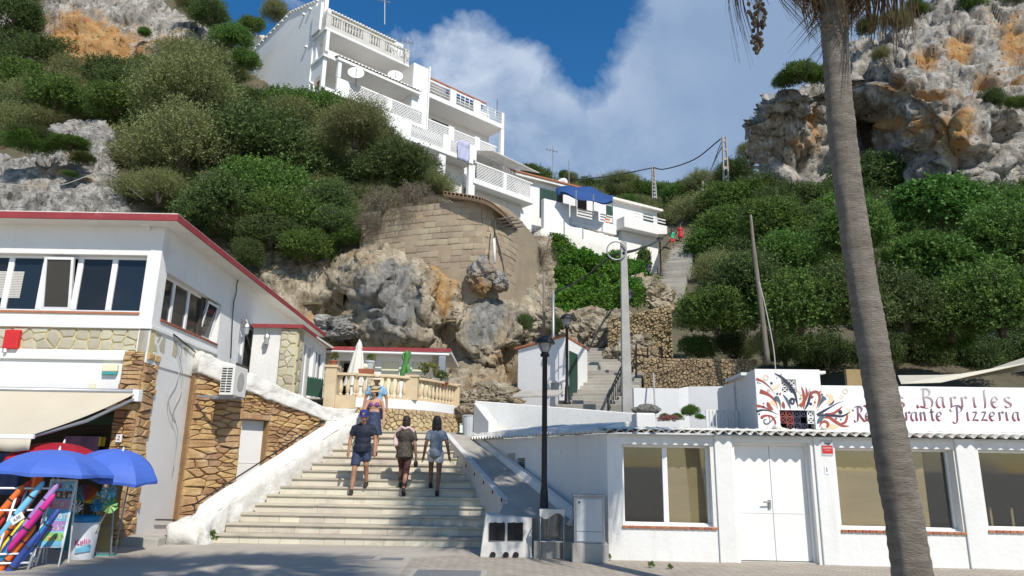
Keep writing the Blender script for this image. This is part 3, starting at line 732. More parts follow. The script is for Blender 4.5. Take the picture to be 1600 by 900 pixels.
def shrub(px, py, Y, rpx, kind, label, group=None, squash=.85, name='shrub', rx=None, cat='shrub', sink=0.0):
    p = at(px, py, Y); dep = (p - EYE).dot(CAMR @ Vector((0, 0, -1))); r = rpx * dep / FPX; k = rnd.randrange(3)
    rt = thing(name, label, cat, (p.x, p.y, p.z - r * .5), group)
    M = Matrix.Translation(p) @ Matrix.Rotation(rnd.uniform(0, 6.28), 4, 'Z') @ Matrix.Diagonal((r * (rx or 1), r * (rx or 1), r * squash, 1))
    mk('foliage', PROTO[kind][k], None, rt, M); mk('branches', BR[k], None, rt, M)
    return rt


def zone(x, y):
    if x < 720: return ('upper' if y < 160 else 'middle' if y < 250 else 'lower') + ' part, ' + ('far left above the outcrop' if x < 150 else 'left of centre' if x < 330 else 'below the gable' if x < 480 else 'below the balconies')
    if y < 345 and x < 1045: return 'left of the skyline poles' if x < 940 else 'near the skyline poles'
    return ('upper' if y < 380 else 'middle' if y < 470 else 'lower') + ' part, ' + ('beside the upper path' if x < 1150 else 'around the stump' if x < 1300 else 'around the palm trunk' if x < 1440 else 'at the right edge')


def scatter(poly, Yf, n, rr, kinds, lab, group, dy=-.6, name='shrub', seed=0, mind=.55, cat='shrub'):
    r = random.Random(seed); xs = [p[0] for p in poly]; ys = [p[1] for p in poly]; done = []; tries = 0
    while len(done) < n and tries < 6000:
        tries += 1; x = r.uniform(min(xs), max(xs)); y = r.uniform(min(ys), max(ys)); R = r.uniform(*rr)
        if not inpoly(x, y, poly) or any((x - a) ** 2 + (y - b) ** 2 < (mind * (R + c)) ** 2 for a, b, c in done): continue
        done.append((x, y, R)); v = noise.noise(Vector((x * .012, y * .012, seed)))
        kd = kinds[int(max(0, min(.999, v * .9 + .5 + r.uniform(-.25, .25))) * len(kinds))]
        word = {'olive': 'grey-green wild olive', 'green': 'bright green', 'dark': 'dark green', 'dry': 'dry brown', 'fig': 'broad-leaved green'}[kd]
        shrub(x, y, Yf(x, y) + dy, R, kd, lab % (word, zone(x, y)), group, r.uniform(.75, 1.0), name, r.uniform(1.0, 1.35), cat)


# left slope
LEFT1 = [(-20, 75), (60, 70), (110, 100), (200, 110), (300, 90), (345, 100), (395, 130), (440, 170), (500, 180), (560, 170), (600, 220), (640, 260), (690, 290), (640, 320), (560, 330), (540, 390), (480, 400), (400, 390), (300, 330), (235, 320), (190, 250), (190, 200), (100, 185), (60, 200), (-20, 230)]
scatter(LEFT1, YL, 85, (32, 54), ['dark', 'olive', 'olive', 'dark', 'green', 'olive'], '%s shrub on the left slope, %s', 'shrubs massed on the left slope', seed=3, mind=.38)
for (x, y, Y, r, kd, lab) in ((185, 160, 41.5, 48, 'green', 'rounded bright green bush in the middle of the left slope, beside pale olive scrub'),
                              (90, 150, 42, 50, 'green', 'yellow-green bush on the far left slope below the orange cliff'),
                              (300, 165, 40, 85, 'olive', 'broad grey-green wild olive below the left cliff'),
                              (290, 240, 35.5, 95, 'olive', 'large wispy wild olive above the grey outcrop'),
                              (430, 235, 36, 90, 'dark', 'large dark wild olive below the gable wall'),
                              (555, 205, 37, 62, 'olive', 'wispy wild olive in front of the lattice balcony'),
                              (610, 265, 35, 60, 'dark', 'dark shrub below the balconies beside the dry creeper'),
                              (430, 300, 33.5, 75, 'green', 'bright green bush at the foot of the left slope above the dark rock'),
                              (350, 320, 32.5, 75, 'dark', 'dark green bush overhanging the red roof corner'),
                              (500, 330, 33, 60, 'dark', 'dark green bush left of the dry creeper'),
                              (545, 370, 31.6, 28, 'green', 'small green bush rooted at the left end of the block wall'),
                              (250, 300, 33, 45, 'olive', 'olive shrub behind the corner of the red roof'),
                              (25, 20, 58, 42, 'dark', 'dark scrub on top of the left cliff at the picture corner'), (300, 10, 58, 30, 'olive', 'olive shrub on the crest of the left cliff'),
                              (330, 20, 57, 36, 'dark', 'dark shrub on the cliff crest left of the gable'), (365, 60, 52, 34, 'green', 'green shrub hanging beside the top of the gable'),
                              (385, 95, 48, 26, 'green', 'green creeper shrub at the edge of the gable wall'), (430, 20, 66, 26, 'olive', 'small tree behind the gable roof slope'), (392, 40, 58, 22, 'green', 'leafy shrub below the person on the roof terrace'),
                              (60, 40, 62, 30, 'dark', 'dark shrub in the notch of the left cliff'), (225, 50, 56, 12, 'green', 'small green tuft in a crack of the orange cliff')):
    shrub(x, y, Y, r, kd, lab)
for (x, y, r, lab) in ((60, 215, 28, 'small dark shrub on the ledge above the outcrop'), (45, 225, 26, 'low green shrub at the left picture edge above the outcrop'), (110, 225, 22, 'brown-green shrub in the gully of the outcrop'), (70, 315, 12, 'green tuft on the lowest ledge just above the roof'), (130, 250, 16, 'low shrub between two ledges of the outcrop'), (110, 272, 8, 'tiny green tuft on the pale ledge')):
    shrub(x, y, 34.5, r, 'green' if 'green' in lab else 'dark', lab, rx=1.6, squash=.6)
for (x, y, r, lab) in ((600, 315, 42, 'dry brown creeper hanging over the left of the block wall'), (650, 305, 38, 'dry brown creeper hanging in the middle of the block wall'), (575, 345, 26, 'dry twigs at the left corner of the block wall'), (680, 320, 26, 'dry creeper below the tile canopy'), (640, 340, 22, 'dry tendrils trailing lowest down the block wall'), (845, 400, 30, 'dry brown creeper at the right edge of the block wall'), (830, 370, 22, 'dry creeper under the white house terrace wall'), (850, 440, 20, 'dry hanging stems left of the ivy')):
    shrub(x, y, 30.6 if x < 700 else 35, r, 'dry', lab, name='dry_creeper', cat='creeper')
# ivy bank below the white house
IV = [leaf_cloud('foliage', 'leaf_ivy', 70 + k, 1300, .075, lobes=10, up=.2, per=7, twl=.14, narrow=.45) for k in range(2)]
PROTO['ivy'] = IV + [IV[0]]
for i, (x, y, Y, r) in enumerate(((880, 400, 40, 30), (905, 415, 39.5, 32), (930, 425, 39.5, 34), (890, 440, 37.5, 34), (925, 455, 37, 36), (955, 440, 38.5, 34), (880, 475, 36, 26), (905, 485, 35.5, 24), (975, 430, 40, 26), (870, 380, 41.5, 20), (945, 480, 35.5, 22), (985, 420, 42, 22), (960, 410, 42, 26), (868, 430, 38, 18), (872, 460, 36.5, 20), (1008, 440, 42, 18), (900, 470, 33.5, 32), (930, 482, 32.5, 32), (960, 470, 33.5, 32), (985, 452, 36.5, 26), (880, 490, 32, 24), (945, 505, 30.5, 22), (915, 505, 30.8, 24))):
    shrub(x, y, Y, r, 'ivy', 'bright green ivy clump on the %s of the bank under the white house' % (('upper ' if y < 430 else 'lower ') + ('left' if x < 900 else 'middle' if x < 950 else 'right')), 'ivy clumps on the bank', .95, 'ivy', 1.2, 'ivy')
for (x, y, Y, r, kd, lab) in ((868, 510, 29, 16, 'dark', 'dark green shrub wedged beside the rounded boulder'), (820, 505, 29.5, 16, 'dark', 'narrow dark shrub right of the rounded boulder'), (1020, 465, 38, 14, 'green', 'leafy shrub beside the upper path lamps')):
    shrub(x, y, Y, r, kd, lab, squash=1.3)
tp = thing('topiary', 'clipped rounded green topiary beside the white house wall', 'shrub', at(1006, 425, 44)); tpm = leaf_cloud('foliage', 'leaf_green', 99, 1600, .09, lobes=3, up=.1, per=6, twl=.08, fill=.9)
mk('foliage', tpm, None, tp, Matrix.Translation(at(1006, 410, 44)) @ Matrix.Diagonal((.62, .62, 1.35, 1))); mk('branches', BR[0], None, tp, Matrix.Translation(at(1006, 412, 44)) @ Matrix.Diagonal((.4, .4, 1.2, 1)))
# big crowns low on the right slope, nearest the wall
for (x, y, Y, r, kd, lab) in ((1118, 492, 23.0, 60, 'green', 'green tree crown overhanging the stone wall left of the stump'), (1165, 455, 23.5, 72, 'dark', 'dark tree crown just left of the weathered stump'), (1248, 480, 21.6, 80, 'green', 'tall green tree crown right of the weathered stump'), (1330, 470, 21.6, 88, 'dark', 'tall dark tree crown behind the palm trunk'), (1560, 480, 21.0, 92, 'green', 'large leafy tree crown at the right edge above the shade sail'), (1412, 480, 21.8, 74, 'dark', 'dark tree crown just right of the palm trunk'), (1600, 370, 27, 85, 'green', 'tall green tree crown at the right picture edge'), (1330, 360, 30, 70, 'green', 'green tree crown beside the middle of the palm trunk'), (1210, 350, 36, 60, 'green', 'green tree crown under the left buttress'), (1090, 545, 24.0, 30, 'green', 'small green crown drooping over the lower dry stone wall'), (1192, 545, 21.8, 26, 'olive', 'dry olive growth around the foot of the stump'), (1485, 505, 21.4, 58, 'green', 'leafy crown above the word Barriles'), (1225, 548, 25.2, 48, 'dark', 'dark undergrowth behind the sign block, left one'), (1290, 552, 25.2, 48, 'dark', 'dark undergrowth behind the start of the lettering'), (1370, 552, 25, 48, 'dark', 'dark undergrowth behind the palm trunk foot'), (1450, 552, 25, 48, 'dark', 'dark undergrowth above the middle of the sign'), (1530, 555, 24.8, 48, 'dark', 'dark undergrowth above the end of the lettering'), (1605, 550, 24.8, 50, 'dark', 'dark undergrowth at the right picture edge'), (1150, 545, 25.5, 36, 'dark', 'dark undergrowth left of the stump foot')):
    shrub(x, y, Y, r, kd, lab, name='tree', cat='tree', squash=.95)
for (x, y, Y, r, kd, lab) in ((425, 365, 31.5, 52, 'dark', 'dark bush hanging over the rock right of the red roof'), (480, 385, 31, 44, 'green', 'green bush spilling over the dark rock ledge'), (520, 350, 31.6, 44, 'dark', 'dark bush between the green spill and the dry creeper'), (390, 400, 30.8, 34, 'dark', 'dark bush tucked behind the sloping red eave'), (455, 330, 32, 60, 'green', 'bright green bush in the lower middle of the left slope')):
    shrub(x, y, Y, r, kd, lab)
# far ridge
scatter([(830, 282), (900, 292), (960, 288), (1000, 290), (1030, 305), (1040, 350), (900, 330), (830, 300)], YB, 34, (20, 32), ['olive', 'green', 'olive', 'dark'], '%s scrub on the far ridge, %s', 'scrub on the far ridge', -1, seed=11, mind=.38)
for (x, y, Y, r, kd, lab) in ((832, 268, 80, 18, 'dark', 'dark tree crown on the skyline right of the balconies'), (880, 272, 82, 10, 'dark', 'left of two small round trees on the skyline behind the blue canopy'), (893, 278, 80, 13, 'olive', 'right of two small round trees on the skyline behind the blue canopy'), (1095, 290, 78, 32, 'olive', 'olive scrub left of the tall lattice pole'), (1060, 305, 80, 30, 'green', 'green scrub on the skyline above the upper path'), (1150, 270, 72, 34, 'dark', 'dark shrub against the left foot of the right cliff'), (1168, 240, 66, 22, 'olive', 'olive shrub clinging to the left edge of the right cliff'), (1130, 285, 74, 26, 'olive', 'olive scrub between the lattice pole and the cliff')):
    shrub(x, y, Y, r, kd, lab)
# right slope
RIGHT = [(1105, 335), (1130, 310), (1180, 300), (1260, 300), (1350, 290), (1450, 290), (1620, 270), (1640, 440), (1500, 450), (1300, 455), (1210, 460), (1150, 470), (1105, 450), (1112, 390)]
scatter(RIGHT, YR, 72, (40, 66), ['dark', 'dark', 'green', 'dark', 'olive', 'dark'], '%s shrub on the right slope, %s', 'shrubs massed on the right slope', -1.2, seed=21, mind=.36)
for (x, y, Y, r, kd, lab) in ((1122, 432, 34, 50, 'olive', 'rounded wild olive beside the upper path'), (1240, 400, 34, 58, 'green', 'green bush right of the weathered stump'), (1080, 505, 28, 30, 'olive', 'wispy olive shrub above the dry stone wall'),
                              (1470, 320, 31, 70, 'fig', 'bright broad-leaved tree crown right of the palm trunk'), (1440, 410, 28, 66, 'fig', 'middle tier of the broad-leaved tree right of the palm trunk'), (1500, 430, 27, 60, 'fig', 'lower right tier of the broad-leaved tree'), (1560, 400, 31, 60, 'olive', 'olive bush at the right picture edge'), (1590, 330, 36, 55, 'green', 'green bush at the right edge below the cliff cave'), (1480, 530, 23, 40, 'fig', 'leafy sprigs in the shade behind the restaurant sign'),
                              (1250, 115, 54, 30, 'green', 'green cap of scrub on the left buttress of the right cliff'), (1225, 125, 55, 20, 'dark', 'small dark scrub on the ledge of the left buttress'), (1280, 118, 54, 22, 'green', 'scrub on the buttress just left of the palm trunk'), (1355, 40, 56, 24, 'dark', 'dark scrub on the cliff top right of the palm trunk'), (1400, 35, 57, 26, 'olive', 'olive scrub in the cleft of the right cliff top'), (1430, 15, 58, 22, 'green', 'green scrub near the top of the right cliff'), (1520, 8, 55, 30, 'green', 'low green scrub along the right cliff crest'), (1580, 5, 55, 24, 'dark', 'dark scrub at the top right picture corner'), (1550, 158, 48, 24, 'dark', 'dark plant on a ledge of the right cliff'), (1590, 160, 47, 18, 'green', 'green plant on the cliff ledge at the right picture edge'), (1375, 85, 54, 16, 'olive', 'olive tuft in the vertical crack of the right cliff')):
    shrub(x, y, Y, r, kd, lab, name='tree' if kd == 'fig' else 'shrub', cat='tree' if kd == 'fig' else 'shrub')
# ---------------------------------------------------------------- shared builders
def window(fr, r, n, parent, y=.16, fw=.06, gm='glass_dark', tilt=(), fm='frame_white', sill=None, mull=None, back=None, name='window'):
    """window in opening r=(xa,xb,za,zb): frame mesh with panes as its children"""
    xa, xb, za, zb = r; mb = MB(fr); w = (xb - xa) / n
    mb.box(xa, xb, y, y + .07, za, za + fw).box(xa, xb, y, y + .07, zb - fw, zb)
    for i in range(n + 1):
        c = xa + w * i; a, b = (c - fw, c + fw) if 0 < i < n else ((c, c + fw) if i == 0 else (c - fw, c))
        mb.box(a, b, y - .003, y + .073, za + fw, zb - fw)
    f = mb.build(name, fm, parent, bevel=.008)
    for i in range(n):
        a = xa + w * i + fw; b = xa + w * (i + 1) - fw; pm = gm[i % len(gm)] if isinstance(gm, (list, tuple)) else gm
        M = fr.M
        if i in tilt:
            M = fr.M @ Matrix.Translation((0, y, za + fw)) @ Matrix.Rotation(rad(9), 4, 'X') @ Matrix.Translation((0, -y, -za - fw))
            s = MB(M); s.box(a, a + .05, y + .01, y + .06, za + fw, zb - fw).box(b - .05, b, y + .01, y + .06, za + fw, zb - fw).box(a + .05, b - .05, y + .01, y + .06, za + fw, za + fw + .05).box(a + .05, b - .05, y + .01, y + .06, zb - fw - .05, zb - fw); s.build('sash', fm, f)
        MB(M).box(a - .004, b + .004, y + .03, y + .04, za + fw - .004, zb - fw + .004).build('pane', pm, f)
    return f


def text_mesh(name, body, size, M, m, parent=None, depth=.002, align='CENTER', sx=1.0):
    cu = bpy.data.curves.new(name, 'FONT'); cu.body = body; cu.size = size; cu.extrude = depth; cu.align_x = align; cu.align_y = 'CENTER'
    t = bpy.data.objects.new(name, cu); COL.objects.link(t); dg = bpy.context.evaluated_depsgraph_get(); me = bpy.data.meshes.new_from_object(t.evaluated_get(dg)); bpy.data.objects.remove(t)
    me.transform(M @ Matrix.Rotation(rad(90), 4, 'X') @ Matrix.Diagonal((sx, 1, 1, 1))); me.materials.clear()
    return mk(name, me, m, parent)


def masonry(fr, poly, n, seed, parent, y, m='ochre_stone', dep=.08, sx=2.9):
    for c in voronoi(poly, n, seed, sx, 1): cell_stone('stone', c, lambda x, z, o: fr.w(x, y - o, z), m, parent, dep, .975, bulge=.4)


# ---------------------------------------------------------------- shop house on the left
CX, CY = -6.95, 13.2
FL = Fr((CX, CY), (1, 0)); FS = Fr((CX, CY), (-.04, 1))
house = thing('shop_house', 'two-storey white shop house with red roof edge on the left', 'house', (CX, CY, 0))
ZB, ZE = 3.98, 6.02            # upper storey from the stone band to the soffit
wr = FL.rect(-150, 396, 224, 485); wr = (-9.9, wr[1], wr[2], wr[3])
MB(FL).wall(-11, 0, ZB, ZE, [wr], .22).build('front_wall', 'white_wall', house, bevel=.012)
w1 = window(FL, wr, 14, house, .13, .055, ['glass_dark', 'glass_blue', 'glass_shade'], (11,))
for i in range(10, 12):       # blinds behind the left panes
    x = wr[0] + (wr[1] - wr[0]) / 14 * (i - .0); pass
mbl = MB(FL)
for k in range(16): mbl.box(wr[0] + (wr[1] - wr[0]) * 9.1 / 14, wr[0] + (wr[1] - wr[0]) * 10.4 / 14, .155, .158, wr[2] + .28 + k * .034, wr[2] + .28 + k * .034 + .028)
mbl.build('blind', 'awning_white', w1)
MB(FL).box(wr[0], wr[1] + .02, -.025, .13, wr[2] - .045, wr[2]).build('sill', 'terracotta', w1, bevel=.006)
MB(FL).box(-11, .012, -.03, .2, ZB - .03, ZB + .045).build('ledge', 'white_wall', house, bevel=.008)
# side wall
sx0 = FS.px(257, 455)[0]; sx1 = FS.px(342, 510)[0]; sz1 = (FS.px(262, 425)[1] + FS.px(343, 475)[1]) / 2; sz0 = (FS.px(250, 489)[1] + FS.px(340, 545)[1]) / 2
dr = (FS.px(373, 530)[0], FS.px(404, 530)[0], 3.3, FS.px(388, 505)[1])
SL = 12.4
MB(FS).wall(.0, SL, 3.3, ZE, [(sx0, sx1, sz0, sz1), dr], .22).build('side_wall', 'white_wall', house, bevel=.012)
w2 = window(FS, (sx0, sx1, sz0, sz1), 4, house, .15, .05, ['glass_dark', 'glass_shade', 'glass_shade', 'glass_blue'], (3,))
MB(FS).box(sx0 - .02, sx1 + .02, -.03, .15, sz0 - .045, sz0).build('sill', 'terracotta', w2, bevel=.006)
MB(FS).box(-.03, FS.px(345, 500)[0], -.03, .2, ZB - .03, ZB + .045).build('ledge', 'white_wall', house, bevel=.008)
d = window(FS, dr, 2, house, .14, .07, ['frame_white', 'glass_shade'], name='door')
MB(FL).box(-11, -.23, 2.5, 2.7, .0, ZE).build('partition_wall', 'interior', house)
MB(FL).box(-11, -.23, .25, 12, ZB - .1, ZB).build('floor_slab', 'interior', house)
# roof: slab with red fascia on both eaves
e0 = FL.w(-11, -.38, ZE); e1 = FL.w(.40, -.38, ZE); e2 = FS.w(SL + .3, -.42, ZE); e3 = FL.w(-11, 12, ZE)
MB().prism([e0, e1, e2, e3], (0, 0, .035)).build('soffit', 'soffit', house)
rf = MB().prism([p + Vector((0, 0, .125)) for p in (e0, e1, e2, e3)], (0, 0, .035)).build('roof', 'roof_white', house)
for a, b in ((e0, e1), (e1, e2)):
    dv = (b - a).normalized(); nv = Vector((dv.y, -dv.x, 0))
    MB().hexa([a - nv * .0 + Vector((0, 0, .0)) - dv * .0, b, b + nv * .03 + (dv * .03 if a == e0 else 0 * dv), a + nv * .03 - (0 * dv if a == e0 else dv * .03)] + [p + Vector((0, 0, .135)) for p in (a, b, b + nv * .03 + (dv * .03 if a == e0 else 0 * dv), a + nv * .03 - (0 * dv if a == e0 else dv * .03))]).build('fascia', 'red_fascia', rf, bevel=.006)
# stone band under the upper storey: crazy paving, piece by piece
bz0 = FL.px(120, 546)[1]
band = MB(FL).box(-11, .0, .03, .2, bz0 - .05, ZB - .03).build('stone_band', 'crazy_grout', house)
for c in voronoi([(-3.35, bz0), (-.02, bz0), (-.02, ZB - .035), (-3.35, ZB - .035)], 30, 5, 1.25):
    cell_stone('stone', c, lambda x, z, o: FL.w(x, .03 - o, z), 'crazy_stone', band, .022, .90)
bs = MB(FS).box(.0, 3.2, .02, .2, bz0 - .02, ZB - .03).build('side_band', 'crazy_grout', house)
for c in voronoi([(.0, bz0), (3.1, bz0), (3.1, ZB - .035), (.0, ZB - .035)], 16, 6, 1.25):
    cell_stone('stone', c, lambda x, z, o: FS.w(x, .02 - o, z), 'crazy_stone', bs, .02, .95)
# white shop fascia under the band
fz = FL.px(100, 562)[1]; fz0 = FL.px(100, 612)[1]; px1 = FL.px(195, 580)[0]
MB(FL).box(-11, px1, -.02, .2, fz, bz0 - .003).build('fascia_board', 'white_clean', house, bevel=.015)
MB(FL).box(-11, px1 - .01, .03, .2, fz0 - .3, fz - .003).build('fascia_panel', 'white_clean', house)
# corner pillar of ledge stones
pil = MB(FL).box(px1 - .02, -.06, .04, .5, 0, bz0 - .01).build('pillar', 'ochre_mortar', house)
masonry(FL, [(px1 - .08, 0), (-.03, 0), (-.03, bz0 - .02), (px1 - .04, bz0 - .02)], 84, 3, pil, .0)
FP = Fr(FL.w(-.06, 0, 0), (-.04, 1))
masonry(FP, [(.0, 0), (.55, 0), (.55, bz0 - .02), (.0, bz0 - .02)], 56, 4, pil, .0)
# lower side: pale rendered panel
pe = FS.px(350, 690)[0]
MB(FS).box(.5, pe, .02, .2, .0, bz0 - .02).build('side_panel', 'panel_grey', house, bevel=.008)
MB(FS).box(pe - .03, pe + .02, -.005, .2, .0, bz0 - .15).build('corner_strip', 'white_clean', house)
# dark shop inside
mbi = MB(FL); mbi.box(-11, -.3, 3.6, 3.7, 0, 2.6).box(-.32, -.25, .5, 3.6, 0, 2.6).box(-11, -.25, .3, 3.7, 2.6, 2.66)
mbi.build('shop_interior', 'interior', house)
MB(FL).box(px1 - 1.2, px1 - .05, .55, .6, 2.15, 2.32).build('shutter_box', 'green_door', house)
# the wing behind, with its own red edge, stone pier and curtained door
FW = Fr((-6.62, 18.9), (1, 0)); wz = 5.05
wl = FW.px(462, 560)[0]
MB(FW).box(-.5, wl - .02, 0, .25, 2.6, wz).build('wing_front', 'white_wall', house, bevel=.01)
pr = (FW.px(437, 560)[0], wl)
pier = MB(FW).box(pr[0], pr[1] + .02, -.05, .55, 2.6, wz - .01).build('stone_pier', 'crazy_grout', house)
for c in voronoi([(pr[0], 2.7), (pr[1], 2.7), (pr[1], wz - .02), (pr[0], wz - .02)], 22, 8): cell_stone('stone', c, lambda x, z, o: FW.w(x, -.05 - o, z), 'crazy_stone', pier, .03, .92)
FW2 = Fr(FW.w(wl + .02, .0, 0), (-.04, 1)); WL = 3.5
for c in voronoi([(-.05, 2.7), (.55, 2.7), (.55, wz - .02), (-.05, wz - .02)], 16, 9): cell_stone('stone', c, lambda x, z, o: FW2.w(x, -.0 - o, z), 'crazy_stone', pier, .03, .92)
MB(FW2).wall(.55, WL, 2.6, wz, [(.7, 1.9, 2.7, 4.85), (2.2, 3.2, 2.7, 4.85)], .2).build('wing_side', 'white_wall', house, bevel=.01)
dw = window(FW2, (.7, 1.9, 2.7, 4.85), 2, house, .06, .07, ['awning_white', 'awning_white'], name='door')
dw2 = window(FW2, (2.2, 3.2, 2.7, 4.85), 2, house, .06, .07, ['glass_shade', 'glass_dark'], name='door')
wr_ = MB(FW).box(-.5, wl + .1, -.12, 3.6, wz, wz + .06).build('wing_roof', 'soffit', house)
MB(FW).box(-.5, wl + .13, -.15, -.12, wz - .01, wz + .09).build('fascia', 'red_fascia', wr_); MB(FW2).box(-.15, WL, -.14, -.11, wz - .01, wz + .09).build('fascia', 'red_fascia', wr_)

# rough stone garden wall under the sloping white coping
FO = Fr((-6.86, 15.35), (.62, .79))
ox1 = FO.px(506, 660)[0]; oxe = FO.px(549, 660)[0]
dd = FO.rect(372, 656, 413, 775); zl = FO.px(350, 585)[1]; zr = FO.px(505, 655)[1]
gw = thing('garden_wall', 'rough orange stone wall with a white coping sloping down to the stairs', 'wall', FO.w(1, 0, 0))
MB(FO).wall(-.1, ox1, .0, zr, [(dd[0], dd[1], .0, dd[3])], .3).build('backing', 'ochre_mortar', gw)
MB(FO).prism([(-.1, 0, zr), (ox1, 0, zr), (-.1, 0, zl)], (0, .3, 0)).build('backing', 'ochre_mortar', gw)
zat = lambda x: zl + (zr - zl) * (x + .08) / (ox1 + .08)
masonry(FO, [(-.08, .0), (dd[0] - .01, .0), (dd[0] - .01, zat(dd[0])), (-.08, zl)], 88, 6, gw, 0)
masonry(FO, [(dd[0] - .01, dd[3] + .14), (dd[1] + .01, dd[3] + .14), (dd[1] + .01, zat(dd[1])), (dd[0] - .01, zat(dd[0]))], 30, 7, gw, 0)
masonry(FO, [(dd[1] + .01, .0), (ox1, .0), (ox1, zr), (dd[1] + .01, zat(dd[1]))], 180, 8, gw, 0)
MB(FO).box(dd[0] - .12, dd[1] + .12, -.06, .2, dd[3], dd[3] + .16).build('lintel', 'ochre_stone', gw, bevel=.03)
gd = MB(FO).box(dd[0] + .05, dd[1], .16, .2, .0, dd[3]).build('door', 'panel_grey', gw, bevel=.006)
mf = MB(FO); mf.box(dd[0], dd[0] + .06, .08, .22, 0, dd[3]);
for z in (.75, 1.45): mf.box(dd[0] + .06, dd[1], .152, .158, z, z + .015)
mf.build('door_frame', 'door_white', gd)


def rough_sweep(name, rings, m, parent, sub=7, amp=.045, freq=7.0, seed=0, crease=()):
    """loft through rings of points (same count), subdivided and roughened outward"""
    R = [[Vector(p) for p in r] for r in rings]; k = len(R[0]); rows = []
    for r in R:
        row = []
        for i in range(k):
            a, b = r[i], r[(i + 1) % k]
            nseg = max(2, int((b - a).length / .07))
            nseg = 9
            row += [a.lerp(b, t / nseg) for t in range(nseg)]
        rows.append(row)
    full = []
    for i in range(len(rows) - 1):
        n = max(2, int((rows[i + 1][0] - rows[i][0]).length / .07))
        full += [[a.lerp(b, t / n) for a, b in zip(rows[i], rows[i + 1])] for t in range(n)]
    full.append(rows[-1]); n = len(full[0]); V = []
    for row in full:
        c = sum(row, Vector()) / n
        for p in row:
            q = p * freq + Vector((seed, 0, 0)); d, _ = noise.voronoi(q * .8)
            a = fbm(q * .6, 3) * .9 + min(d[1] - d[0], .5) * 1.3 - .4
            V.append(p + (p - c).normalized() * amp * a)
    fs = [(i * n + j, i * n + (j + 1) % n, (i + 1) * n + (j + 1) % n, (i + 1) * n + j) for i in range(len(full) - 1) for j in range(n)] + [tuple(range(n))[::-1], tuple(range((len(full) - 1) * n, len(full) * n))]
    return MB().add(V, fs).build(name, m, parent, smooth=True)


zc0 = FO.px(350, 556)[1]; zc1 = FO.px(548, 640)[1]
rough_sweep('coping', [[FO.w(x, y, z) for y, z in ((-.16, b), (-.14, t), (.36, t + .03), (.38, b))] for x, b, t in ((-.12, zl - .05, zc0 + .03), (ox1, zr - .05, zr + .28), (oxe, zc1 - .3, zc1))], 'white_rough', gw, amp=.05, freq=6)
rough_sweep('coping_end', [[FO.w(x, y, z) for y, z in ((-.12, .6), (-.14, t), (.34, t), (.3, .6))] for x, t in ((ox1 - .02, zr + .1), (oxe, zc1 - .15))], 'white_rough', gw, amp=.05, freq=6, seed=3)

# ---------------------------------------------------------------- main staircase
NS, RISE, TREAD, Y0 = 14, .165, .352, 13.92
lpx = [(335, 848), (336, 832), (355.5, 815.5), (378, 802), (400.5, 787.6), (418.5, 774), (439.5, 761), (457.5, 749.5), (474, 736.6), (489, 725), (505.5, 713.5), (520.5, 703), (537, 691), (552, 682)]
LX = []; RX = []
for k in range(NS + 1):
    y = Y0 + TREAD * max(0, k - 1) if k else Y0
    q = lpx[min(k, 13)]; LX.append(at(q[0], q[1], Y0 + TREAD * max(0, k - 1)).x)
    RX.append(-.42 if k < 4 else -.30 - (k - 4) * .132)
LX[0] = LX[1] = -5.55; LX[14] = LX[13] + .1
stair = thing('staircase', 'wide cream stone staircase climbing from the promenade', 'stairs', (-3, Y0, 0)); del stair['category']; del stair['label']; stair['kind'] = 'structure'
for k in range(NS):
    ya = Y0 + TREAD * k; z0 = RISE * k; x0, x1 = LX[k + 1] - .02, RX[k + 1] + .02
    st = MB().box(x0, x1, ya + .03, ya + TREAD + .06, z0 - .25, z0 + RISE - .035).build('step', 'step_stone', stair)
    x = x0
    while x < x1 - .05:
        w = min(rnd.uniform(.36, .50) if k < 3 else rnd.uniform(.8, 1.5), x1 - x)
        if x1 - x - w < .2: w = x1 - x
        MB().box(x + .003, x + w - .003, ya, ya + .03, z0 + .002, z0 + RISE - .035).build('riser_tile', 'step_stone', st); x += w
    x = x0
    while x < x1 - .05:
        w = min(rnd.uniform(.9, 1.5), x1 - x)
        if x1 - x - w < .4: w = x1 - x
        MB().box(x + .002, x + w - .002, ya - .035 + rnd.uniform(-.004, .004), ya + TREAD + .01, z0 + RISE - .035, z0 + RISE + rnd.uniform(-.003, .003)).build('tread_slab', 'tread_stone', st, bevel=.006); x += w
YT = Y0 + TREAD * NS; ZT = RISE * NS
struct(MB().box(-5.6, -.2, YT - .02, 21.8, ZT - .3, ZT - .004).build('landing', 'ramp_concrete'))
# rough white parapet on the left of the stairs
para = thing('stair_parapet', 'rough whitewashed stone parapet along the left side of the stairs', 'parapet', (-5.6, 14, 0))
rg = []
for k in list(range(0, NS, 1)) + [NS]:
    y = Y0 + TREAD * max(0, k - .3); z = RISE * k; x = LX[min(k + 0, 14)] + .03
    if k == 0: y -= .28; x -= .05
    hA = .40 if k == 0 else .45; hB = .34 if k == 0 else .42
    rg.append([(x, y, -.1), (x - .10, y, z + hB), (x - .50, y, z + hA), (x - .58, y, -.1)])
rough_sweep('parapet_wall', rg, 'white_rough', para, amp=.07, freq=5.0, seed=5)
rough_sweep('end_block', [[(-6.30, 13.52, -.1), (-6.28, 13.52, .36), (-5.80, 13.62, .38), (-5.60, 13.68, -.1)], [(-6.30, 14.1, -.1), (-6.26, 14.1, .46), (-5.75, 14.2, .48), (-5.55, 14.2, -.1)]], 'white_rough', para, amp=.07, freq=4.5, seed=9)
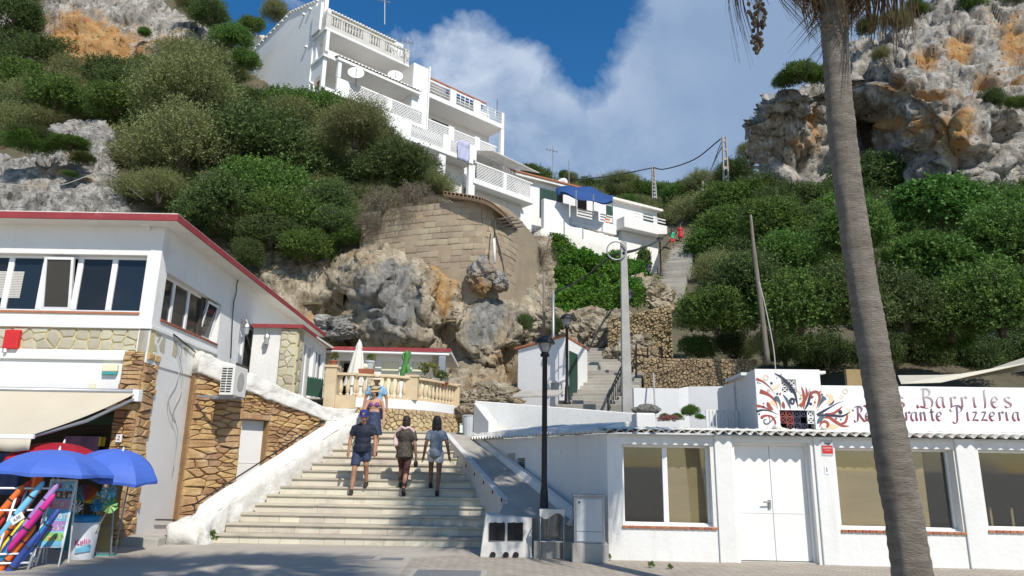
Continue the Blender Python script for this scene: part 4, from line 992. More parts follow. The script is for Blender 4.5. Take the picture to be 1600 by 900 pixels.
# white smoothed top of the parapet
tp_ = []
for k in range(1, NS + 1):
    y = Y0 + TREAD * (k - .3); z = RISE * k; x = LX[k] + .03
    tp_.append([(x - .11, y, z + .40), (x - .13, y, z + .455), (x - .50, y, z + .49), (x - .55, y, z + .36)])
rough_sweep('parapet_top', tp_, 'white_clean', para, amp=.012, freq=5, seed=2)
hr = thing('handrail', 'thin black handrail along the white stair parapet', 'handrail', (-6, 14, .6))
r0 = at(301, 790, 14.1); r1 = at(432, 706, 16.3); r2 = at(520, 648, 18.3)
MB().tube([r0, r1, r2, at(537, 642, 18.5), at(548, 645, 18.6)], .017, 8).build('rail', 'black_metal', hr, smooth=True)
for (a, b) in ((at(304, 790, 14.1), at(307, 812, 14.1)), (at(432, 706, 16.3), at(431, 724, 16.3)), (at(518, 650, 18.25), at(517, 668, 18.25))):
    MB().tube([a, b - Vector((0, 0, .25))], .014, 8).build('post', 'black_metal', hr, smooth=True)
MB().tube(catmull([at(306, 812, 14.05), at(360, 772, 14.95), at(430, 727, 16.2), at(500, 680, 17.8), at(530, 656, 18.4), at(551, 638, 18.7)], 5), .008, 5).build('loose_cable', 'cable', hr)
for (x, y, z, s) in ((-6.75, 13.55, .0, 1), ):
    one(MB().box(-7.25, -6.3, 13.25, 13.75, -.05, .15).build('doorstep', 'concrete', bevel=.03), 'low worn concrete step at the foot of the stone pillar', 'step')
# terrace wall
pp = [(549, 19.0), (600, 19.25), (640, 19.6), (670, 20.1), (695, 20.8), (718, 21.7)]
plan = [at(a, 640, y) for a, y in pp]; plan = [Vector((p.x, p.y, 0)) for p in plan]; plan = catmull(plan, 6)
acc = [0]
for a, b in zip(plan, plan[1:]): acc.append(acc[-1] + (b - a).length)


def on_plan(u, z, out=0.0):
    u = max(0, min(acc[-1] - 1e-4, u)); i = max(j for j in range(len(acc)) if acc[j] <= u); i = min(i, len(plan) - 2); t = (u - acc[i]) / (acc[i + 1] - acc[i]); p = plan[i].lerp(plan[i + 1], t)
    dv = (plan[i + 1] - plan[i]).normalized(); return Vector((p.x, p.y, z)) + Vector((dv.y, -dv.x, 0)) * out


TU = acc[-1]; ZW0, ZW1, ZW2, ZR = ZT - .02, 2.94, 3.20, 3.86


def plan_strip(name, z0, z1, o0, o1, m, parent, u0=0, u1=None, n=40, bevel=0):
    u1 = TU if u1 is None else u1; vs = []; mb = MB()
    for k in range(n + 1):
        u = u0 + (u1 - u0) * k / n; vs += [on_plan(u, z0, o1), on_plan(u, z1, o1), on_plan(u, z1, o0), on_plan(u, z0, o0)]
    mb.add(vs, [(k * 4 + j, (k + 1) * 4 + j, (k + 1) * 4 + (j + 1) % 4, k * 4 + (j + 1) % 4) for k in range(n) for j in range(4)] + [(0, 1, 2, 3), (n * 4 + 3, n * 4 + 2, n * 4 + 1, n * 4)])
    return mb.build(name, m, parent, bevel=bevel)


tw = thing('terrace_wall', 'curved tan rubble wall with a white band at the top of the stairs', 'wall', on_plan(1.5, ZT))
plan_strip('backing', ZW0 - .5, ZW1, -.3, -.02, 'tan_mortar', tw)
for c in voronoi([(0, ZW0), (TU, ZW0), (TU, ZW1), (0, ZW1)], 150, 12, 1.1, 1): cell_stone('stone', c, lambda x, z, o: on_plan(x, z, -.02 + o), 'tan_stone', tw, .07, .93)
plan_strip('white_band', ZW1, ZW2, -.4, .02, 'white_clean', tw, bevel=.01)
struct(MB().prism([plan[0] + Vector((-1.6, .2, ZW2 - .05))] + [p + Vector((0, .1, ZW2 - .05)) for p in plan] + [Vector((-1.6, 26, ZW2 - .05)), Vector((-7, 26, ZW2 - .05)), Vector((-7, 19.2, ZW2 - .05))], (0, 0, .04)).build('terrace_floor', 'concrete'))
bal = thing('balustrade', 'cream stone balustrade with turned balusters around the terrace', 'balustrade', on_plan(1.5, ZW2))
plan_strip('top_rail', ZR - .07, ZR, -.24, .0, 'balustrade_stone', bal, bevel=.015); plan_strip('bottom_rail', ZW2 + .002, ZW2 + .055, -.22, -.02, 'balustrade_stone', bal, bevel=.008)
bp_ = MB().lathe([(.06, 0), (.06, .035), (.035, .05), (.032, .07), (.048, .10), (.062, .17), (.06, .22), (.042, .32), (.028, .42), (.026, .45), (.042, .47), (.042, .49), (.055, .51), (.055, .535)], n=12).mesh('baluster', True); bp_.materials.append(MATS['balustrade_stone'])
um = None; us = []
um = min(range(400), key=lambda i: abs((lambda p: 800 + FPX * p.x / ((p - EYE).dot(CAMR @ Vector((0, 0, -1)))))(on_plan(TU * i / 400, ZR)) - 651)) * TU / 400
for k in range(60):
    u = .12 + k * .192
    if abs(u - um) < .2 or u > TU - .15: continue
    mk('baluster', bp_, None, bal, Matrix.Translation(on_plan(u, ZW2 + .055, -.12)))
for u, w, zt in ((um, .17, ZR + .05), (TU - .05, .12, ZR + .03)):
    p = on_plan(u, 0, -.12); MB(Matrix.Translation(p)).box(-w, w, -w, w, ZW2 + .002, zt - .06).box(-w - .03, w + .03, -w - .03, w + .03, zt - .06, zt).build('pier', 'balustrade_stone', bal, bevel=.01)
lp = at(518, 600, 18.95); MB(Matrix.Translation((lp.x, lp.y, 0))).box(-.15, .15, -.15, .15, 2.6, 3.98).box(-.18, .18, -.18, .18, 3.98, 4.05).build('pier', 'balustrade_stone', bal, bevel=.01)
MB().box(lp.x + .1, plan[0].x + .1, 18.88, 19.1, ZR - .07, ZR - .002).build('rail_end', 'balustrade_stone', bal); MB().box(lp.x + .1, plan[0].x + .1, 18.9, 19.1, 2.6, ZW2 + .05).build('rail_base', 'balustrade_stone', bal)
for k in range(3): mk('baluster', bp_, None, bal, Matrix.Translation((lp.x + .25 + k * .19, 19.0, ZW2 + .055)))

# terrace bar behind
FB = Fr((at(500, 560, 22.8).x, 22.8), (1, 0)); bx1 = FB.px(694, 560)[0]; bz = FB.px(600, 551)[1]
bar = thing('terrace_bar', 'low white terrace building with red roof edge under the rock face', 'house', FB.w(2, 0, 3.2))
dk = FB.rect(528, 563, 549, 610); d1 = FB.rect(595, 565, 623, 610); d2 = FB.rect(643, 566, 671, 610)
hs = [(r[0], r[1], 3.16, r[3]) for r in (dk, d1, d2)]
MB(FB).wall(-.6, bx1, 3.1, bz - .05, hs, .2).build('wall', 'white_clean', bar, bevel=.008)
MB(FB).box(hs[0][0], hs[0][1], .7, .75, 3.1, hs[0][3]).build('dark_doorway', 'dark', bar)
for h in hs[1:]: MB(FB).box(h[0], h[1], .05, .1, 3.1, h[3]).build('shutter', 'cream_plastic', bar, bevel=.01)
for a, b in ((503, 517), (577, 586), (675, 687)):
    xa, xb = FB.px(a, 575)[0], FB.px(b, 575)[0]; pr_ = MB(FB).box(xa, xb, -.06, .1, 3.1, bz - .05).build('stone_pier', 'crazy_grout', bar)
    for c in voronoi([(xa, 3.1), (xb, 3.1), (xb, bz - .06), (xa, bz - .06)], 12, a): cell_stone('stone', c, lambda x, z, o: FB.w(x, -.06 - o, z), 'crazy_stone', pr_, .02, .93)
brf = MB(FB).box(-.6, bx1 + .25, -.35, 3.2, bz - .05, bz + .06).build('roof', 'soffit', bar)
MB(FB).box(-.6, bx1 + .25, -.38, -.35, bz + .0, bz + .12).build('fascia', 'red_fascia', brf)
MB().tube([FB.w(-.6, -.42, bz - .04), FB.w(bx1 + .2, -.42, bz - .09)], .04, 8).build('gutter', 'white_clean', brf, smooth=True)
# ---------------------------------------------------------------- restaurant on the right
FR = Fr((1.72, 12.5), (1, -.05)); RZ = 2.10; RLEN = 12.5
rest = thing('restaurant', 'long low white restaurant with wavy eaves and painted sign on the right', 'restaurant', FR.w(4, 0, 0))
o1 = FR.rect(973, 696, 1112, 822); o2 = FR.rect(1310, 702, 1497, 829); o3 = FR.rect(1537, 704, 1660, 829); od = FR.rect(1152, 690, 1273, 884)
od = (od[0], od[1], 0.0, od[3] - .02); o3 = (o3[0], o3[0] + 2.0, o3[2], o3[3])
zt_ = max(o1[3], o2[3], o3[3]); o1, o2, o3 = [(a, b, c, zt_) for a, b, c, dd_ in (o1, o2, o3)]
FRb = Fr(FR.w(0, .0, 0), (1, -.05))
MB(FR).wall(0.0, RLEN, 0, RZ, [o1, od, o2, o3], .3).build('front_wall', 'white_wall', rest, bevel=.012)
# inside: rooms seen through the panes
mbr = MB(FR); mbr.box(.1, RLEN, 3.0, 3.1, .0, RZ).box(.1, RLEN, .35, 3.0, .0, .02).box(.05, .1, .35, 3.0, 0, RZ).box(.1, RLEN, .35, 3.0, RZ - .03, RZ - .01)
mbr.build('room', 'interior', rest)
for (o, n, brd) in ((o1, 2, (.5, 1.0)), (o2, 2, (.02, .80)), (o3, 2, None)):
    w = window(FR, o, n, rest, .17, .045, 'glass_clear')
    MB(FR).box(o[0] - .0, o[1] + .0, .12, .17, o[2] - .0, o[2] + .03).build('sill_board', 'frame_white', w)
    k = 0; x = o[0] - .02
    while x < o[1] + .04:      # brick-on-edge sill, tile by tile
        MB(FR).box(x, min(x + .105, o[1] + .06), -.03, .13, o[2] - .045, o[2] - .003).build('sill_tile', 'terracotta', w, bevel=.006); x += .115
    if brd:
        a, b = o[0] + (o[1] - o[0]) * brd[0], o[0] + (o[1] - o[0]) * brd[1]
        MB(FR).box(a, b, .26 if brd[1] < 1 else .30, .28 if brd[1] < 1 else .32, o[2] - .05, o[3] + .1).build('board', 'window_board', w)
for x in np.linspace(o3[0] + .15, o3[1], 6): MB(FR).box(x, x + .04, .8, .84, .6, .95).build('chair_rail', 'window_board', rest)
# door leaves
dr_ = MB(FR); mid = (od[0] + od[1]) / 2; dy = .19
for a, b in ((od[0] + .04, mid - .004), (mid + .004, od[1] - .04)):
    lf = MB(FR).box(a, b, dy, dy + .05, .03, od[3] - .05).build('door', 'door_white', rest, bevel=.005)
    MB(FR).box(a + .0, b - .0, dy - .006, dy - .0005, .80, .812).build('rail', 'door_white', lf)
    if a < mid - .1:
        MB(FR).box(b - .07, b - .03, dy - .03, dy - .001, .88, 1.02).build('lock_plate', 'galvanised', lf); MB().tube([FR.w(b - .05, dy - .03, .99), FR.w(b - .05, dy - .07, .99), FR.w(b - .17, dy - .07, .985)], .011, 8).build('handle', 'galvanised', lf, smooth=True)
MB(FR).box(od[0], od[0] + .04, .12, .26, 0, od[3]).box(od[1] - .04, od[1], .12, .26, 0, od[3]).box(od[0] + .04, od[1] - .04, .12, .26, od[3] - .05, od[3]).build('door_frame', 'door_white', rest)
MB(FR).box(od[0], od[1], .06, .3, -.02, .02).build('threshold', 'concrete', rest)
# proud piers
for a, b in ((1118, 1150), (1276, 1308), (1500, 1536)):
    xa, xb = FR.px(a, 780)[0], FR.px(b, 780)[0]; MB(FR).box(xa + .02, xb - .02, -.035, -.0005, 0, RZ - .002).build('pier', 'white_wall', rest, bevel=.015)
MB(FR).box(o1[0] - .05, RLEN, -.02, -.0006, zt_ + .12, zt_ + .15).build('lintel_trim', 'soffit', rest)
# return wall along the ramp
SW0, SW1 = Vector((-.92, 18.35, 0)), Vector((1.72, 12.5, 0)); FD = Fr(SW0, (SW1 - SW0)); SWL = (SW1 - SW0).length
vh = [FD.rect(807, 716, 820, 734)]
MB(FD).wall(0, SWL - .002, 0, RZ, vh, .25).build('side_wall', 'white_wall', rest, bevel=.01)
mv = MB(FD)
for k in range(6): mv.box(vh[0][0], vh[0][1], .03 + .003 * k, .06 + .003 * k, vh[0][2] + k * (vh[0][3] - vh[0][2]) / 6, vh[0][2] + (k + .65) * (vh[0][3] - vh[0][2]) / 6)
v_ = mv.build('louvre_vent', 'galvanised', rest); MB(FD).box(vh[0][0], vh[0][1], .12, .14, vh[0][2], vh[0][3]).build('vent_back', 'dark', v_)
q = FD.rect(795, 708, 805, 717); MB(FD).box(*q[:2], -.02, -.001, *q[2:]).build('tile_plaque', 'crazy_stone', rest)
for q in (FD.rect(832, 699, 845, 714), FD.rect(865, 703, 876, 714)): MB(FD).box(*q[:2], -.015, -.001, *q[2:]).build('blank_plaque', 'white_clean', rest)


# corrugated eave sheet, real waves
def corrugated(name, fr, x0, x1, y0, z0, y1, z1, m, parent, pitch=.178, amp=.032, th=.008):
    n = int((x1 - x0) / pitch * 10); vs = []
    for k in range(n + 1):
        x = x0 + (x1 - x0) * k / n; w = amp * math.sin(2 * math.pi * x / pitch)
        vs += [(x, y0, z0 + w), (x, y1, z1 + w), (x, y1, z1 + w - th), (x, y0, z0 + w - th)]
    return MB(fr).add(vs, [(k * 4 + j, k * 4 + (j + 1) % 4, (k + 1) * 4 + (j + 1) % 4, (k + 1) * 4 + j) for k in range(n) for j in range(4)]).build(name, m, parent, smooth=False, fix=True)


corrugated('roof_sheet', FR, -.12, RLEN, -.17, RZ + .045, .35, RZ + .12, 'roof_white', rest)
corrugated('roof_sheet', FD, .1, SWL - .02, -.16, RZ + .045, .35, RZ + .12, 'roof_white', rest)
rough_sweep('roof_edge', [[FR.w(x, y, z) for y, z in ((-.06, RZ + .085), (.02, RZ + .115), (.6, RZ + .15), (.6, RZ + .05))] for x in (-.05, 3, 6, 9, RLEN)], 'roof_white', rest, amp=.035, freq=4, seed=4)
rough_sweep('roof_edge', [[FD.w(x, y, z) for y, z in ((-.05, RZ + .085), (.03, RZ + .13 + e), (.6, RZ + .24 + e), (.6, RZ + .05))] for x, e in ((.0, .05), (2, .06), (4, .03), (SWL - .02, .0))], 'roof_white', rest, amp=.035, freq=4, seed=7)
# long white parapet over the left part of the roof
pa, pb = at(742, 626, 18.4), at(1000, 646, 16.6)
MB().hexa([(pa.x, pa.y, 2.0), (pb.x, pb.y, 2.0), (pb.x + .1, pb.y + .22, 2.0), (pa.x + .1, pa.y + .22, 2.0), tuple(pa), tuple(pb), (pb.x + .1, pb.y + .22, pb.z), (pa.x + .1, pa.y + .22, pa.z)]).build('roof_parapet', 'white_wall', rest, bevel=.02)
pc = at(764, 640, 17.6)
MB().hexa([(pa.x - .02, pa.y - .02, 2.0), (pc.x, pc.y, 2.0), (pc.x + .2, pc.y + .1, 2.0), (pa.x + .2, pa.y + .1, 2.0), (pa.x - .02, pa.y - .02, pa.z - .05), (pc.x, pc.y, 2.55), (pc.x + .2, pc.y + .1, 2.55), (pa.x + .2, pa.y + .1, pa.z - .05)]).build('parapet_return', 'white_wall', rest, bevel=.02)
# sign wall
FG = Fr(FR.w(0, .62, 0), (1, -.05)); g0 = RZ + .02
tl, tr = FG.px(1182, 620)[0], FG.px(1284, 620)[0]; tz = FG.px(1230, 577)[1]; mz = FG.px(1450, 604)[1]
gb = FG.rect(1221, 593, 1244, 614); gr = FG.rect(1219, 641, 1274, 672); gr = (gr[0], gr[1], g0 + .12, gr[3])
MB(FG).wall(tl, tr, g0, tz, [gb, gr], .2).build('sign_block', 'white_clean', rest, bevel=.01)
MB(FG).box(tr + .002, RLEN, .0, .18, g0, mz).build('sign_wall', 'white_clean', rest, bevel=.01)
MB(FG).box(tl, tl + .2, .21, 1.6, g0, tz - .002).build('sign_return', 'white_wall', rest, bevel=.01)
MB(FG).box(tl - .12, tl - .002, .5, 1.7, tz - .06, tz - .004).build('eave_slab', 'white_wall', rest); MB(FG).box(tr + .003, tr + .12, .02, .4, tz - .07, tz - .02).build('eave_slab', 'white_wall', rest)
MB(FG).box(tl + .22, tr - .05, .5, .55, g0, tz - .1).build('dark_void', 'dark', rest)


def lattice(fr, r, nx, nz, y, m, parent, bar=.012, th=.05, skip=()):
    w = (r[1] - r[0]) / nx; h = (r[3] - r[2]) / nz; k = 0
    for i in range(nx):
        for j in range(nz):
            if (i, j) in skip: continue
            xa, za = r[0] + i * w, r[2] + j * h; mb = MB(fr); b = bar
            mb.box(xa, xa + b, y, y + th, za, za + h).box(xa + w - b, xa + w - .0005, y, y + th, za, za + h).box(xa + b, xa + w - b, y, y + th, za, za + b).box(xa + b, xa + w - b, y, y + th, za + h - b, za + h - .0005)
            c = Vector((xa + w / 2, 0, za + h / 2))
            for (ex, ez) in ((xa, za), (xa + w, za), (xa, za + h), (xa + w, za + h)):
                dx, dz = (ex - c.x) * .9, (ez - c.z) * .9; nx_, nz_ = -dz, dx; l = math.hypot(nx_, nz_); nx_, nz_ = nx_ / l * b * .6, nz_ / l * b * .6
                mb.prism([(c.x + nx_, y + .004, c.z + nz_), (c.x + dx + nx_, y + .004, c.z + dz + nz_), (c.x + dx - nx_, y + .004, c.z + dz - nz_), (c.x - nx_, y + .004, c.z - nz_)], (0, th * .8, 0))
            mb.build('breeze_block', m[(i * 3 + j * 5) % len(m)], parent, fix=False)


lattice(FG, gb, 2, 2, .02, ['white_clean'], rest, .013)
lattice(FG, gr, 5, 3, .03, ['grille_red', 'paint_navy', 'white_clean', 'grille_red', 'paint_navy'], rest, .014, skip=((3, 1), (4, 0), (0, 0)))
for (a, b, c) in ((1213, 668, .07), (1222, 671, .05), (1285, 669, .05), (1238, 672, .04)):
    x, z = FG.px(a, b); o = boulder('rubble', FG.w(x, -.06, z), (c, c * .8, c * .7), 'roof_white', a, .3, 1, 2); put(o, rest)


# painted mural and lettering: broad-nib strokes lying on the wall
def stroke(fr, pts, w, m, parent, y=-.003, name='brush_stroke', nib=None, taper=True, n=7):
    P = catmull([(p[0], 0, p[1]) for p in pts], n); vs = []; L = len(P)
    for i, p in enumerate(P):
        t = (P[min(i + 1, L - 1)] - P[max(i - 1, 0)]).normalized(); s = i / (L - 1)
        if nib is not None: o = Vector((math.cos(nib), 0, math.sin(nib))) * w * .5 + Vector((-t.z, 0, t.x)) * w * .10
        else: o = Vector((-t.z, 0, t.x)) * w * .5 * ((taper(s) if callable(taper) else math.sin(math.pi * min(1, s * 1.0 + .02)) ** .7) if taper else 1)
        vs += [(p.x + o.x, y, p.z + o.z), (p.x - o.x, y, p.z - o.z), (p.x - o.x, y + .0025, p.z - o.z), (p.x + o.x, y + .0025, p.z + o.z)]
    return MB(fr).add(vs, [(k * 4, (k + 1) * 4, (k + 1) * 4 + 1, k * 4 + 1) for k in range(L - 1)]).build(name, m, parent, fix=False)


def dot(fr, x, z, r, m, parent, ring=False, y=-.003):
    n = 16; c = [(x + r * math.cos(6.2832 * k / n), y, z + r * math.sin(6.2832 * k / n)) for k in range(n)]
    if ring:
        i_ = [(x + r * .72 * math.cos(6.2832 * k / n), y, z + r * .72 * math.sin(6.2832 * k / n)) for k in range(n)]
        MB(fr).add(c + i_, [(k, (k + 1) % n, n + (k + 1) % n, n + k) for k in range(n)]).build('ring', m, parent, fix=False)
    else: MB(fr).add(c, [tuple(range(n))]).build('dot', m, parent, fix=False)


mural = thing('mural', 'painted swirl mural of maroon and navy sprays on the white sign block', 'mural', FG.w(tl + .5, 0, g0))
Gp = lambda x, y: FG.px(1170 + x / 7.5, 570 + y / 7.5)      # traced on the wall in 1/7.5 px
grow = lambda s: .12 + .88 * math.sin(math.pi * s ** 1.6) ** .8 if s < .95 else .1
head = lambda s: max(.06, s ** 1.4) * (1 if s < .93 else .55)
tail = lambda s: max(.05, 1 - s)
for i, (pts, w, m_, tp_f) in enumerate((
        ([(85, 165), (170, 200), (250, 270), (310, 350)], 4.5, 'paint_maroon', tail), ([(130, 310), (200, 335), (270, 380), (320, 450), (340, 520)], 7.5, 'paint_maroon', tail),
        ([(85, 480), (150, 490), (230, 520), (300, 560)], 5, 'paint_maroon', tail), ([(85, 550), (160, 530), (260, 545), (370, 600)], 4.2, 'paint_navy', tail), ([(375, 540), (368, 470), (350, 420), (325, 400)], 9, 'paint_teal', head),
        ([(215, 435), (240, 490), (290, 530)], 6, 'paint_maroon', None), ([(400, 430), (405, 480), (418, 520)], 5.5, 'paint_maroon', None), ([(210, 740), (245, 660), (230, 600), (180, 600), (140, 630)], 6, 'paint_maroon', head),
        ([(215, 650), (190, 640), (175, 665), (200, 695), (240, 680), (290, 630), (345, 600)], 2.4, 'paint_teal', None), ([(320, 735), (305, 660), (270, 610), (220, 585)], 3.6, 'paint_maroon', None),
        ([(300, 100), (380, 145), (450, 210), (510, 290), (550, 370), (580, 520)], 5, 'paint_navy', None), ([(400, 350), (440, 400), (470, 460), (490, 520)], 4, 'paint_teal', None), ([(510, 440), (495, 420), (515, 405), (530, 430), (512, 460), (480, 430), (500, 395), (545, 410), (570, 470), (580, 520)], 3, 'paint_navy', None),
        ([(600, 490), (640, 430), (690, 360), (715, 270)], 7, 'paint_maroon', tail), ([(640, 520), (650, 430), (640, 330), (615, 250)], 4.5, 'paint_maroon', None), ([(660, 440), (680, 350), (668, 260)], 3.5, 'paint_maroon', None), ([(650, 530), (690, 460), (715, 370), (722, 300)], 4, 'paint_navy', None),
        ([(740, 395), (725, 365), (745, 325), (800, 320), (830, 370), (815, 450), (790, 520)], 4.4, 'paint_maroon', None), ([(755, 385), (740, 375), (745, 360)], 6, 'paint_maroon', None), ([(800, 540), (830, 470), (865, 410), (890, 375)], 10, 'paint_teal', head), ([(800, 590), (880, 540), (950, 500), (1040, 450), (1120, 425)], 4.6, 'paint_navy', tail), ([(930, 480), (980, 450), (1000, 410)], 2.6, 'paint_navy', None),
        ([(800, 600), (900, 590), (1000, 595), (1100, 600), (1195, 545)], 4.2, 'paint_navy', None), ([(890, 570), (980, 570), (1050, 530), (1100, 480)], 3.6, 'paint_maroon', None), ([(860, 620), (940, 620), (1020, 670), (1100, 715), (1190, 718)], 5.5, 'paint_maroon', None), ([(1050, 690), (1120, 680), (1150, 620), (1150, 560)], 4, 'paint_maroon', None),
        ([(830, 730), (850, 680), (900, 665), (930, 700), (905, 735), (875, 715)], 4.4, 'paint_maroon', None), ([(800, 690), (830, 650), (860, 600), (850, 560)], 7, 'paint_teal', None), ([(580, 470), (620, 420), (600, 330), (560, 300)], 2.2, 'paint_peach', None), ([(900, 350), (960, 370), (960, 430), (900, 440)], 7, 'paint_peach', None), ([(1130, 500), (1180, 540), (1160, 620)], 3, 'paint_peach', None), ([(900, 690), (960, 720), (1060, 730)], 9, 'paint_peach', None), ([(260, 300), (330, 260), (370, 220)], 4, 'paint_peach', None), ([(230, 440), (300, 450), (330, 500)], 7, 'paint_peach', None), ([(740, 500), (770, 450), (790, 380)], 3, 'paint_peach', None))):
    stroke(FG, [Gp(*p) for p in pts], w * .0115, MATS[m_].name, mural, -.003 - .0008 * (i % 6) + (.002 if 'peach' in m_ else 0), taper=tp_f or True)
for (x, y, r, m_, rg_) in ((265, 215, 14, 'paint_navy', 0), (105, 208, 8, 'paint_navy', 0), (130, 216, 7, 'paint_navy', 0), (230, 305, 16, 'paint_maroon', 1), (333, 340, 12, 'paint_navy', 0), (367, 342, 12, 'paint_maroon', 0), (172, 492, 12, 'paint_navy', 0), (170, 452, 9, 'paint_maroon', 0), (122, 577, 11, 'paint_navy', 0), (725, 458, 16, 'paint_navy', 0), (775, 440, 11, 'paint_maroon', 0), (835, 317, 10, 'paint_maroon', 0), (857, 350, 11, 'paint_navy', 0), (1072, 555, 24, 'paint_navy', 0), (1022, 630, 12, 'paint_maroon', 0), (1077, 642, 9, 'paint_navy', 0), (600, 398, 8, 'paint_navy', 0), (617, 358, 6, 'paint_navy', 0), (330, 155, 6, 'paint_navy', 0), (378, 117, 7, 'paint_navy', 0), (1130, 310, 30, 'paint_peach', 1), (200, 150, 34, 'paint_peach', 1), (1085, 380, 20, 'paint_peach', 1), (325, 395, 30, 'paint_teal', 0)):
    x_, z_ = Gp(x, y); dot(FG, x_, z_, r * .0016, m_, mural, bool(rg_), -.0075)


def grad_paint(name, z0, z1, c0, c1, zmid=.5):
    mt = bpy.data.materials.new(name); mt.use_nodes = True; MATS[name] = mt; nt = mt.node_tree; N = nt.nodes; L = nt.links; g = N.new('ShaderNodeNewGeometry'); s = N.new('ShaderNodeSeparateXYZ'); L.new(g.outputs['Position'], s.inputs[0])
    r = N.new('ShaderNodeMapRange'); r.inputs[1].default_value = z0; r.inputs[2].default_value = z1; L.new(s.outputs['Z'], r.inputs[0]); x = N.new('ShaderNodeMix'); x.data_type = 'RGBA'; L.new(r.outputs[0], x.inputs[0]); x.inputs[6].default_value = (*c0, 1); x.inputs[7].default_value = (*c1, 1)
    L.new(x.outputs[2], N['Principled BSDF'].inputs['Base Color']); N['Principled BSDF'].inputs['Roughness'].default_value = .8


GL = {'o': [[(.35, 1), (.05, .75), (.02, .35), (.3, 0), (.62, .2), (.66, .65), (.35, 1)]], 'a': [[(.62, .95), (.3, 1), (.03, .6), (.06, .15), (.3, 0), (.6, .35)], [(.64, 1), (.6, .4), (.66, .06), (.82, .08)]],
      's': [[(.58, .85), (.4, 1), (.12, .9), (.12, .65), (.35, .5), (.58, .32), (.5, .05), (.2, 0), (.0, .15)]], 'e': [[(.08, .5), (.35, .52), (.58, .7), (.48, .96), (.25, 1), (.03, .65), (.06, .2), (.3, 0), (.62, .2)]],
      'r': [[(.12, 1), (.14, .5), (.1, 0)], [(.14, .65), (.3, .95), (.5, 1), (.6, .84)]], 'i': [[(.12, 1), (.12, .4), (.14, .1), (.28, .04)], [(.12, 1.3), (.2, 1.42)]], 'l': [[(.42, 1.75), (.22, 1.55), (.2, .5), (.12, 0), (.02, -.05)]],
      't': [[(.15, 1.4), (.14, .5), (.2, .06), (.42, .06)], [(-.08, 1), (.15, 1.02), (.4, 1)]], 'u': [[(.08, 1), (.08, .3), (.28, 0), (.55, .25)], [(.6, 1), (.58, .3), (.66, .05), (.78, .06)]], 'n': [[(.1, 1), (.1, .5), (.1, 0)], [(.1, .6), (.3, .95), (.52, .9), (.56, .5), (.56, .1), (.7, .04)]],
      'z': [[(.05, .95), (.3, 1.0), (.55, .98)], [(.55, .98), (.3, .5), (.0, .03)], [(.0, .03), (.3, .1), (.66, .02)]], 'B': [[(.3, 1.7), (.22, 1), (.25, .2), (.15, 0)], [(-.45, .25), (-.4, -.02), (-.15, .1), (.15, 0)], [(-.25, 1.45), (.1, 1.75), (.6, 1.75), (.85, 1.5), (.7, 1.15), (.35, 1.0)], [(.35, 1.0), (.8, .9), (1.0, .55), (.85, .1), (.5, -.05), (.15, 0)]],
      'L': [[(-.1, 1.55), (.15, 1.75), (.4, 1.6), (.32, .8), (.2, .1)], [(-.3, .0), (-.05, .2), (.3, .0), (.7, .05), (.95, .35)]], 'R': [[(.3, 1.6), (.25, .8), (.15, 0), (-.1, -.18), (-.25, .08)], [(-.2, 1.1), (-.32, 1.3), (.0, 1.6), (.5, 1.65), (.75, 1.35), (.6, 1.0), (.3, .85)], [(.35, .85), (.6, .4), (.95, -.05), (1.25, .05)]],
      'P': [[(.55, 1.65), (.5, .8), (.4, 0), (.15, -.35), (-.15, -.1)], [(.05, 1.15), (-.15, 1.05), (-.25, 1.35), (.1, 1.65), (.7, 1.75), (1.1, 1.4), (.9, 1.05), (.55, .95)]]}
sgn = thing('sign_lettering', 'ornate maroon lettering Los Barriles Restaurante Pizzeria painted on the white wall', 'lettering', FG.w(7, 0, mz - .3))
for (row, base, xh, letters, nib) in (('sign_upper', 637, 16.5, [('L', 1351), ('o', 1378), ('s', 1403), ('B', 1441), ('a', 1464), ('r', 1485), ('r', 1502), ('i', 1521), ('l', 1537), ('e', 1550), ('s', 1570)], .20),
                                      ('sign_lower', 657.5, 13.5, [('R', 1338), ('e', 1353), ('s', 1366), ('t', 1378), ('a', 1387), ('u', 1400), ('r', 1415), ('a', 1424), ('n', 1438), ('t', 1455), ('e', 1464), ('P', 1490), ('i', 1511), ('z', 1520), ('z', 1534), ('e', 1547), ('r', 1561), ('i', 1572), ('a', 1583)], .24)):
    zb_ = FG.px(1460, base)[1]; sc = abs(FG.px(1460, base - xh)[1] - zb_)
    grad_paint(row, zb_ + (.0 if row == 'sign_upper' else -.02), zb_ + sc * (1.15 if row == 'sign_upper' else 1.0), (.20, .035, .055), (.38, .34, .36) if row == 'sign_upper' else (.17, .11, .16))
    for ch, x in letters:
        x0_ = FG.px(x, base)[0]; zz = FG.px(x, base)[1]
        for pts in GL[ch]: stroke(FG, [(x0_ + p[0] * sc, zz + p[1] * sc) for p in pts], sc * nib, row, sgn, -.003, 'letter', nib=rad(35), n=6)
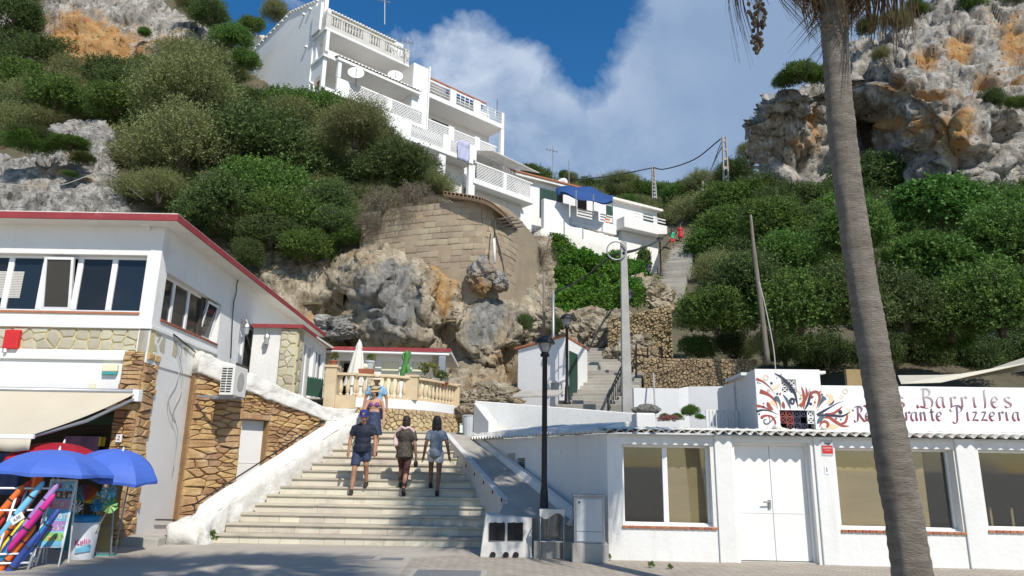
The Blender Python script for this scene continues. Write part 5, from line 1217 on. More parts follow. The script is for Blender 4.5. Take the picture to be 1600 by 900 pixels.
# alarm notice and house number
al = thing('alarm_sign', 'small grey and red alarm notice on the pier right of the white door', 'sign', FR.w(3, 0, 1.8)); q = FR.rect(1282, 688, 1300, 712)
MB(FR).box(q[0], q[1], -.044, -.036, q[2], q[3]).build('plate', 'metal_cabinet', al); MB(FR).box(q[0] + .008, q[1] - .008, -.0465, -.0445, q[2] + .035, q[3] - .09).build('red_field', 'red_plastic', al)
text_mesh('caption', 'ALARMA', .038, FR.M @ Matrix.Translation(((q[0] + q[1]) / 2, -.048, q[2] + .13)), 'plastic_white', al); text_mesh('caption', 'conectada', .022, FR.M @ Matrix.Translation(((q[0] + q[1]) / 2, -.048, q[2] + .09)), 'plastic_white', al)
text_mesh('caption', 'VERISURE', .026, FR.M @ Matrix.Translation(((q[0] + q[1]) / 2, -.046, q[3] - .06)), 'cable', al)
hn = thing('house_number', 'white number 1 tile on the pier beside the white door', 'sign', FR.w(3, 0, 1.5)); q = FR.rect(1287, 728, 1294, 741)
MB(FR).box(q[0], q[1], -.042, -.036, q[2], q[3]).build('plate', 'plastic_white', hn, bevel=.003); text_mesh('numeral', '1', .11, FR.M @ Matrix.Translation(((q[0] + q[1]) / 2, -.044, (q[2] + q[3]) / 2)), 'cable', hn)

# ---------------------------------------------------------------- ramp, plinth
LT, LB, RB, RT = Vector((-1.60, 18.55, 2.27)), Vector((-.02, 14.0, .88)), Vector((1.22, 12.75, .62)), Vector((-.95, 18.45, 2.22)); PL, PR = Vector((-.18, 12.98, .66)), Vector((.42, 12.92, .64))
ramp = thing('ramp', 'x', 'x', (0, 15, 0)); del ramp['label']; del ramp['category']; ramp['kind'] = 'structure'
tops = [LT, LB, PL, PR, RB, RT]; MB().add([tuple(p) for p in tops] + [(p.x, p.y, -.05) for p in tops], [tuple(range(6))] + [(i, (i + 1) % 6, 6 + (i + 1) % 6, 6 + i) for i in range(6)]).build('slab', 'ramp_concrete', ramp)
# pale side wall with round drain holes
dv = (LB - LT).normalized(); nl = Vector((dv.y, -dv.x, 0)).normalized(); nl = -nl if nl.x > 0 else nl
sw = MB(); sw.hexa([tuple(Vector((p.x, p.y, 0)) + nl * o) for p, o in ((LT, .12), (LB, .12), (LB, -.02), (LT, -.02))] + [tuple(p + nl * o + Vector((0, 0, .02))) for p, o in ((LT, .12), (LB, .12), (LB, -.02), (LT, -.02))])
sideo = sw.build('side_wall', 'plinth_concrete', ramp, bevel=.01)
FH = Fr(Vector((LT.x, LT.y, 0)) + nl * .122, (LB.x - LT.x, LB.y - LT.y))
for (x, y) in ((715.5, 715), (728, 728), (741.5, 741), (755.5, 754), (769.5, 769), (783.5, 781)):
    u, z = FH.px(x, y); MB(FH.M @ Matrix.Translation((u, 0, z)) @ Matrix.Rotation(rad(90), 4, 'X')).lathe([(.038, -.004), (.038, .004)], n=14).build('drain_hole', 'dark', sideo)
kb = MB().hexa([tuple(p) for p in (RT + Vector((-.12, -.05, -.1)), RB + Vector((-.16, -.08, -.1)), RB + Vector((.1, .05, -.1)), RT + Vector((.1, .05, -.1)), RT + Vector((-.02, -.01, .10)), RB + Vector((-.02, -.01, .09)), RB + Vector((.1, .05, .09)), RT + Vector((.1, .05, .10)))]).build('kerb', 'roof_white', ramp)
plin = thing('drain_plinth', 'pale concrete plinth with two black grilles at the foot of the ramp', 'plinth', (0, 12.7, 0))
c = [atz(750, 871, 0), atz(832, 872, 0)]; FPn = Fr((c[0].x, c[0].y), (c[1].x - c[0].x, c[1].y - c[0].y)); pw = (c[1] - c[0]).length
MB(FPn).hexa([(0, 0, 0), (pw, 0, 0), (pw, .55, 0), (0, .55, 0), (.08, .22, .67), (pw, .16, .64), (pw, .6, .64), (.08, .6, .70)]).build('block', 'plinth_concrete', plin, bevel=.015)
sl = lambda z: z * .29 - .03
for a, b in ((764, 789), (793, 817)):
    xa, za = FPn.px(a, 844, .1); xb, zb = FPn.px(b, 817, .15); g = MB(FPn).hexa([(xa, sl(za), za), (xb, sl(za), za), (xb, sl(za) + .03, za), (xa, sl(za) + .03, za), (xa, sl(zb), zb), (xb, sl(zb), zb), (xb, sl(zb) + .03, zb), (xa, sl(zb) + .03, zb)]).build('grille', 'dark', plin)
    for i in range(2):
        for j in range(9):
            u = xa + (xb - xa) * (i + .08) / 2; v = xa + (xb - xa) * (i + .92) / 2; z = za + (zb - za) * (j + .3) / 9; MB(FPn).prism([(u, sl(z) - .006, z), (v, sl(z + .02) - .006, z + .022), (v, sl(z + .02) - .006, z + .036), (u, sl(z) - .006, z + .014)], (0, .006, 0)).build('slat', 'black_metal', g, fix=False)
for a in (770, 790.5, 806):
    u, z = FPn.px(a, 867); MB(FPn.M @ Matrix.Translation((u, sl(z) + .0, z)) @ Matrix.Rotation(rad(80), 4, 'X')).lathe([(.05, -.02), (.05, .016)], n=18).build('hole', 'dark', plin)
struct(MB().box(.45, 1.75, 12.55, 13.2, -.05, .28).build('ramp_foot', 'concrete'))
# metal cabinet
cab = thing('meter_cabinet', 'pale metal meter cabinet on a concrete base beside the first window', 'cabinet', (1.35, 12.4, 0)); ca, cb_ = atz(893, 877, 0), atz(948, 877, 0); FC = Fr((ca.x, 12.12), (1, -.02)); cw = cb_.x - ca.x
MB(FC).box(0, cw, 0, .36, 0, .30).build('base', 'concrete', cab, bevel=.012)
bz_ = FC.px(915, 848)[1]; tz_ = FC.px(915, 775)[1]; MB(FC).box(.03, cw - .05, .03, .34, .30, tz_).build('body', 'galvanised', cab, bevel=.006)
MB(FC).box(.07, cw - .10, .012, .03, .33 + .16, tz_ - .05).build('door', 'metal_cabinet', cab, bevel=.004); MB(FC).box(.07, cw - .10, .014, .03, .33, .48).build('lower_panel', 'metal_cabinet', cab, bevel=.004); MB(FC).box(.01, cw - .03, .0, .36, tz_, tz_ + .02).build('lid', 'galvanised', cab)
MB(FC.M @ Matrix.Translation((.12, .012, .95)) @ Matrix.Rotation(rad(90), 4, 'X')).lathe([(.016, 0), (.016, .012)], n=10).build('lock', 'cable', cab)
# litter stand
bn = thing('litter_stand', 'tubular metal litter stand with a torn grey bag in front of the lamp post', 'bin', (.8, 12.4, 0)); b0 = atz(843, 873, 0); FBn = Fr((b0.x, 12.28), (1, 0)); bw = atz(879, 873, 0).x - b0.x; bh = FBn.px(860, 797)[1]
for x, y in ((0, 0), (bw, 0), (.02, .25), (bw - .02, .25)): MB(FBn).tube([(x, y, 0), (x, y, bh)], .012, 8).build('leg', 'galvanised', bn, smooth=True)
MB(FBn).tube([(0, 0, bh), (bw, 0, bh), (bw - .02, .25, bh), (.02, .25, bh), (0, 0, bh)], .012, 8).build('rim', 'galvanised', bn); MB(FBn).tube([(0, 0, .30), (bw, 0, .30)], .010, 8).build('crossbar', 'galvanised', bn)
mat('bag', (.36, .33, .29), (.12, .105, .09), 5, .5, .4, 12, trans=.25, stretch=(9, 1, .6)); vs = []; nb = 26
for j in range(9):
    z = bh - .02 - j * (bh - .38) / 8
    for i in range(nb): th = 6.2832 * i / nb; rr = 1 + .10 * math.sin(th * 6 + j * .7) + .05 * math.sin(th * 11); sh_ = 1 - .22 * j / 8; vs.append((bw / 2 + math.cos(th) * (bw / 2 - .03) * rr * sh_, .125 + math.sin(th) * .11 * rr * sh_, z))
MB(FBn).add(vs, [(j * nb + i, j * nb + (i + 1) % nb, (j + 1) * nb + (i + 1) % nb, (j + 1) * nb + i) for j in range(8) for i in range(nb)] + [tuple(range(8 * nb, 9 * nb))]).build('bag', 'bag', bn, smooth=True)
vs = [(bw * (i / 12) * 1.06 - .015, -.03 + .012 * math.sin(i * 2.1), bh + .015 - j * .055 - (.05 * math.sin(i * .55) if j == 2 else 0)) for j in range(3) for i in range(13)]
MB(FBn).add(vs, [(j * 13 + i, j * 13 + i + 1, (j + 1) * 13 + i + 1, (j + 1) * 13 + i) for j in range(2) for i in range(12)]).build('bag_fold', 'awning_white', bn, smooth=True)
# ---------------------------------------------------------------- block retaining wall under the flats
bw_px = [(562, 31.6), (640, 30.4), (740, 29.6), (775, 29.9), (800, 31.0), (830, 33.5), (856, 36.5)]
bpl = [at(a, 380, y) for a, y in bw_px]; bpl = catmull([Vector((p.x, p.y, 0)) for p in bpl], 6); bac = [0]
for a, b in zip(bpl, bpl[1:]): bac.append(bac[-1] + (b - a).length)


def on_bw(u, z, out=0.0):
    u = max(0, min(bac[-1] - 1e-4, u)); i = min(max(j for j in range(len(bac)) if bac[j] <= u), len(bpl) - 2); t = (u - bac[i]) / (bac[i + 1] - bac[i]); p = bpl[i].lerp(bpl[i + 1], t); dv = (bpl[i + 1] - bpl[i]).normalized()
    return Vector((p.x, p.y, z)) + Vector((dv.y, -dv.x, 0)) * out


blockw = thing('retaining_wall', 'tall curved tan block retaining wall above the grey boulders', 'wall', on_bw(4, 9)); BT = at(700, 318, 30).z; BTR = at(845, 400, 35.5).z
vs = []; nb = 44
for k in range(nb + 1):
    u = bac[-1] * k / nb; s_ = k / nb; zt = BT + (max(0, s_ - .62) / .38) * (BTR - BT) * .55; vs += [on_bw(u, 3.5, 0), on_bw(u, zt, 0), on_bw(u, zt, -.4), on_bw(u, 3.5, -.4)]
MB().add(vs, [(k * 4 + j, (k + 1) * 4 + j, (k + 1) * 4 + (j + 1) % 4, k * 4 + (j + 1) % 4) for k in range(nb) for j in range(4)]).build('backing', 'block_mortar', blockw)
bm_ = stone_meshes('block', 6, 31, .93, .025); n = 0; row = 0; z = BT - .16
while z > 9.6 and n < 300:
    u = .1 + (row % 2) * .27
    while u < bac[-1] * .60 and n < 300:
        w = rnd.uniform(.42, .62)
        if rnd.random() < (.9 if z > 10.4 else .6):
            a = on_bw(u, z); b = on_bw(u + w, z); dv = (b - a).normalized(); o = bpy.data.objects.new('block', rnd.choice(bm_)); COL.objects.link(o)
            o.matrix_basis = Matrix.Translation((a + b) / 2) @ Matrix.Rotation(math.atan2(dv.y, dv.x), 4, 'Z') @ Matrix.Diagonal((w - .03, rnd.uniform(.02, .06), .255, 1)); put(o, blockw); n += 1
        u += w
    z -= .285; row += 1
# hollow-tile canopy over the wall
cano = thing('tile_canopy', 'canopy edge of hollow clay tiles above the block wall', 'canopy', on_bw(6, BT)); mat('clay', (.36, .25, .155), (.27, .185, .115), 4, .9, .3, 20)
c0 = at(693, 306, 29.6); c1 = at(752, 316, 29.0); c2 = at(800, 352, 30.2); cpl = catmull([c0, c1, at(780, 332, 29.3), c2], 5)
MB().add([tuple(p) for p in cpl] + [tuple(p + Vector((.3, 1.4, .25))) for p in cpl] + [tuple(p + Vector((0, 0, .06))) for p in cpl] + [tuple(p + Vector((.3, 1.4, .31))) for p in cpl],
         [(i, i + 1, len(cpl) + i + 1, len(cpl) + i) for i in range(len(cpl) - 1)] + [(2 * len(cpl) + i, 3 * len(cpl) + i, 3 * len(cpl) + i + 1, 2 * len(cpl) + i + 1) for i in range(len(cpl) - 1)] + [(i, 2 * len(cpl) + i, 2 * len(cpl) + i + 1, i + 1) for i in range(len(cpl) - 1)]).build('slab', 'clay', cano)
for i in range(len(cpl) - 1):
    for t in (.0, .5):
        p = cpl[i].lerp(cpl[i + 1], t); p2 = cpl[i].lerp(cpl[i + 1], t + .46); e = Vector((0, -.02, 0)); h = .17; mb = MB(); q = [(p, .065), (p2, .065)]
        wv = (p2 - p); dn = Vector((0, .4, 0)); A = [p + Vector((0, -.03, .062)), p2 + Vector((0, -.03, .062))]; up_ = Vector((0, 0, h)); th_ = .025
        for (o0, o1, z0, z1) in ((0, 1, 0, th_), (0, 1, h - th_, h), (0, .12, th_, h - th_), (.88, 1, th_, h - th_)):
            a0, a1 = A[0] + wv * o0, A[0] + wv * o1; mb.hexa([a0 + Vector((0, 0, z0)), a1 + Vector((0, 0, z0)), a1 + Vector((0, .4, z0)), a0 + Vector((0, .4, z0)), a0 + Vector((0, 0, z1)), a1 + Vector((0, 0, z1)), a1 + Vector((0, .4, z1)), a0 + Vector((0, .4, z1))])
        mb.build('hollow_tile', 'clay', cano, fix=False)
for i, (xa, ya, xb, yb) in enumerate(((776, 349, 808, 343), (780, 354, 816, 347), (784, 359, 817, 353), (774, 344, 802, 339))):
    one(MB().tube([at(xa, ya, 29.6), at(xb, yb, 28.9)], .045, 6).build('timber_pole', 'pole_wood', smooth=True), ('third' if i == 2 else 'second' if i == 1 else 'lowest left' if i == 0 else 'uppermost') + ' grey timber pole jutting out over the block wall corner', 'pole')
one(MB().tube([at(772, 373, 29.2), at(773, 412, 29.1)], .055, 8).build('drainpipe', 'white_clean', smooth=True), 'short white drainpipe on the block wall above the perched rocks', 'pipe')
one(MB().tube([at(774, 345, 29.3), at(772, 373, 29.25)], .03, 6).build('drain_hose', 'cable', smooth=True), 'dark hose running down to the white drainpipe', 'pipe')

# ---------------------------------------------------------------- flats
OA = at(510, 60, 46); SA = 46 / 42; FA = Fr((OA.x, OA.y), (.74, .67)); FA.M = Matrix.Translation((OA.x, OA.y, 1.6)) @ FA.M.to_3x3().to_4x4() @ Matrix.Scale(SA, 4) @ Matrix.Translation((0, 0, -1.6))
flat = thing('apartment_block', 'tall white apartment block with stepped balconies on the hill', 'building', FA.w(4, 3, 20))


def diag(fr, xa, xb, za, zb, y, m, parent, cell=.24, bar=.05, th=.08, name='lattice_panel'):
    nx = max(1, round((xb - xa) / cell)); nz = max(1, round((zb - za) / cell)); w = (xb - xa) / nx; h = (zb - za) / nz; mb = MB(fr)
    for i in range(nx):
        for j in range(nz):
            x, z = xa + i * w, za + j * h
            for (a, b) in (((x, z), (x + w, z + h)), ((x + w, z), (x, z + h))):
                dx, dz = b[0] - a[0], b[1] - a[1]; l = math.hypot(dx, dz); ox, oz = -dz / l * bar / 2, dx / l * bar / 2
                mb.add([(a[0] + ox, y, a[1] + oz), (b[0] + ox, y, b[1] + oz), (b[0] - ox, y, b[1] - oz), (a[0] - ox, y, a[1] - oz), (a[0] + ox, y + th, a[1] + oz), (b[0] + ox, y + th, b[1] + oz), (b[0] - ox, y + th, b[1] - oz), (a[0] - ox, y + th, a[1] - oz)], [(0, 1, 2, 3), (0, 4, 5, 1), (3, 2, 6, 7), (7, 6, 5, 4)])
    return mb.build(name, m, parent, fix=False)


def part(name, m, parent, *boxes, fr=None, bevel=.0):
    mb = MB(fr or FA)
    for b in boxes: mb.box(*b)
    return mb.build(name, m, parent, bevel=bevel)


WC = 'white_clean'
# gable wall, its roof slope, loggia openings
FGa = Fr((OA.x, OA.y), (.67, -.74)); hA = FGa.rect(494, 62, 507, 88, ); hB = FGa.rect(505, 108, 519, 132)
gx0 = FGa.px(395, 110)[0]; zg = FGa.px(500, 36)[1]; zwall = FGa.px(495, 30)[1]
hA = (-1.55, -.45, hA[2], hA[3]); hB = (-1.55, -.45, hB[2], hB[3])
MB(FGa).wall(gx0, -.2, 19.0, zwall, [hA, hB], .3).build('gable_wall', WC, flat, bevel=.02)
pr_top = [FGa.px(497, 2), FGa.px(455, 20), FGa.px(400, 76), FGa.px(392, 95)]
MB(FGa).prism([(gx0, 0, zwall), (-.8, 0, zwall), (-.8, 0, pr_top[0][1])] + [(max(gx0, x), 0, z) for x, z in pr_top], (0, .3, 0)).build('gable_top', WC, flat)
rt_ = MB(FGa)
for i in range(3):
    (xa, za), (xb, zb) = pr_top[i], pr_top[i + 1]
    for k in range(9): t = k / 9; t2 = (k + .8) / 9; rt_.prism([(xa + (xb - xa) * t, -.12, za + (zb - za) * t), (xa + (xb - xa) * t2, -.12, za + (zb - za) * t2), (xa + (xb - xa) * t2, -.12, za + (zb - za) * t2 + .12), (xa + (xb - xa) * t, -.12, za + (zb - za) * t + .15)], (0, .5, 0))
o = rt_.build('verge_tiles', 'roof_white', flat, fix=False); o['kind'] = 'stuff'
for (x, y) in ((575, 85), (520, 130), (540, 400), (580, 700)):
    a, b = FGa.px(380 + x / 5.33, y / 5.33); f = MB(FGa).box(a - .12, a + .12, -.3, -.001, b - .05, b + .1).build('wall_spout', WC, flat)
MB(FGa).box(-5.6, -5.5, -.02, -.001, 20, zwall - 1).build('rendered_seam', 'white_wall', flat)
# body of the block behind the loggias
part('core_wall', WC, flat, (-.1, 7.3, 1.9, 12, 18, 33.2)); part('core_wall', WC, flat, (7.3, 16.3, 1.9, 10, 18, 30.5))
# level 1: roof terrace
part('party_wall', WC, flat, (-.28, -.05, .72, 1.9, 30.4, 32.6), bevel=.02)
tl1 = MB(FA)
for k in range(25): tl1.tube([(.0 + k * .25, .95, 32.45), (.0 + k * .25, 1.9, 32.75)], .10, 6)
for k in range(30): tl1.tube([(.1 + k * .22, 1.35, 32.0), (.1 + k * .22, 1.9, 32.2)], .07, 5)
o = tl1.build('roof_tiles', 'roof_white', flat, smooth=True, fix=False); o['kind'] = 'stuff'
part('blue_shutter', 'blue_paint', flat, (.35, 1.0, 1.8, 1.85, 30.9, 32.0)); part('blue_shutter', 'blue_paint', flat, (2.5, 3.1, 1.8, 1.85, 30.9, 31.7))
part('window', 'glass_dark', flat, (1.0, 2.4, 1.82, 1.88, 30.9, 31.9)); part('window', 'glass_dark', flat, (4.2, 6.0, 1.82, 1.88, 30.9, 31.8))
part('balcony_slab', WC, flat, (-.15, 6.75, 0, 1.9, 30.12, 30.32), bevel=.03)
bal1 = part('balcony_parapet', 'awning_white', flat, (-.12, 6.72, .02, .14, 30.325, 30.62)); part('parapet_rail', 'awning_white', bal1, (-.12, 6.72, .0, .16, 31.36, 31.5))
for (a, b) in ((-.12, .25), (1.0, 1.15), (2.75, 3.3), (4.15, 4.6), (6.3, 6.72)): part('parapet_post', 'awning_white', bal1, (a, b, .02, .14, 30.62, 31.36))
part('parapet_end', 'awning_white', bal1, (-.12, .02, .15, 1.8, 30.33, 31.42)); part('parapet_end', 'awning_white', bal1, (6.58, 6.72, .15, 1.8, 30.33, 31.42))
for (a, b, n) in ((.25, 1.0, 4), (1.15, 2.75, 7), (3.3, 4.15, 4), (4.6, 6.3, 7)):
    for k in range(n): x = a + (b - a) * (k + .5) / n; MB(FA).lathe([(.06, 0), (.05, .1), (.075, .25), (.045, .5), (.04, .62), (.06, .74)], (x, .08, 30.62), 8).build('baluster', 'awning_white', bal1, smooth=True)
# level 2
part('pillar', WC, flat, (.0, .25, .02, .28, 28.55, 30.12)); part('window', 'glass_dark', flat, (1.9, 3.1, 1.84, 1.9, 28.9, 29.8)); part('window', 'green_shutter', flat, (5.4, 6.3, 1.84, 1.9, 28.6, 29.6))
part('low_parapet', WC, flat, (.25, 7.0, .1, .22, 28.3, 28.75)); part('floor_slab', WC, flat, (-.1, 7.3, .0, 1.9, 28.1, 28.28))
corrugated('wavy_roof', FA, .75, 7.7, -.45, 28.33, .3, 28.6, 'roof_white', flat, .27, .05, .02)
part('wavy_roof_beam', WC, flat, (.8, 7.6, -.4, 0, 28.02, 28.22))
# level 3
part('pillar', WC, flat, (.9, 1.15, -.3, -.05, 26.8, 28.02)); part('window', 'glass_dark', flat, (3, 4.2, 1.84, 1.9, 26.5, 27.6)); part('window', 'terracotta', flat, (.4, .9, 1.84, 1.9, 26.2, 27.6)); part('floor_slab', WC, flat, (-.1, 8.2, -.3, 1.9, 25.45, 25.72))
for (a, b) in ((1.9, 4.9), (5.3, 7.9)): diag(FA, a, b, 25.75, 26.7, -.28, WC, flat)
part('balcony_rail', WC, flat, (1.85, 8.1, -.3, -.18, 26.7, 26.82)); part('balcony_post', WC, flat, (4.9, 5.3, -.3, -.16, 25.73, 26.7)); part('balcony_post', WC, flat, (7.9, 8.15, -.3, -.16, 25.73, 26.7)); part('balcony_side', WC, flat, (.9, 1.88, -.3, -.15, 25.73, 26.75)); part('white_door', 'door_white', flat, (5.4, 6.0, 1.84, 1.9, 25.8, 27.5))
# right-hand flat
part('party_wall', WC, flat, (7.15, 8.55, .0, 1.9, 18, 30.72), bevel=.02); part('drainpipe', WC, flat, (8.5, 8.62, -.12, -.02, 24.5, 30.9))
part('top_slab', WC, flat, (8.55, 15.0, .9, 2.6, 30.35, 30.62)); o = part('eave_tiles', 'terracotta', flat, (8.55, 15.05, .85, 1.0, 30.6, 30.72))
part('blue_awning', 'blue_canvas', flat, (10.9, 14.6, .75, .95, 30.0, 30.25)); part('window', 'glass_dark', flat, (8.8, 10.4, 1.84, 1.9, 28.9, 30.1)); part('window', 'glass_dark', flat, (11.4, 14.0, 1.84, 1.9, 28.9, 30.0))
part('balcony_slab', WC, flat, (8.55, 16.25, -.1, 1.9, 28.35, 28.75), bevel=.03)
rl = MB(FA)
for z in (29.0, 29.25, 29.5, 29.75): rl.tube([(8.6, -.02, z), (10.6, -.02, z)], .035, 6).tube([(11.2, -.02, z), (13.0, -.02, z)], .035, 6).tube([(13.7, -.02, z), (16.1, -.02, z)], .035, 6)
for x in (11.2, 11.65, 12.1, 12.55, 13.0, 14.5, 15.3): rl.tube([(x, -.02, 28.75), (x, -.02, 29.75)], .03, 6)
rl.build('rails', WC, flat, smooth=True)['kind'] = 'stuff'
for a, b in ((10.6, 11.2), (13.0, 13.7)): part('balcony_post', WC, flat, (a, b, -.08, .1, 28.75, 29.9))
part('corner_pillar', WC, flat, (15.95, 16.3, -.08, .25, 26.0, 28.35), bevel=.02); part('corner_pillar', WC, flat, (16.0, 16.28, -.06, .2, 28.75, 29.85))
part('mast', 'galvanised', flat, (15.6, 15.66, .1, .16, 29.5, 31.0))
part('window', 'glass_dark', flat, (9.0, 10.0, 1.84, 1.9, 26.6, 27.9)); part('window', 'green_shutter', flat, (10.3, 11.9, 1.84, 1.9, 26.2, 27.9)); part('window', 'glass_dark', flat, (12.3, 13.6, 1.84, 1.9, 26.2, 27.7)); part('floor_slab', WC, flat, (8.55, 16.3, -.1, 1.9, 25.25, 25.55))
for (a, b) in ((8.7, 10.6), (11.1, 13.2), (13.7, 15.4)): diag(FA, a, b, 25.58, 26.45, -.06, WC, flat)
for a, b in ((10.6, 11.1), (13.2, 13.7)): part('balcony_post', WC, flat, (a, b, -.1, .08, 25.56, 26.7))
part('balcony_rail', WC, flat, (8.6, 15.5, -.09, .04, 26.45, 26.56))
# lower terraces
part('floor_slab', WC, flat, (3.5, 11.9, -1.6, 1.9, 23.4, 23.75)); part('terrace_side', WC, flat, (3.5, 5.6, -1.6, -1.4, 23.76, 24.8)); part('lower_wall', WC, flat, (3.0, 7.0, 1.3, 1.9, 23.7, 25.4)); part('window', 'green_shutter', flat, (5.0, 6.1, 1.2, 1.28, 23.9, 25.1)); part('terrace_beam', WC, flat, (3.4, 11.0, -.3, .3, 24.9, 25.3))
for (a, b) in ((6.2, 9.0), (9.7, 11.5)): diag(FA, a, b, 23.8, 24.75, -1.55, WC, flat)
for a, b in ((5.6, 6.2), (9.0, 9.7), (11.5, 12.2)): part('balcony_post', WC, flat, (a, b, -1.6, -1.4, 23.76, 24.95))
for a, b in ((8.8, 9.4), (11.6, 12.2)): part('support_pillar', WC, flat, (a, b, -1.5, -1.2, 18, 23.4), bevel=.02)
part('under_wall', 'soffit', flat, (3, 12, -.4, -.2, 18, 23.4))
part('wing_slab', WC, flat, (12.0, 18.3, -1.6, 1.9, 21.9, 22.35), bevel=.03); part('wing_wall', WC, flat, (12.0, 18.0, 1.0, 3, 18, 25.2)); part('wing_base', 'soffit', flat, (12.3, 17.8, -.6, 1.0, 17, 21.9))
for (a, b) in ((12.3, 15.0), (15.35, 18.0)): diag(FA, a, b, 22.4, 23.6, -1.55, WC, flat, .26)
part('balcony_rail', WC, flat, (12.1, 18.2, -1.58, -1.45, 23.6, 23.72)); part('balcony_post', WC, flat, (15.0, 15.35, -1.58, -1.44, 22.36, 23.6)); part('curved_side', WC, flat, (12.0, 13.2, .1, 1.0, 22.36, 25.2), bevel=.2)
part('window', 'green_shutter', flat, (13.2, 14.2, .92, .98, 22.5, 24.4)); part('window', 'glass_dark', flat, (14.2, 15.1, .92, .98, 22.5, 24.2)); part('window', 'green_shutter', flat, (15.9, 17.4, .92, .98, 22.5, 24.2)); part('eave_box', WC, flat, (15.5, 18.2, .3, 1.2, 24.9, 25.25))
for n_, (r_, M_) in {'first': (.42, FA.w(2.1, -.6, 27.4)), 'second': (.40, FA.w(5.6, .0, 28.9))}.items():
    ds = thing('satellite_dish', ('white satellite dish on the lattice balcony corner of the apartment block' if n_ == 'first' else 'white satellite dish behind the wavy roof of the apartment block'), 'satellite dish', M_)
    MB(Matrix.Translation(M_) @ Matrix.Rotation(rad(68), 4, 'X') @ Matrix.Rotation(rad(12), 4, 'Y')).lathe([(.02, -.14), (.25, -.10), (.5, -.02), (.62, .06), (.62, .075), (.5, .0), (.25, -.08), (.02, -.12)], n=24).build('dish', 'white_clean', ds, smooth=True)
    MB().tube([M_ + Vector((0, 0, -.5)), M_ + Vector((.15, -.55, .1))], .025, 6).build('feed_arm', 'galvanised', ds); MB().tube([M_ + Vector((0, .1, 0)), M_ + Vector((0, .3, -.9))], .04, 6).build('mount', 'galvanised', ds)
ta = thing('roof_awning', 'pale slatted awning jutting from the right end of the apartment block', 'awning', FA.w(14, -1, 25)); A = [FA.w(12.4, 1.0, 25.6), FA.w(17.6, 1.0, 25.7), FA.w(18.6, -2.0, 24.55), FA.w(13.4, -2.2, 24.75)]
for k in range(16):
    a, b = A[0].lerp(A[1], k / 16), A[3].lerp(A[2], k / 16); a2, b2 = A[0].lerp(A[1], (k + .8) / 16), A[3].lerp(A[2], (k + .8) / 16); MB().prism([a, a2, b2, b], (0, 0, .06)).build('slat', 'roof_white', ta)
tw_ = thing('beach_towel', 'pale lilac towel hung over the lower lattice balcony', 'towel', FA.w(11, -1.7, 24)); mat('towel', (.40, .41, .58), (.48, .48, .62), 2, .9)
vs = [FA.w(10.3 + i * .16, -1.68 + .05 * math.sin(i * 2 + j) - (.1 if j == 0 else 0), 24.85 - j * .26) for j in range(7) for i in range(8)]; me_o = MB().add(vs, [(j * 8 + i, j * 8 + i + 1, (j + 1) * 8 + i + 1, (j + 1) * 8 + i) for j in range(6) for i in range(7)]).build('cloth', 'towel', tw_, smooth=True)
sd_ = me_o.modifiers.new('thick', 'SOLIDIFY'); sd_.thickness = .03
# masts and aerials
for (x, y0, y1, Y, lab) in ((601, -6, 38, 52, 'tall thin aerial mast on the apartment roof'), (864, 228, 288, 62, 'aerial mast on the red roof with a small vane'), (889, 250, 296, 63, 'thin bare mast behind the blue canopy'), (637, 58, 80, 50, 'short aerial at the right end of the top balcony')):
    t = thing('aerial', lab, 'aerial', at(x, y1, Y)); MB().tube([at(x, y1, Y), at(x, y0, Y)], .045, 6).build('mast', 'galvanised', t)
    if Y != 63:
        a = at(x, y0 + 8, Y)
        MB().tube([a + Vector((-.7, 0, .2)), a + Vector((.5, 0, -.1))], .03, 5).build('boom', 'galvanised', t)
        for k in range(4): MB().tube([a + Vector((-.6 + k * .33, -.3, .15 - .07 * k)), a + Vector((-.6 + k * .33, .3, .15 - .07 * k))], .02, 4).build('element', 'galvanised', t)

# ---------------------------------------------------------------- white terrace house right of the flats
P1, P2 = at(815, 300, 58.0), at(1027, 345, 66.0); FT = Fr((P1.x, P1.y), (P2.x - P1.x, P2.y - P1.y)); th2 = thing('terrace_house', 'long low white house with terraces and a blue canopy below the skyline', 'house', FT.w(8, 0, 18))
R_ = lambda x0, y0, x1, y1, y=0.0: FT.rect(x0, y0, x1, y1, y)
ze = FT.px(820, 280, 2)[1]; xe = FT.px(1027, 340, 2)[0]
part('wall', WC, th2, (-.5, xe, 2, 6, 10, ze), fr=FT); rf2 = part('roof', 'roof_white', th2, (-.7, xe + .4, 1.5, 6.5, ze, ze + .25), fr=FT); part('roof_tiles', 'terracotta', rf2, (-.7, xe * .45, 1.4, 6.5, ze + .26, ze + .4), fr=FT); part('roof_tiles', 'terracotta', rf2, (xe * .7, xe + .4, 2.6, 6.5, ze + .26, ze + .5), fr=FT)
gs = FT.rect(843, 297, 869, 342, 2); g_ = part('shutter_door', 'green_shutter', th2, (gs[0], gs[1], 1.9, 1.99, gs[2], gs[3]), fr=FT)
for k in range(1, 4): part('batten', 'green_door', g_, (gs[0] + (gs[1] - gs[0]) * k / 4 - .04, gs[0] + (gs[1] - gs[0]) * k / 4 + .04, 1.86, 1.9, gs[2], gs[3]), fr=FT)
for b in ((869, 303, 879, 322, 'glass_dark'), (902, 312, 916, 328, 'glass_dark'), (947, 322, 957, 340, 'green_shutter'), (1005, 336, 1020, 352, 'green_shutter')):
    q = FT.rect(*b[:4], 2); part('window', b[4], th2, (q[0], q[1], 1.92, 1.99, q[2], q[3]), fr=FT)
q = R_(893, 322, 963, 360); s0 = FT.px(893, 318)[1]; zb1 = FT.px(930, 352)[1]
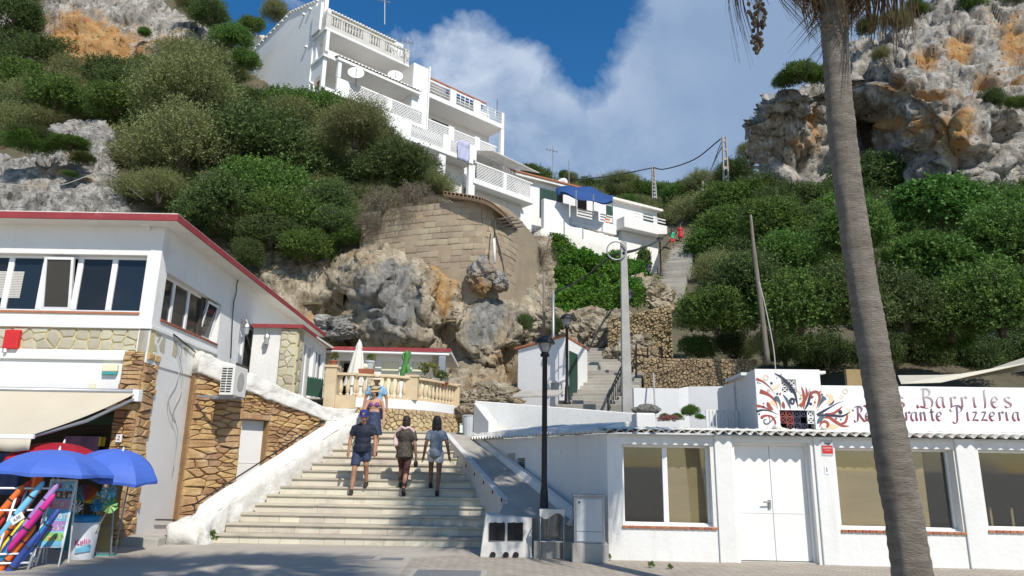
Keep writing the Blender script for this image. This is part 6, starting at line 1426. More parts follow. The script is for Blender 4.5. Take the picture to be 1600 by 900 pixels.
part('terrace_slab', WC, th2, (q[0], q[1], 0, 2, zb1 - .5, zb1), fr=FT, bevel=.04); part('terrace_parapet', WC, th2, (q[0], q[1], .0, .2, zb1, zb1 + .5), fr=FT)
for k in range(2):
    a, b = q[0] + .8 + k * (q[1] - q[0]) * .5, q[0] + .8 + k * (q[1] - q[0]) * .5 + (q[1] - q[0]) * .38
    for z in (.75, 1.05, 1.3): part('rail', WC, th2, (a, b, .05, .15, zb1 + z - .05, zb1 + z + .05), fr=FT)
for x in (q[0], q[0] + (q[1] - q[0]) * .48, q[1] - .4): part('terrace_post', WC, th2, (x, x + .6, -.02, .22, zb1 + .5, zb1 + 1.45), fr=FT, bevel=.04)
q2 = R_(963, 330, 1030, 372); zb2 = FT.px(1000, 362)[1]
part('balcony_box', WC, th2, (q2[0], q2[1], -1.2, 1.9, zb2 - .4, zb2 + .7), fr=FT, bevel=.04)
for z in (1.0, 1.3): part('rail', WC, th2, (q2[0] + 1.5, q2[1] - .2, -1.15, -1.05, zb2 + z - .05, zb2 + z + .05), fr=FT)
q3 = R_(848, 318, 893, 345); part('stair_side', WC, th2, (q3[0], q3[0] + 2.8, -.2, .3, 12, FT.px(862, 314)[1]), fr=FT, bevel=.05)
zr1 = FT.px(880, 335)[1]
rough_sweep('retaining_wall', [[FT.w(x, y, z) for y, z in ((-.4, 9), (-.2, t), (.9, t), (.9, 9))] for x, t in ((q3[0] - 1.2, zr1 - 2.5), (q3[0] + 2, zr1 - .6), (q[0] + 1, zb1 - .6), (q2[0], zb2 - 1.2), (q2[1] + 1.5, zb2 - 3.5))], 'white_rough', th2, amp=.12, freq=1.6)
part('lower_block', WC, th2, (q2[0] + .5, q2[1] + .2, -.2, 1.9, 9, zb2 - .42), fr=FT)
bc = thing('blue_canopy', 'sagging blue canvas canopy on poles over the white terrace', 'canopy', FT.w(5, 0, zb1)); cs = [at(868, 294, 60.5), at(905, 291, 58.6), at(930, 297, 60.5), at(958, 306, 62), at(952, 314, 62), at(925, 312, 61), at(898, 305, 59.4)]
ctop = [at(868, 295, 61.0), at(893, 291.5, 60.8), at(915, 292, 61.3), at(938, 300, 62.0), at(958, 306, 62.6)]; cbot = [at(876, 300, 58.6), at(893, 306, 58.6), at(915, 314, 59), at(938, 317, 59.8), at(957, 313, 60.6)]
ctop = catmull(ctop, 4); cbot = catmull(cbot, 4); n_ = len(ctop); rows = [[a.lerp(b, t) + Vector((0, 0, -.5 * math.sin(math.pi * t) + .12 * math.sin(i * .8))) for i, (a, b) in enumerate(zip(ctop, cbot))] for t in (0, .25, .5, .75, 1)]
cv = MB().add([p for r in rows for p in r], [(j * n_ + i, j * n_ + i + 1, (j + 1) * n_ + i + 1, (j + 1) * n_ + i) for j in range(4) for i in range(n_ - 1)]).build('canvas', 'blue_canvas', bc, smooth=True); cv.modifiers.new('thick', 'SOLIDIFY').thickness = .05
for (x, y, yb, Y) in ((900, 297, 322, 58.3), (927, 304, 335, 59.6), (957, 308, 330, 61)): MB().tube([at(x, y, Y), at(x, yb, Y)], .06, 6).build('pole', 'galvanised', bc)
ds = thing('satellite_dish', 'small white satellite dish on the red roof edge', 'satellite dish', at(877, 292, 63)); MB(Matrix.Translation(at(877, 288, 63)) @ Matrix.Rotation(rad(70), 4, 'X') @ Matrix.Rotation(rad(-30), 4, 'Y')).lathe([(.02, -.15), (.4, -.1), (.7, .04), (.7, .07), (.4, -.06), (.02, -.1)], n=18).build('dish', WC, ds, smooth=True)
# ---------------------------------------------------------------- hut with the green door
HC, HL, HR = at(883, 600, 21.5), at(809, 600, 22.4), at(918, 600, 23.6); hut = thing('white_hut', 'small white hut with a green door beside the upper steps', 'hut', (HC.x, HC.y, 3.2)); zc, zl_, zr_ = at(883, 526, 21.5).z, at(810, 546, 22.4).z, at(917, 546, 23.6).z
FHl = Fr((HL.x, HL.y), (HC.x - HL.x, HC.y - HL.y)); FHr = Fr((HC.x, HC.y), (HR.x - HC.x, HR.y - HC.y)); wl_ = (Vector((HC.x, HC.y)) - Vector((HL.x, HL.y))).length; wr2 = (Vector((HR.x, HR.y)) - Vector((HC.x, HC.y))).length
al_ = FHl.rect(861, 598, 879, 617); MB(FHl).wall(0, wl_, 2.6, zl_, [al_], .2).prism([(0, 0, zl_), (wl_, 0, zl_), (wl_, 0, zc)], (0, .2, 0)).build('front_wall', WC, hut)
gd_ = FHr.rect(889, 551, 901, 625); MB(FHr).prism([(0, 0, 2.6), (wr2, 0, 2.6), (wr2, 0, zr_), (0, 0, zc)], (0, .2, 0)).build('side_wall', WC, hut)
dg_ = MB(FHr).box(gd_[0], gd_[1], -.04, -.001, 2.8, gd_[3]).build('door', 'green_door', hut, bevel=.008)
for z in (3.0, 3.75): MB(FHr).box(gd_[0] + .06, gd_[1] - .06, -.055, -.041, z, z + .6).build('door_panel', 'green_shutter', dg_, bevel=.01)
MB(FHl).box(al_[0] - .03, al_[1] + .03, .1, .12, al_[2], al_[3]).build('alcove_back', 'metal_cabinet', hut); fa_ = MB(FHl); fa_.box(al_[0] - .06, al_[0], -.05, .02, al_[2], al_[3] + .06).box(al_[1], al_[1] + .06, -.05, .02, al_[2], al_[3] + .06).box(al_[0], al_[1], -.05, .02, al_[3], al_[3] + .06); fa_.build('alcove_frame', 'soffit', hut)
MB().hexa([tuple(FHl.w(-.1, -.08, zl_)), tuple(FHl.w(wl_ + .03, -.08, zc)), tuple(FHr.w(wr2 + .1, -.03, zr_)), tuple(Vector((HL.x + .8, HL.y + 2.2, zl_ - .1)))] + [tuple(p + Vector((0, 0, .06))) for p in (FHl.w(-.1, -.08, zl_), FHl.w(wl_ + .03, -.08, zc), FHr.w(wr2 + .1, -.03, zr_), Vector((HL.x + .8, HL.y + 2.2, zl_ - .1)))]).build('roof', 'terracotta', hut)
for i_, (x, y, Y, r_, lab) in enumerate(((745, 628, 22.3, .42, 'pale rock at the right end of the terrace balustrade'), (762, 618, 22.8, .5, 'pale rock left of the white hut, upper one'), (780, 625, 22.2, .45, 'pale rock left of the white hut, lower one'), (800, 618, 22.8, .4, 'pale rock touching the left wall of the hut'), (735, 648, 21.6, .4, 'small rock at the foot of the terrace wall end'))):
    one(boulder('loose_rock', at(x, y, Y), (r_ * 1.3, r_, r_ * .8), 'rock_warm', 40 + i_, .5, 1.2, 5, ochre=.2), lab, 'rock')
one(MB().prism([at(800, 622, 20.5), at(872, 620, 20.2), at(880, 613, 21.0), at(815, 614, 21.3)], (0, 0, .08)).build('stone_shelf', 'concrete', bevel=.02), 'worn concrete slab in front of the white hut', 'slab')


# ---------------------------------------------------------------- upper steps, walls, railing
def flight(a, b, w, n, m, nm, lab=None):
    a, b = Vector(a), Vector(b); dv = Vector((b.x - a.x, b.y - a.y, 0)); L = dv.length; dv.normalize(); sv = Vector((dv.y, -dv.x, 0)) * w / 2; root = thing(nm, 'x', 'x', a); del root['label']; del root['category']; root['kind'] = 'structure'
    for k in range(n):
        p = a + dv * L * k / n; q = a + dv * L * (k + 1) / n + dv * .05; z = a.z + (b.z - a.z) * (k + 1) / n; j = rnd.uniform(-.05, .05)
        MB().hexa([tuple(Vector((c.x, c.y, z - 1.6))) for c in (p - sv, p + sv, q + sv, q - sv)] + [tuple(Vector((c.x, c.y, z))) for c in (p - sv + dv * j, p + sv + dv * j, q + sv, q - sv)]).build('step', m, root, bevel=.02)
    return root


flight(at(928, 640, 20.6), at(958, 580, 25.0), 2.3, 11, 'stair_concrete', 'upper_steps'); flight(at(948, 578, 25.0), at(935, 528, 30), 1.7, 12, 'stair_concrete', 'upper_steps'); flight(at(1030, 480, 38), at(1060, 402, 50.5), 2.2, 20, 'stair_concrete', 'upper_path'); flight(at(1060, 402, 50.5), at(1064, 378, 56), 2.6, 9, 'stair_concrete', 'upper_path')


mat('brown_stone', (.40, .30, .185), (.24, .17, .10), 3, .92, .7, 14, rndv=.25, stain=(.15, .12, .085), sscale=2.0, samt=.5, spos=.55)


def rubble_wall(name, lab, a, b, zt0, zt1, z0, n, seed, dep=.12, mm='brown_stone', sx=1.2):
    fr = Fr((a.x, a.y), (b.x - a.x, b.y - a.y)); L = (Vector((b.x, b.y)) - Vector((a.x, a.y))).length; t = thing(name, lab, 'wall', (a.x, a.y, z0)); poly = [(0, z0), (L, z0), (L, zt1), (0, zt0)]
    MB(fr).prism([(x, 0, z) for x, z in poly], (0, .5, 0)).build('backing', 'tan_mortar', t)
    mb = MB(); r = random.Random(seed)      # stones of a few pixels: real geometry, joined
    for c in voronoi(poly, n, seed, sx, 1):
        cx = sum(p[0] for p in c) / len(c); cz = sum(p[1] for p in c) / len(c); d = dep * r.uniform(.5, 1.4); k = len(c)
        mb.add([fr.w(cx + (x - cx) * s_, -o - r.uniform(-.2, .2) * d * (o > 0), cz + (z - cz) * s_) for s_, o in ((.97, -.02), (.93, d * .6), (.62, d)) for x, z in c], [(i + q * k, (i + 1) % k + q * k, (i + 1) % k + (q + 1) * k, i + (q + 1) * k) for q in range(2) for i in range(k)] + [tuple(range(2 * k, 3 * k))])
    mb.build('stones', mm, t)['kind'] = 'stuff'


rubble_wall('dry_stone_wall', 'upper dry stone retaining wall beside the steps, behind the concrete pole', at(950, 560, 27.0), at(1052, 560, 26.5), at(950, 500, 27).z, at(1052, 476, 26.5).z, 4.0, 620, 51)
rubble_wall('dry_stone_wall', 'lower brown dry stone wall under the bushes right of the railing', at(1006, 590, 23.0), at(1185, 590, 22.0), at(1010, 560, 23).z, at(1185, 562, 22).z, 2.6, 760, 52, .08)
rubble_wall('dry_stone_wall', 'shaded stone end of wall behind the iron railing', at(985, 560, 24.5), at(1030, 560, 24.0), at(985, 545, 24.5).z, at(1030, 540, 24).z, 3.0, 90, 53)
for (x, y, Y, r_, sd) in ((962, 555, 26.4, .45, 61), (978, 545, 26.3, .55, 62), (995, 556, 26, .5, 63), (955, 575, 26, .35, 64), (1003, 535, 26.2, .45, 65), (985, 570, 25.8, .5, 66)):
    one(boulder('wall_boulder', at(x, y, Y), (r_, r_ * .7, r_ * .75), 'rock_warm', sd, .4, 1, 4), {61: 'large grey boulder low in the upper stone wall, leftmost', 62: 'largest grey boulder in the upper stone wall', 63: 'grey boulder just left of the concrete pole', 64: 'small boulder at the stair edge of the upper wall', 65: 'boulder half hidden behind the concrete pole', 66: 'lowest boulder of the upper stone wall'}[sd], 'rock')
rl_ = thing('iron_railing', 'black iron railing panel sloping beside the upper steps', 'railing', at(975, 635, 20.0)); A0, A1, B0, B1 = at(951, 632, 20.6), at(975, 562, 21.6), at(951, 640, 20.6), at(975, 615, 21.6)
A0 = at(950, 618, 20.2); B0 = at(950, 641, 20.2); A1 = at(975, 563, 21.8); B1 = at(975, 612, 21.8)
for a, b in ((A0, A1), (B0, B1), (A0.lerp(B0, .2), A1.lerp(B1, .2))): MB().tube([a, b], .025, 6).build('rail', 'black_metal', rl_)
for k in range(10): t = k / 9; MB().tube([A0.lerp(A1, t), B0.lerp(B1, t) - Vector((0, 0, .3 if k in (0, 9) else 0))], .03 if k in (0, 9) else .014, 6).build('baluster', 'black_metal', rl_)
rl2 = thing('iron_railing', 'black iron railing posts climbing behind the concrete pole', 'railing', at(995, 590, 23)); ps = [(988, 572, 582, 22.5), (994, 537, 590, 23), (1012, 543, 590, 23.4)]
for (x, a, b, Y) in ps: MB().tube([at(x, a, Y), at(x, b, Y)], .03, 6).build('post', 'black_metal', rl2)
for a in (0, 14): MB().tube([at(976, 590 + a, 21.9), at(994, 553 + a, 23), at(1012, 556 + a, 23.4)], .02, 6).build('rail', 'black_metal', rl2)

# ---------------------------------------------------------------- roof garden, small annexe
gwl = [at(990, 606, 17.5), at(1060, 607, 17.3), at(1075, 604, 17.3), at(1170, 603, 16.8)]
gw2 = thing('roof_garden_wall', 'low white garden wall behind the restaurant roof', 'wall', gwl[0]); MB().add([tuple(p) for p in gwl] + [(p.x, p.y, 2.0) for p in gwl] + [(p.x, p.y + .2, p.z) for p in gwl] + [(p.x, p.y + .2, 2.0) for p in gwl], [(i, i + 4, i + 5, i + 1) for i in range(3)] + [(i, i + 1, i + 9, i + 8) for i in range(3)] + [(0, 8, 12, 4), (3, 7, 15, 11)]).build('wall', WC, gw2)
for x in (1020, ): MB().tube([at(1021, 583, 17.2), at(1024, 650, 17.0)], .02, 6).build('pipe', 'cable_pale', gw2)
FX = Fr(FR.w(0, 2.0, 0), (1, -.05)); ax0, ax1 = FX.px(1147, 630)[0], FX.px(1168, 630)[0]; azt = FX.px(1150, 597)[1]
anx = thing('roof_annexe', 'small white roof annexe with a dark grille window left of the sign', 'annexe', FX.w(ax0, 0, 2.2)); MB(FX).box(ax0, ax1 + .4, 0, 1.3, 2.1, azt).build('front', WC, anx, bevel=.02)
FX2 = Fr(FX.w(ax0 - .002, 1.35, 0), (FX.ey * -1)); hx = (.25, .85, 2.42, 2.95); MB(FX2).wall(.0, 1.35, 2.1, azt - .06, [hx], .1).build('side', 'white_wall', anx); lattice(FX2, hx, 2, 3, .03, ['grille_red'], anx, .02); MB(FX2).box(hx[0], hx[1], .09, .1, hx[2], hx[3]).build('dark_pane', 'dark', anx)
gt = thing('picket_gate', 'low white picket gate on the restaurant roof', 'gate', FX.w(ax0 - .5, -.2, 2.2)); gx_ = FX.px(1101, 650)[0]
for k in range(9): x = gx_ + (ax0 - gx_ - .02) * k / 8; MB(FX).box(x, x + .05, -.12, -.09, 2.15, FX.px(1120, 642)[1]).build('picket', WC, gt)
for z in (2.22, FX.px(1120, 645)[1]): MB(FX).box(gx_, ax0, -.089, -.06, z, z + .05).build('rail', WC, gt)
for (x, y, Y, r, kd, lab) in ((1077, 643, 15.2, 15, 'green', 'leafy potted shrub on the restaurant roof'), (1060, 652, 14.8, 10, 'ivy', 'low green plants along the restaurant roof edge'), (1040, 652, 14.9, 9, 'green', 'low plants beside the pole on the restaurant roof'), (1095, 652, 14.8, 8, 'ivy', 'trailing green plant left of the picket gate')): shrub(x, y, Y, r, kd, lab, name='plant', cat='plant')
pk = thing('flowering_plant', 'pinkish succulent cushion on the restaurant roof edge', 'plant', at(1045, 655, 14.6)); mk('foliage', leaf_cloud('foliage', 'leaf_pink', 5, 300, .12, lobes=5), None, pk, Matrix.Translation(at(1046, 655, 14.6)) @ Matrix.Diagonal((.3, .2, .1, 1)))
one(boulder('garden_rock', at(1010, 640, 15.4), (.30, .2, .12), 'rock', 71, .2, 1, 3), 'flat grey rock on the white roof block', 'rock'); one(MB().box(*[f(at(993, 660, 15.3).x, at(1023, 660, 15.3).x) for f in (min, max)], 15.2, 15.8, 2.1, at(1005, 645, 15.2).z).build('roof_block', WC, bevel=.03), 'white block on the roof beside the concrete pole', 'block')
# ---------------------------------------------------------------- shade sail
sl_ = thing('shade_sail', 'cream shade sail stretched behind the restaurant sign', 'shade sail', at(1500, 590, 15)); P = [at(1400, 588, 14.6), at(1440, 600, 14.0), at(1610, 578, 14.5), at(1620, 558, 17), at(1530, 583, 16.5)]
for i, poly in enumerate(([at(1403, 587, 15.5), at(1408, 600, 13.8), at(1470, 598, 14), at(1615, 566, 15), at(1610, 556, 18), at(1520, 586, 16)], [at(1440, 588, 16.2), at(1530, 583, 16.6), at(1640, 560, 16.8), at(1640, 574, 15.2), at(1500, 594, 15)])):
    o = MB().add([tuple(p) for p in poly], [tuple(range(len(poly)))]).build('cloth', 'sail', sl_); o.modifiers.new('thick', 'SOLIDIFY').thickness = .01
one(MB().box(*[at(x, 590, 15.5).x for x in (1323, 1346)], 15.5, 15.6, 2.2, at(1330, 577, 15.5).z).build('reed_panel', 'brown_board'), 'brown reed panel behind the sign wall', 'panel')

# ---------------------------------------------------------------- poles, lamps, cables
def lamp(base, top_z, lab, s=1.0, r=.04):
    t = thing('street_lamp', lab, 'street lamp', base); h = top_z - base.z; b = Matrix.Translation(base); W = .19 * s
    MB(b).lathe([(r * 2.4, 0), (r * 2.4, .05), (r * 1.6, .12), (r * 1.35, .5), (r, .6), (r * .9, h - .42 * s), (r * 1.7, h - .40 * s), (r * 1.7, h - .36 * s), (r * 1.1, h - .33 * s)], n=14).build('post', 'black_metal', t, smooth=True)
    g = MB(b).lathe([(r * 1.2, h - .33 * s), (W * .55, h - .27 * s), (W * .78, h - .16 * s)], n=16, cap=False).build('globe', 'lamp_glass', t, smooth=True)
    MB(b).lathe([(W, h - .165 * s), (W, h - .14 * s), (W * .80, h - .07 * s), (W * .42, h - .02 * s), (.012, h)], n=18).build('hood', 'black_metal', t, smooth=False); MB(b).lathe([(r * 1.3, h - .34 * s), (r * 1.3, h - .31 * s)], n=10).build('collar', 'black_metal', t)
    for k in range(4): a = rad(45 + 90 * k); MB(b).tube([(r * 1.3 * math.cos(a), r * 1.3 * math.sin(a), h - .33 * s), (W * .85 * math.cos(a), W * .85 * math.sin(a), h - .155 * s)], .008, 5).build('bracket', 'black_metal', t)


mat('lamp_glass', (.55, .56, .55), (.5, .51, .5), 3, .25, trans=.4)
lb = at(850, 800, 13.05); lamp(lb - Vector((0, 0, .15)), at(849, 524, 13.05).z, 'black street lamp at the foot of the ramp, nearest and tallest in view', 1.0, .052)
for (x, y0, y1, Y, lab) in ((886, 632, 490, 21.0, 'black street lamp in front of the white hut'), (985, 640, 452, 23.5, 'black street lamp half hidden by the concrete pole'), (1015, 480, 413, 38, 'black street lamp on the path below the topiary'), (1033, 432, 370, 44, 'highest street lamp beside the white house corner')):
    lamp(at(x, y1 + (y0 - y1), Y), at(x, y1, Y).z, lab, 1.15, .05)
pc_ = thing('concrete_pole', 'square pale concrete utility pole with a cable coil at its top', 'utility pole', at(976, 640, 19)); pbs, pts_ = at(980, 645, 19), at(974, 378, 19)
MB().hexa([(pbs.x - .14, 18.9, pbs.z - .5), (pbs.x + .14, 18.9, pbs.z - .5), (pbs.x + .14, 19.12, pbs.z - .5), (pbs.x - .14, 19.12, pbs.z - .5), (pts_.x - .085, 18.93, pts_.z), (pts_.x + .085, 18.93, pts_.z), (pts_.x + .085, 19.07, pts_.z), (pts_.x - .085, 19.07, pts_.z)]).build('shaft', 'pole_concrete', pc_, bevel=.01)
rc = at(963, 392, 18.9); MB().tube([rc + Vector((.27 * math.cos(a), -.02, .27 * math.sin(a))) for a in [k * 6.2832 / 24 for k in range(25)]], .022, 6).build('cable_coil', 'galvanised', pc_, smooth=True)


def cable(pts, r, lab, m='cable', nm='cable'): return one(MB().tube(catmull(pts, 6), r, 5).build(nm, m, smooth=True), lab, 'cable')


cable([at(868, 457, 22.5), at(910, 435, 21), at(945, 408, 19.6), at(968, 395, 18.9)], .028, 'black cable from the grey conduit up to the concrete pole'); cable([at(975, 395, 18.9), at(1000, 388, 28), at(1030, 374, 44), at(1075, 335, 60), at(1130, 225, 66)], .05, 'black cable from the concrete pole up the hill past the highest lamp')
cable([at(900, 281, 78), at(960, 274, 78), at(1021, 262, 76)], .07, 'cable on the skyline left of the short lattice pole'); cable([at(1021, 262, 76), at(1040, 264, 74), at(1085, 249, 70), at(1126, 217, 66)], .07, 'sagging cable between the two lattice poles'); cable([at(1127, 222, 66), at(1112, 262, 66), at(1098, 290, 66)], .05, 'cable dropping from the tall lattice pole')
cable([at(0, 288, 33), at(90, 290, 33.5), at(165, 270, 34.5), at(225, 312, 33)], .02, 'thin pale wire across the grey outcrop', 'cable_pale')
for (x0, x1, y0, y1, Y, w, lab) in ((1132, 1138, 212, 332, 65, .28, 'tall pale lattice utility pole on the skyline'), (1021, 1023, 259, 300, 76, .22, 'short pale lattice utility pole behind the ridge')):
    t = thing('lattice_pole', lab, 'utility pole', at(x1, y1, Y)); a, b = at(x1, y1 + 10, Y), at(x0, y0, Y)
    for s in (-1, 1): MB().hexa([tuple(p + Vector((s * ww + d * .06, e, 0))) for p, ww in ((a, w), (b, w * .6)) for d, e in ((-1, 0), (1, 0), (1, .3), (-1, .3))]).build('flange', 'pole_concrete', t)
    for k in range(9): p = a.lerp(b, (k + .5) / 9); MB().box(p.x - w * .9, p.x + w * .9, p.y + .05, p.y + .2, p.z - .14, p.z + .14).build('web', 'pole_concrete', t)
one(MB().tube([at(1098, 345, 64), at(1098, 283, 64)], .09, 6).build('thin_pole', 'pole_wood', smooth=True), 'thin weathered pole between the path and the tall lattice pole', 'pole')
st_ = thing('weathered_stump', 'leaning weathered grey trunk stump standing out of the bushes', 'stump', at(1195, 560, 20.6)); MB().tube(catmull([at(1200, 570, 20.6), at(1192, 500, 20.6), at(1183, 430, 20.6), at(1177, 380, 20.6), at(1173, 336, 20.6)], 4), [.085, .085, .08, .08, .075, .075, .07, .07, .07, .065, .06, .06, .055, .055, .05, .045, .035], 8).build('trunk', 'pole_wood', st_, smooth=True); MB().tube(catmull([at(1186, 440, 20.3), at(1196, 480, 20.1), at(1208, 540, 19.8), at(1212, 580, 19.6)], 4), .016, 5).build('rope', 'cable_pale', st_)
one(MB().tube([at(864, 456, 22.4), at(865, 604, 22.3)], .055, 8).build('conduit', 'galvanised', smooth=True), 'grey metal conduit pole standing behind the white hut', 'pole'); one(MB().tube([at(850, 426, 23.0), at(850, 560, 22.9)], .05, 8).build('rusty_pole', 'pole_wood', smooth=True), 'thin rusty pole rising behind the nearest street lamp', 'pole')
# ---------------------------------------------------------------- fittings on the shop house
aw = thing('shop_awning', 'cream roll-out awning over the shop front', 'awning', FL.w(-3, -.5, 2.6)); ab = at(214, 614, 13.05); af = at(52, 679, 11.25)
bl, fl_ = Vector((-18, ab.y, ab.z)), Vector((-18, af.y, af.z)); nA = 10
cl = MB().add([tuple(bl.lerp(fl_, t) + Vector((0, 0, -.05 * math.sin(math.pi * t)))) for t in [k / nA for k in range(nA + 1)]] + [tuple(ab.lerp(af, t) + Vector((0, 0, -.05 * math.sin(math.pi * t)))) for t in [k / nA for k in range(nA + 1)]], [(k, k + 1, nA + 2 + k, nA + 1 + k) for k in range(nA)]).build('canvas', 'awning', aw); cl.modifiers.new('thick', 'SOLIDIFY').thickness = .006
MB().tube([bl + Vector((0, 0, .02)), ab + Vector((.05, 0, .02))], .05, 8).build('roller_bar', 'galvanised', aw, smooth=True); MB().box(-18, af.x + .02, af.y - .03, af.y + .03, af.z - .07, af.z + .0).build('front_bar', 'frame_white', aw, bevel=.01)
vs = []; n_ = 150
for k in range(n_ + 1): x = -18 + (af.x + 18) * k / n_; vs += [(x, af.y - .032, af.z - .07), (x, af.y - .032 + .012 * math.sin(k * .9), af.z - .24 - .03 * abs(math.sin(k * .42)))]
vl = MB().add(vs, [(2 * k, 2 * k + 2, 2 * k + 3, 2 * k + 1) for k in range(n_)]).build('valance', 'awning', aw, smooth=True); vl.modifiers.new('thick', 'SOLIDIFY').thickness = .004
MB().tube([ab + Vector((-.03, -.03, -.12)), ab.lerp(af, .5) + Vector((-.02, 0, -.15)), af + Vector((-.05, .02, -.04))], .03, 8).build('folding_arm', 'galvanised', aw); MB().box(ab.x - .06, ab.x + .06, ab.y - .05, ab.y + .1, ab.z - .16, ab.z + .06).build('bracket', 'frame_white', aw, bevel=.01)
ac = thing('air_conditioner', 'beige air conditioner unit hung on the side of the shop house', 'air conditioner', FS.w(2.0, -.2, 3.0)); acp = at(352, 617, 15.0); FAC = Fr((acp.x - .14, 15.0), (1, 0)); az_ = acp.z; azt_ = at(352, 570, 15.0).z
MB(FAC).box(0, .29, 0, .74, az_, azt_).build('body', 'ac_body', ac, bevel=.012)
for k in range(10):
    for j in range(2): z = az_ + .06 + k * (azt_ - az_ - .1) / 10; MB(FAC).box(.02 + j * .12, .12 + j * .12, -.006, -.0005, z, z + .03).build('fin', 'cable', ac)
MB(FAC.M @ Matrix.Translation((.291, .37, (az_ + azt_) / 2)) @ Matrix.Rotation(rad(90), 4, 'Y')).lathe([(.2, 0), (.2, .012), (.18, .014)], n=20).build('fan_guard', 'cable_pale', ac); MB(FAC).box(-.5, .3, .1, .16, az_ - .05, az_ - .005).build('bracket', 'galvanised', ac); MB(FAC).box(-.5, .3, .56, .62, az_ - .05, az_ - .005).build('bracket', 'galvanised', ac)
q = FL.rect(10, 516, 33, 546); ar = thing('alarm_box', 'red alarm box with a small lamp on the stone band', 'alarm box', FL.w(q[0], 0, q[2])); MB(FL).box(q[0], q[1], -.09, .01, q[2], q[3]).build('case', 'red_plastic', ar, bevel=.02); MB(FL).lathe([(.03, -.06), (.03, .0), (.02, .02)], (q[0] + .06, -.06, q[2]), 10).build('lamp', 'plastic_white', ar)
q = FL.rect(161, 569, 185, 586); a2 = thing('siren_box', 'cream and teal siren box on the white shop fascia', 'siren', FL.w(q[0], 0, q[2])); MB(FL).box(q[0], q[1], -.05, .028, q[2] + .06, q[3]).build('case', 'cream_plastic', a2, bevel=.02); MB(FL).box(q[0] + .01, q[1] - .01, -.045, .028, q[2], q[2] + .058).build('lens', 'teal_plastic', a2, bevel=.015)
q = FL.rect(139, 599, 149, 609); one(MB(FL).box(q[0], q[1], -.02, .028, q[2], q[3]).build('junction_box', 'cream_plastic', bevel=.006), 'small square junction box above the awning bar', 'junction box')
q = FL.rect(187, 679, 195, 691); h2 = thing('house_number', 'white number 2 tile on the stone pillar', 'sign', FL.w(q[0], -.1, q[2])); MB(FL).box(q[0], q[1] + .01, -.125, -.11, q[2], q[3]).build('plate', 'plastic_white', h2); text_mesh('numeral', '2', .12, FL.M @ Matrix.Translation(((q[0] + q[1]) / 2, -.127, (q[2] + q[3]) / 2)), 'cable', h2)
fx, fz_ = FL.px(232, 354); sp = thing('floodlight', 'small white floodlight under the eave near the house corner', 'floodlight', FL.w(fx, -.1, fz_)); MB(FL).box(fx - .1, fx + .06, -.16, -.04, fz_ - .01, fz_ + .03).build('head', 'frame_white', sp, bevel=.008); MB(FL).box(fx - .0, fx + .05, -.06, -.001, fz_ - .09, fz_ - .012).build('bracket', 'frame_white', sp)


def lantern(p, ey, lab):
    t = thing('wall_lantern', lab, 'wall lamp', p); o = p - ey * .16
    MB(Matrix.Translation(o)).lathe([(.02, -.20), (.055, -.17), (.075, .0), (.085, .02), (.05, .09), (.015, .13)], n=8).build('lantern', 'lamp_glass', t); MB(Matrix.Translation(o)).lathe([(.09, .015), (.06, .095), (.012, .15)], n=8).build('hood', 'galvanised', t)
    MB().tube(catmull([p + Vector((0, 0, -.1)), p - ey * .06 + Vector((0, 0, -.24)), o + Vector((0, 0, -.2))], 4), .012, 6).build('bracket', 'galvanised', t); MB().tube(catmull([p + Vector((0, 0, .12)), p - ey * .1 + Vector((0, 0, .22)), o + Vector((0, 0, .15))], 4), .01, 6).build('scroll', 'galvanised', t)


x, z = FS.px(376, 512); lantern(FS.w(x, 0, z), FS.ey, 'grey wall lantern beside the upper side door of the shop house'); x, z = FW.px(420, 530); lantern(FW.w(x, 0, z), FW.ey, 'grey wall lantern on the white wing wall')
c1_ = lambda *p: [FS.w(FS.px(a, b)[0], -.04, FS.px(a, b)[1]) for a, b in p]
cable(c1_((268, 522), (300, 548), (322, 570), (330, 592), (322, 625), (316, 650), (310, 700), (305, 760), (301, 806), (285, 812), (240, 812)), .016, 'black cable drooping down the pale side panel'); cable(c1_((270, 526), (281, 548), (275, 590), (262, 615), (262, 640), (270, 660)), .009, 'pale looped wire on the side panel', 'cable_pale'); cable(c1_((275, 545), (283, 600), (268, 640), (275, 680), (268, 735)), .008, 'thin pale wire hanging beside the stone pillar', 'cable_pale'); cable(c1_((400, 432), (372, 435), (366, 460), (362, 480), (358, 560)), .014, 'dark cable falling from the eave to the air conditioner')

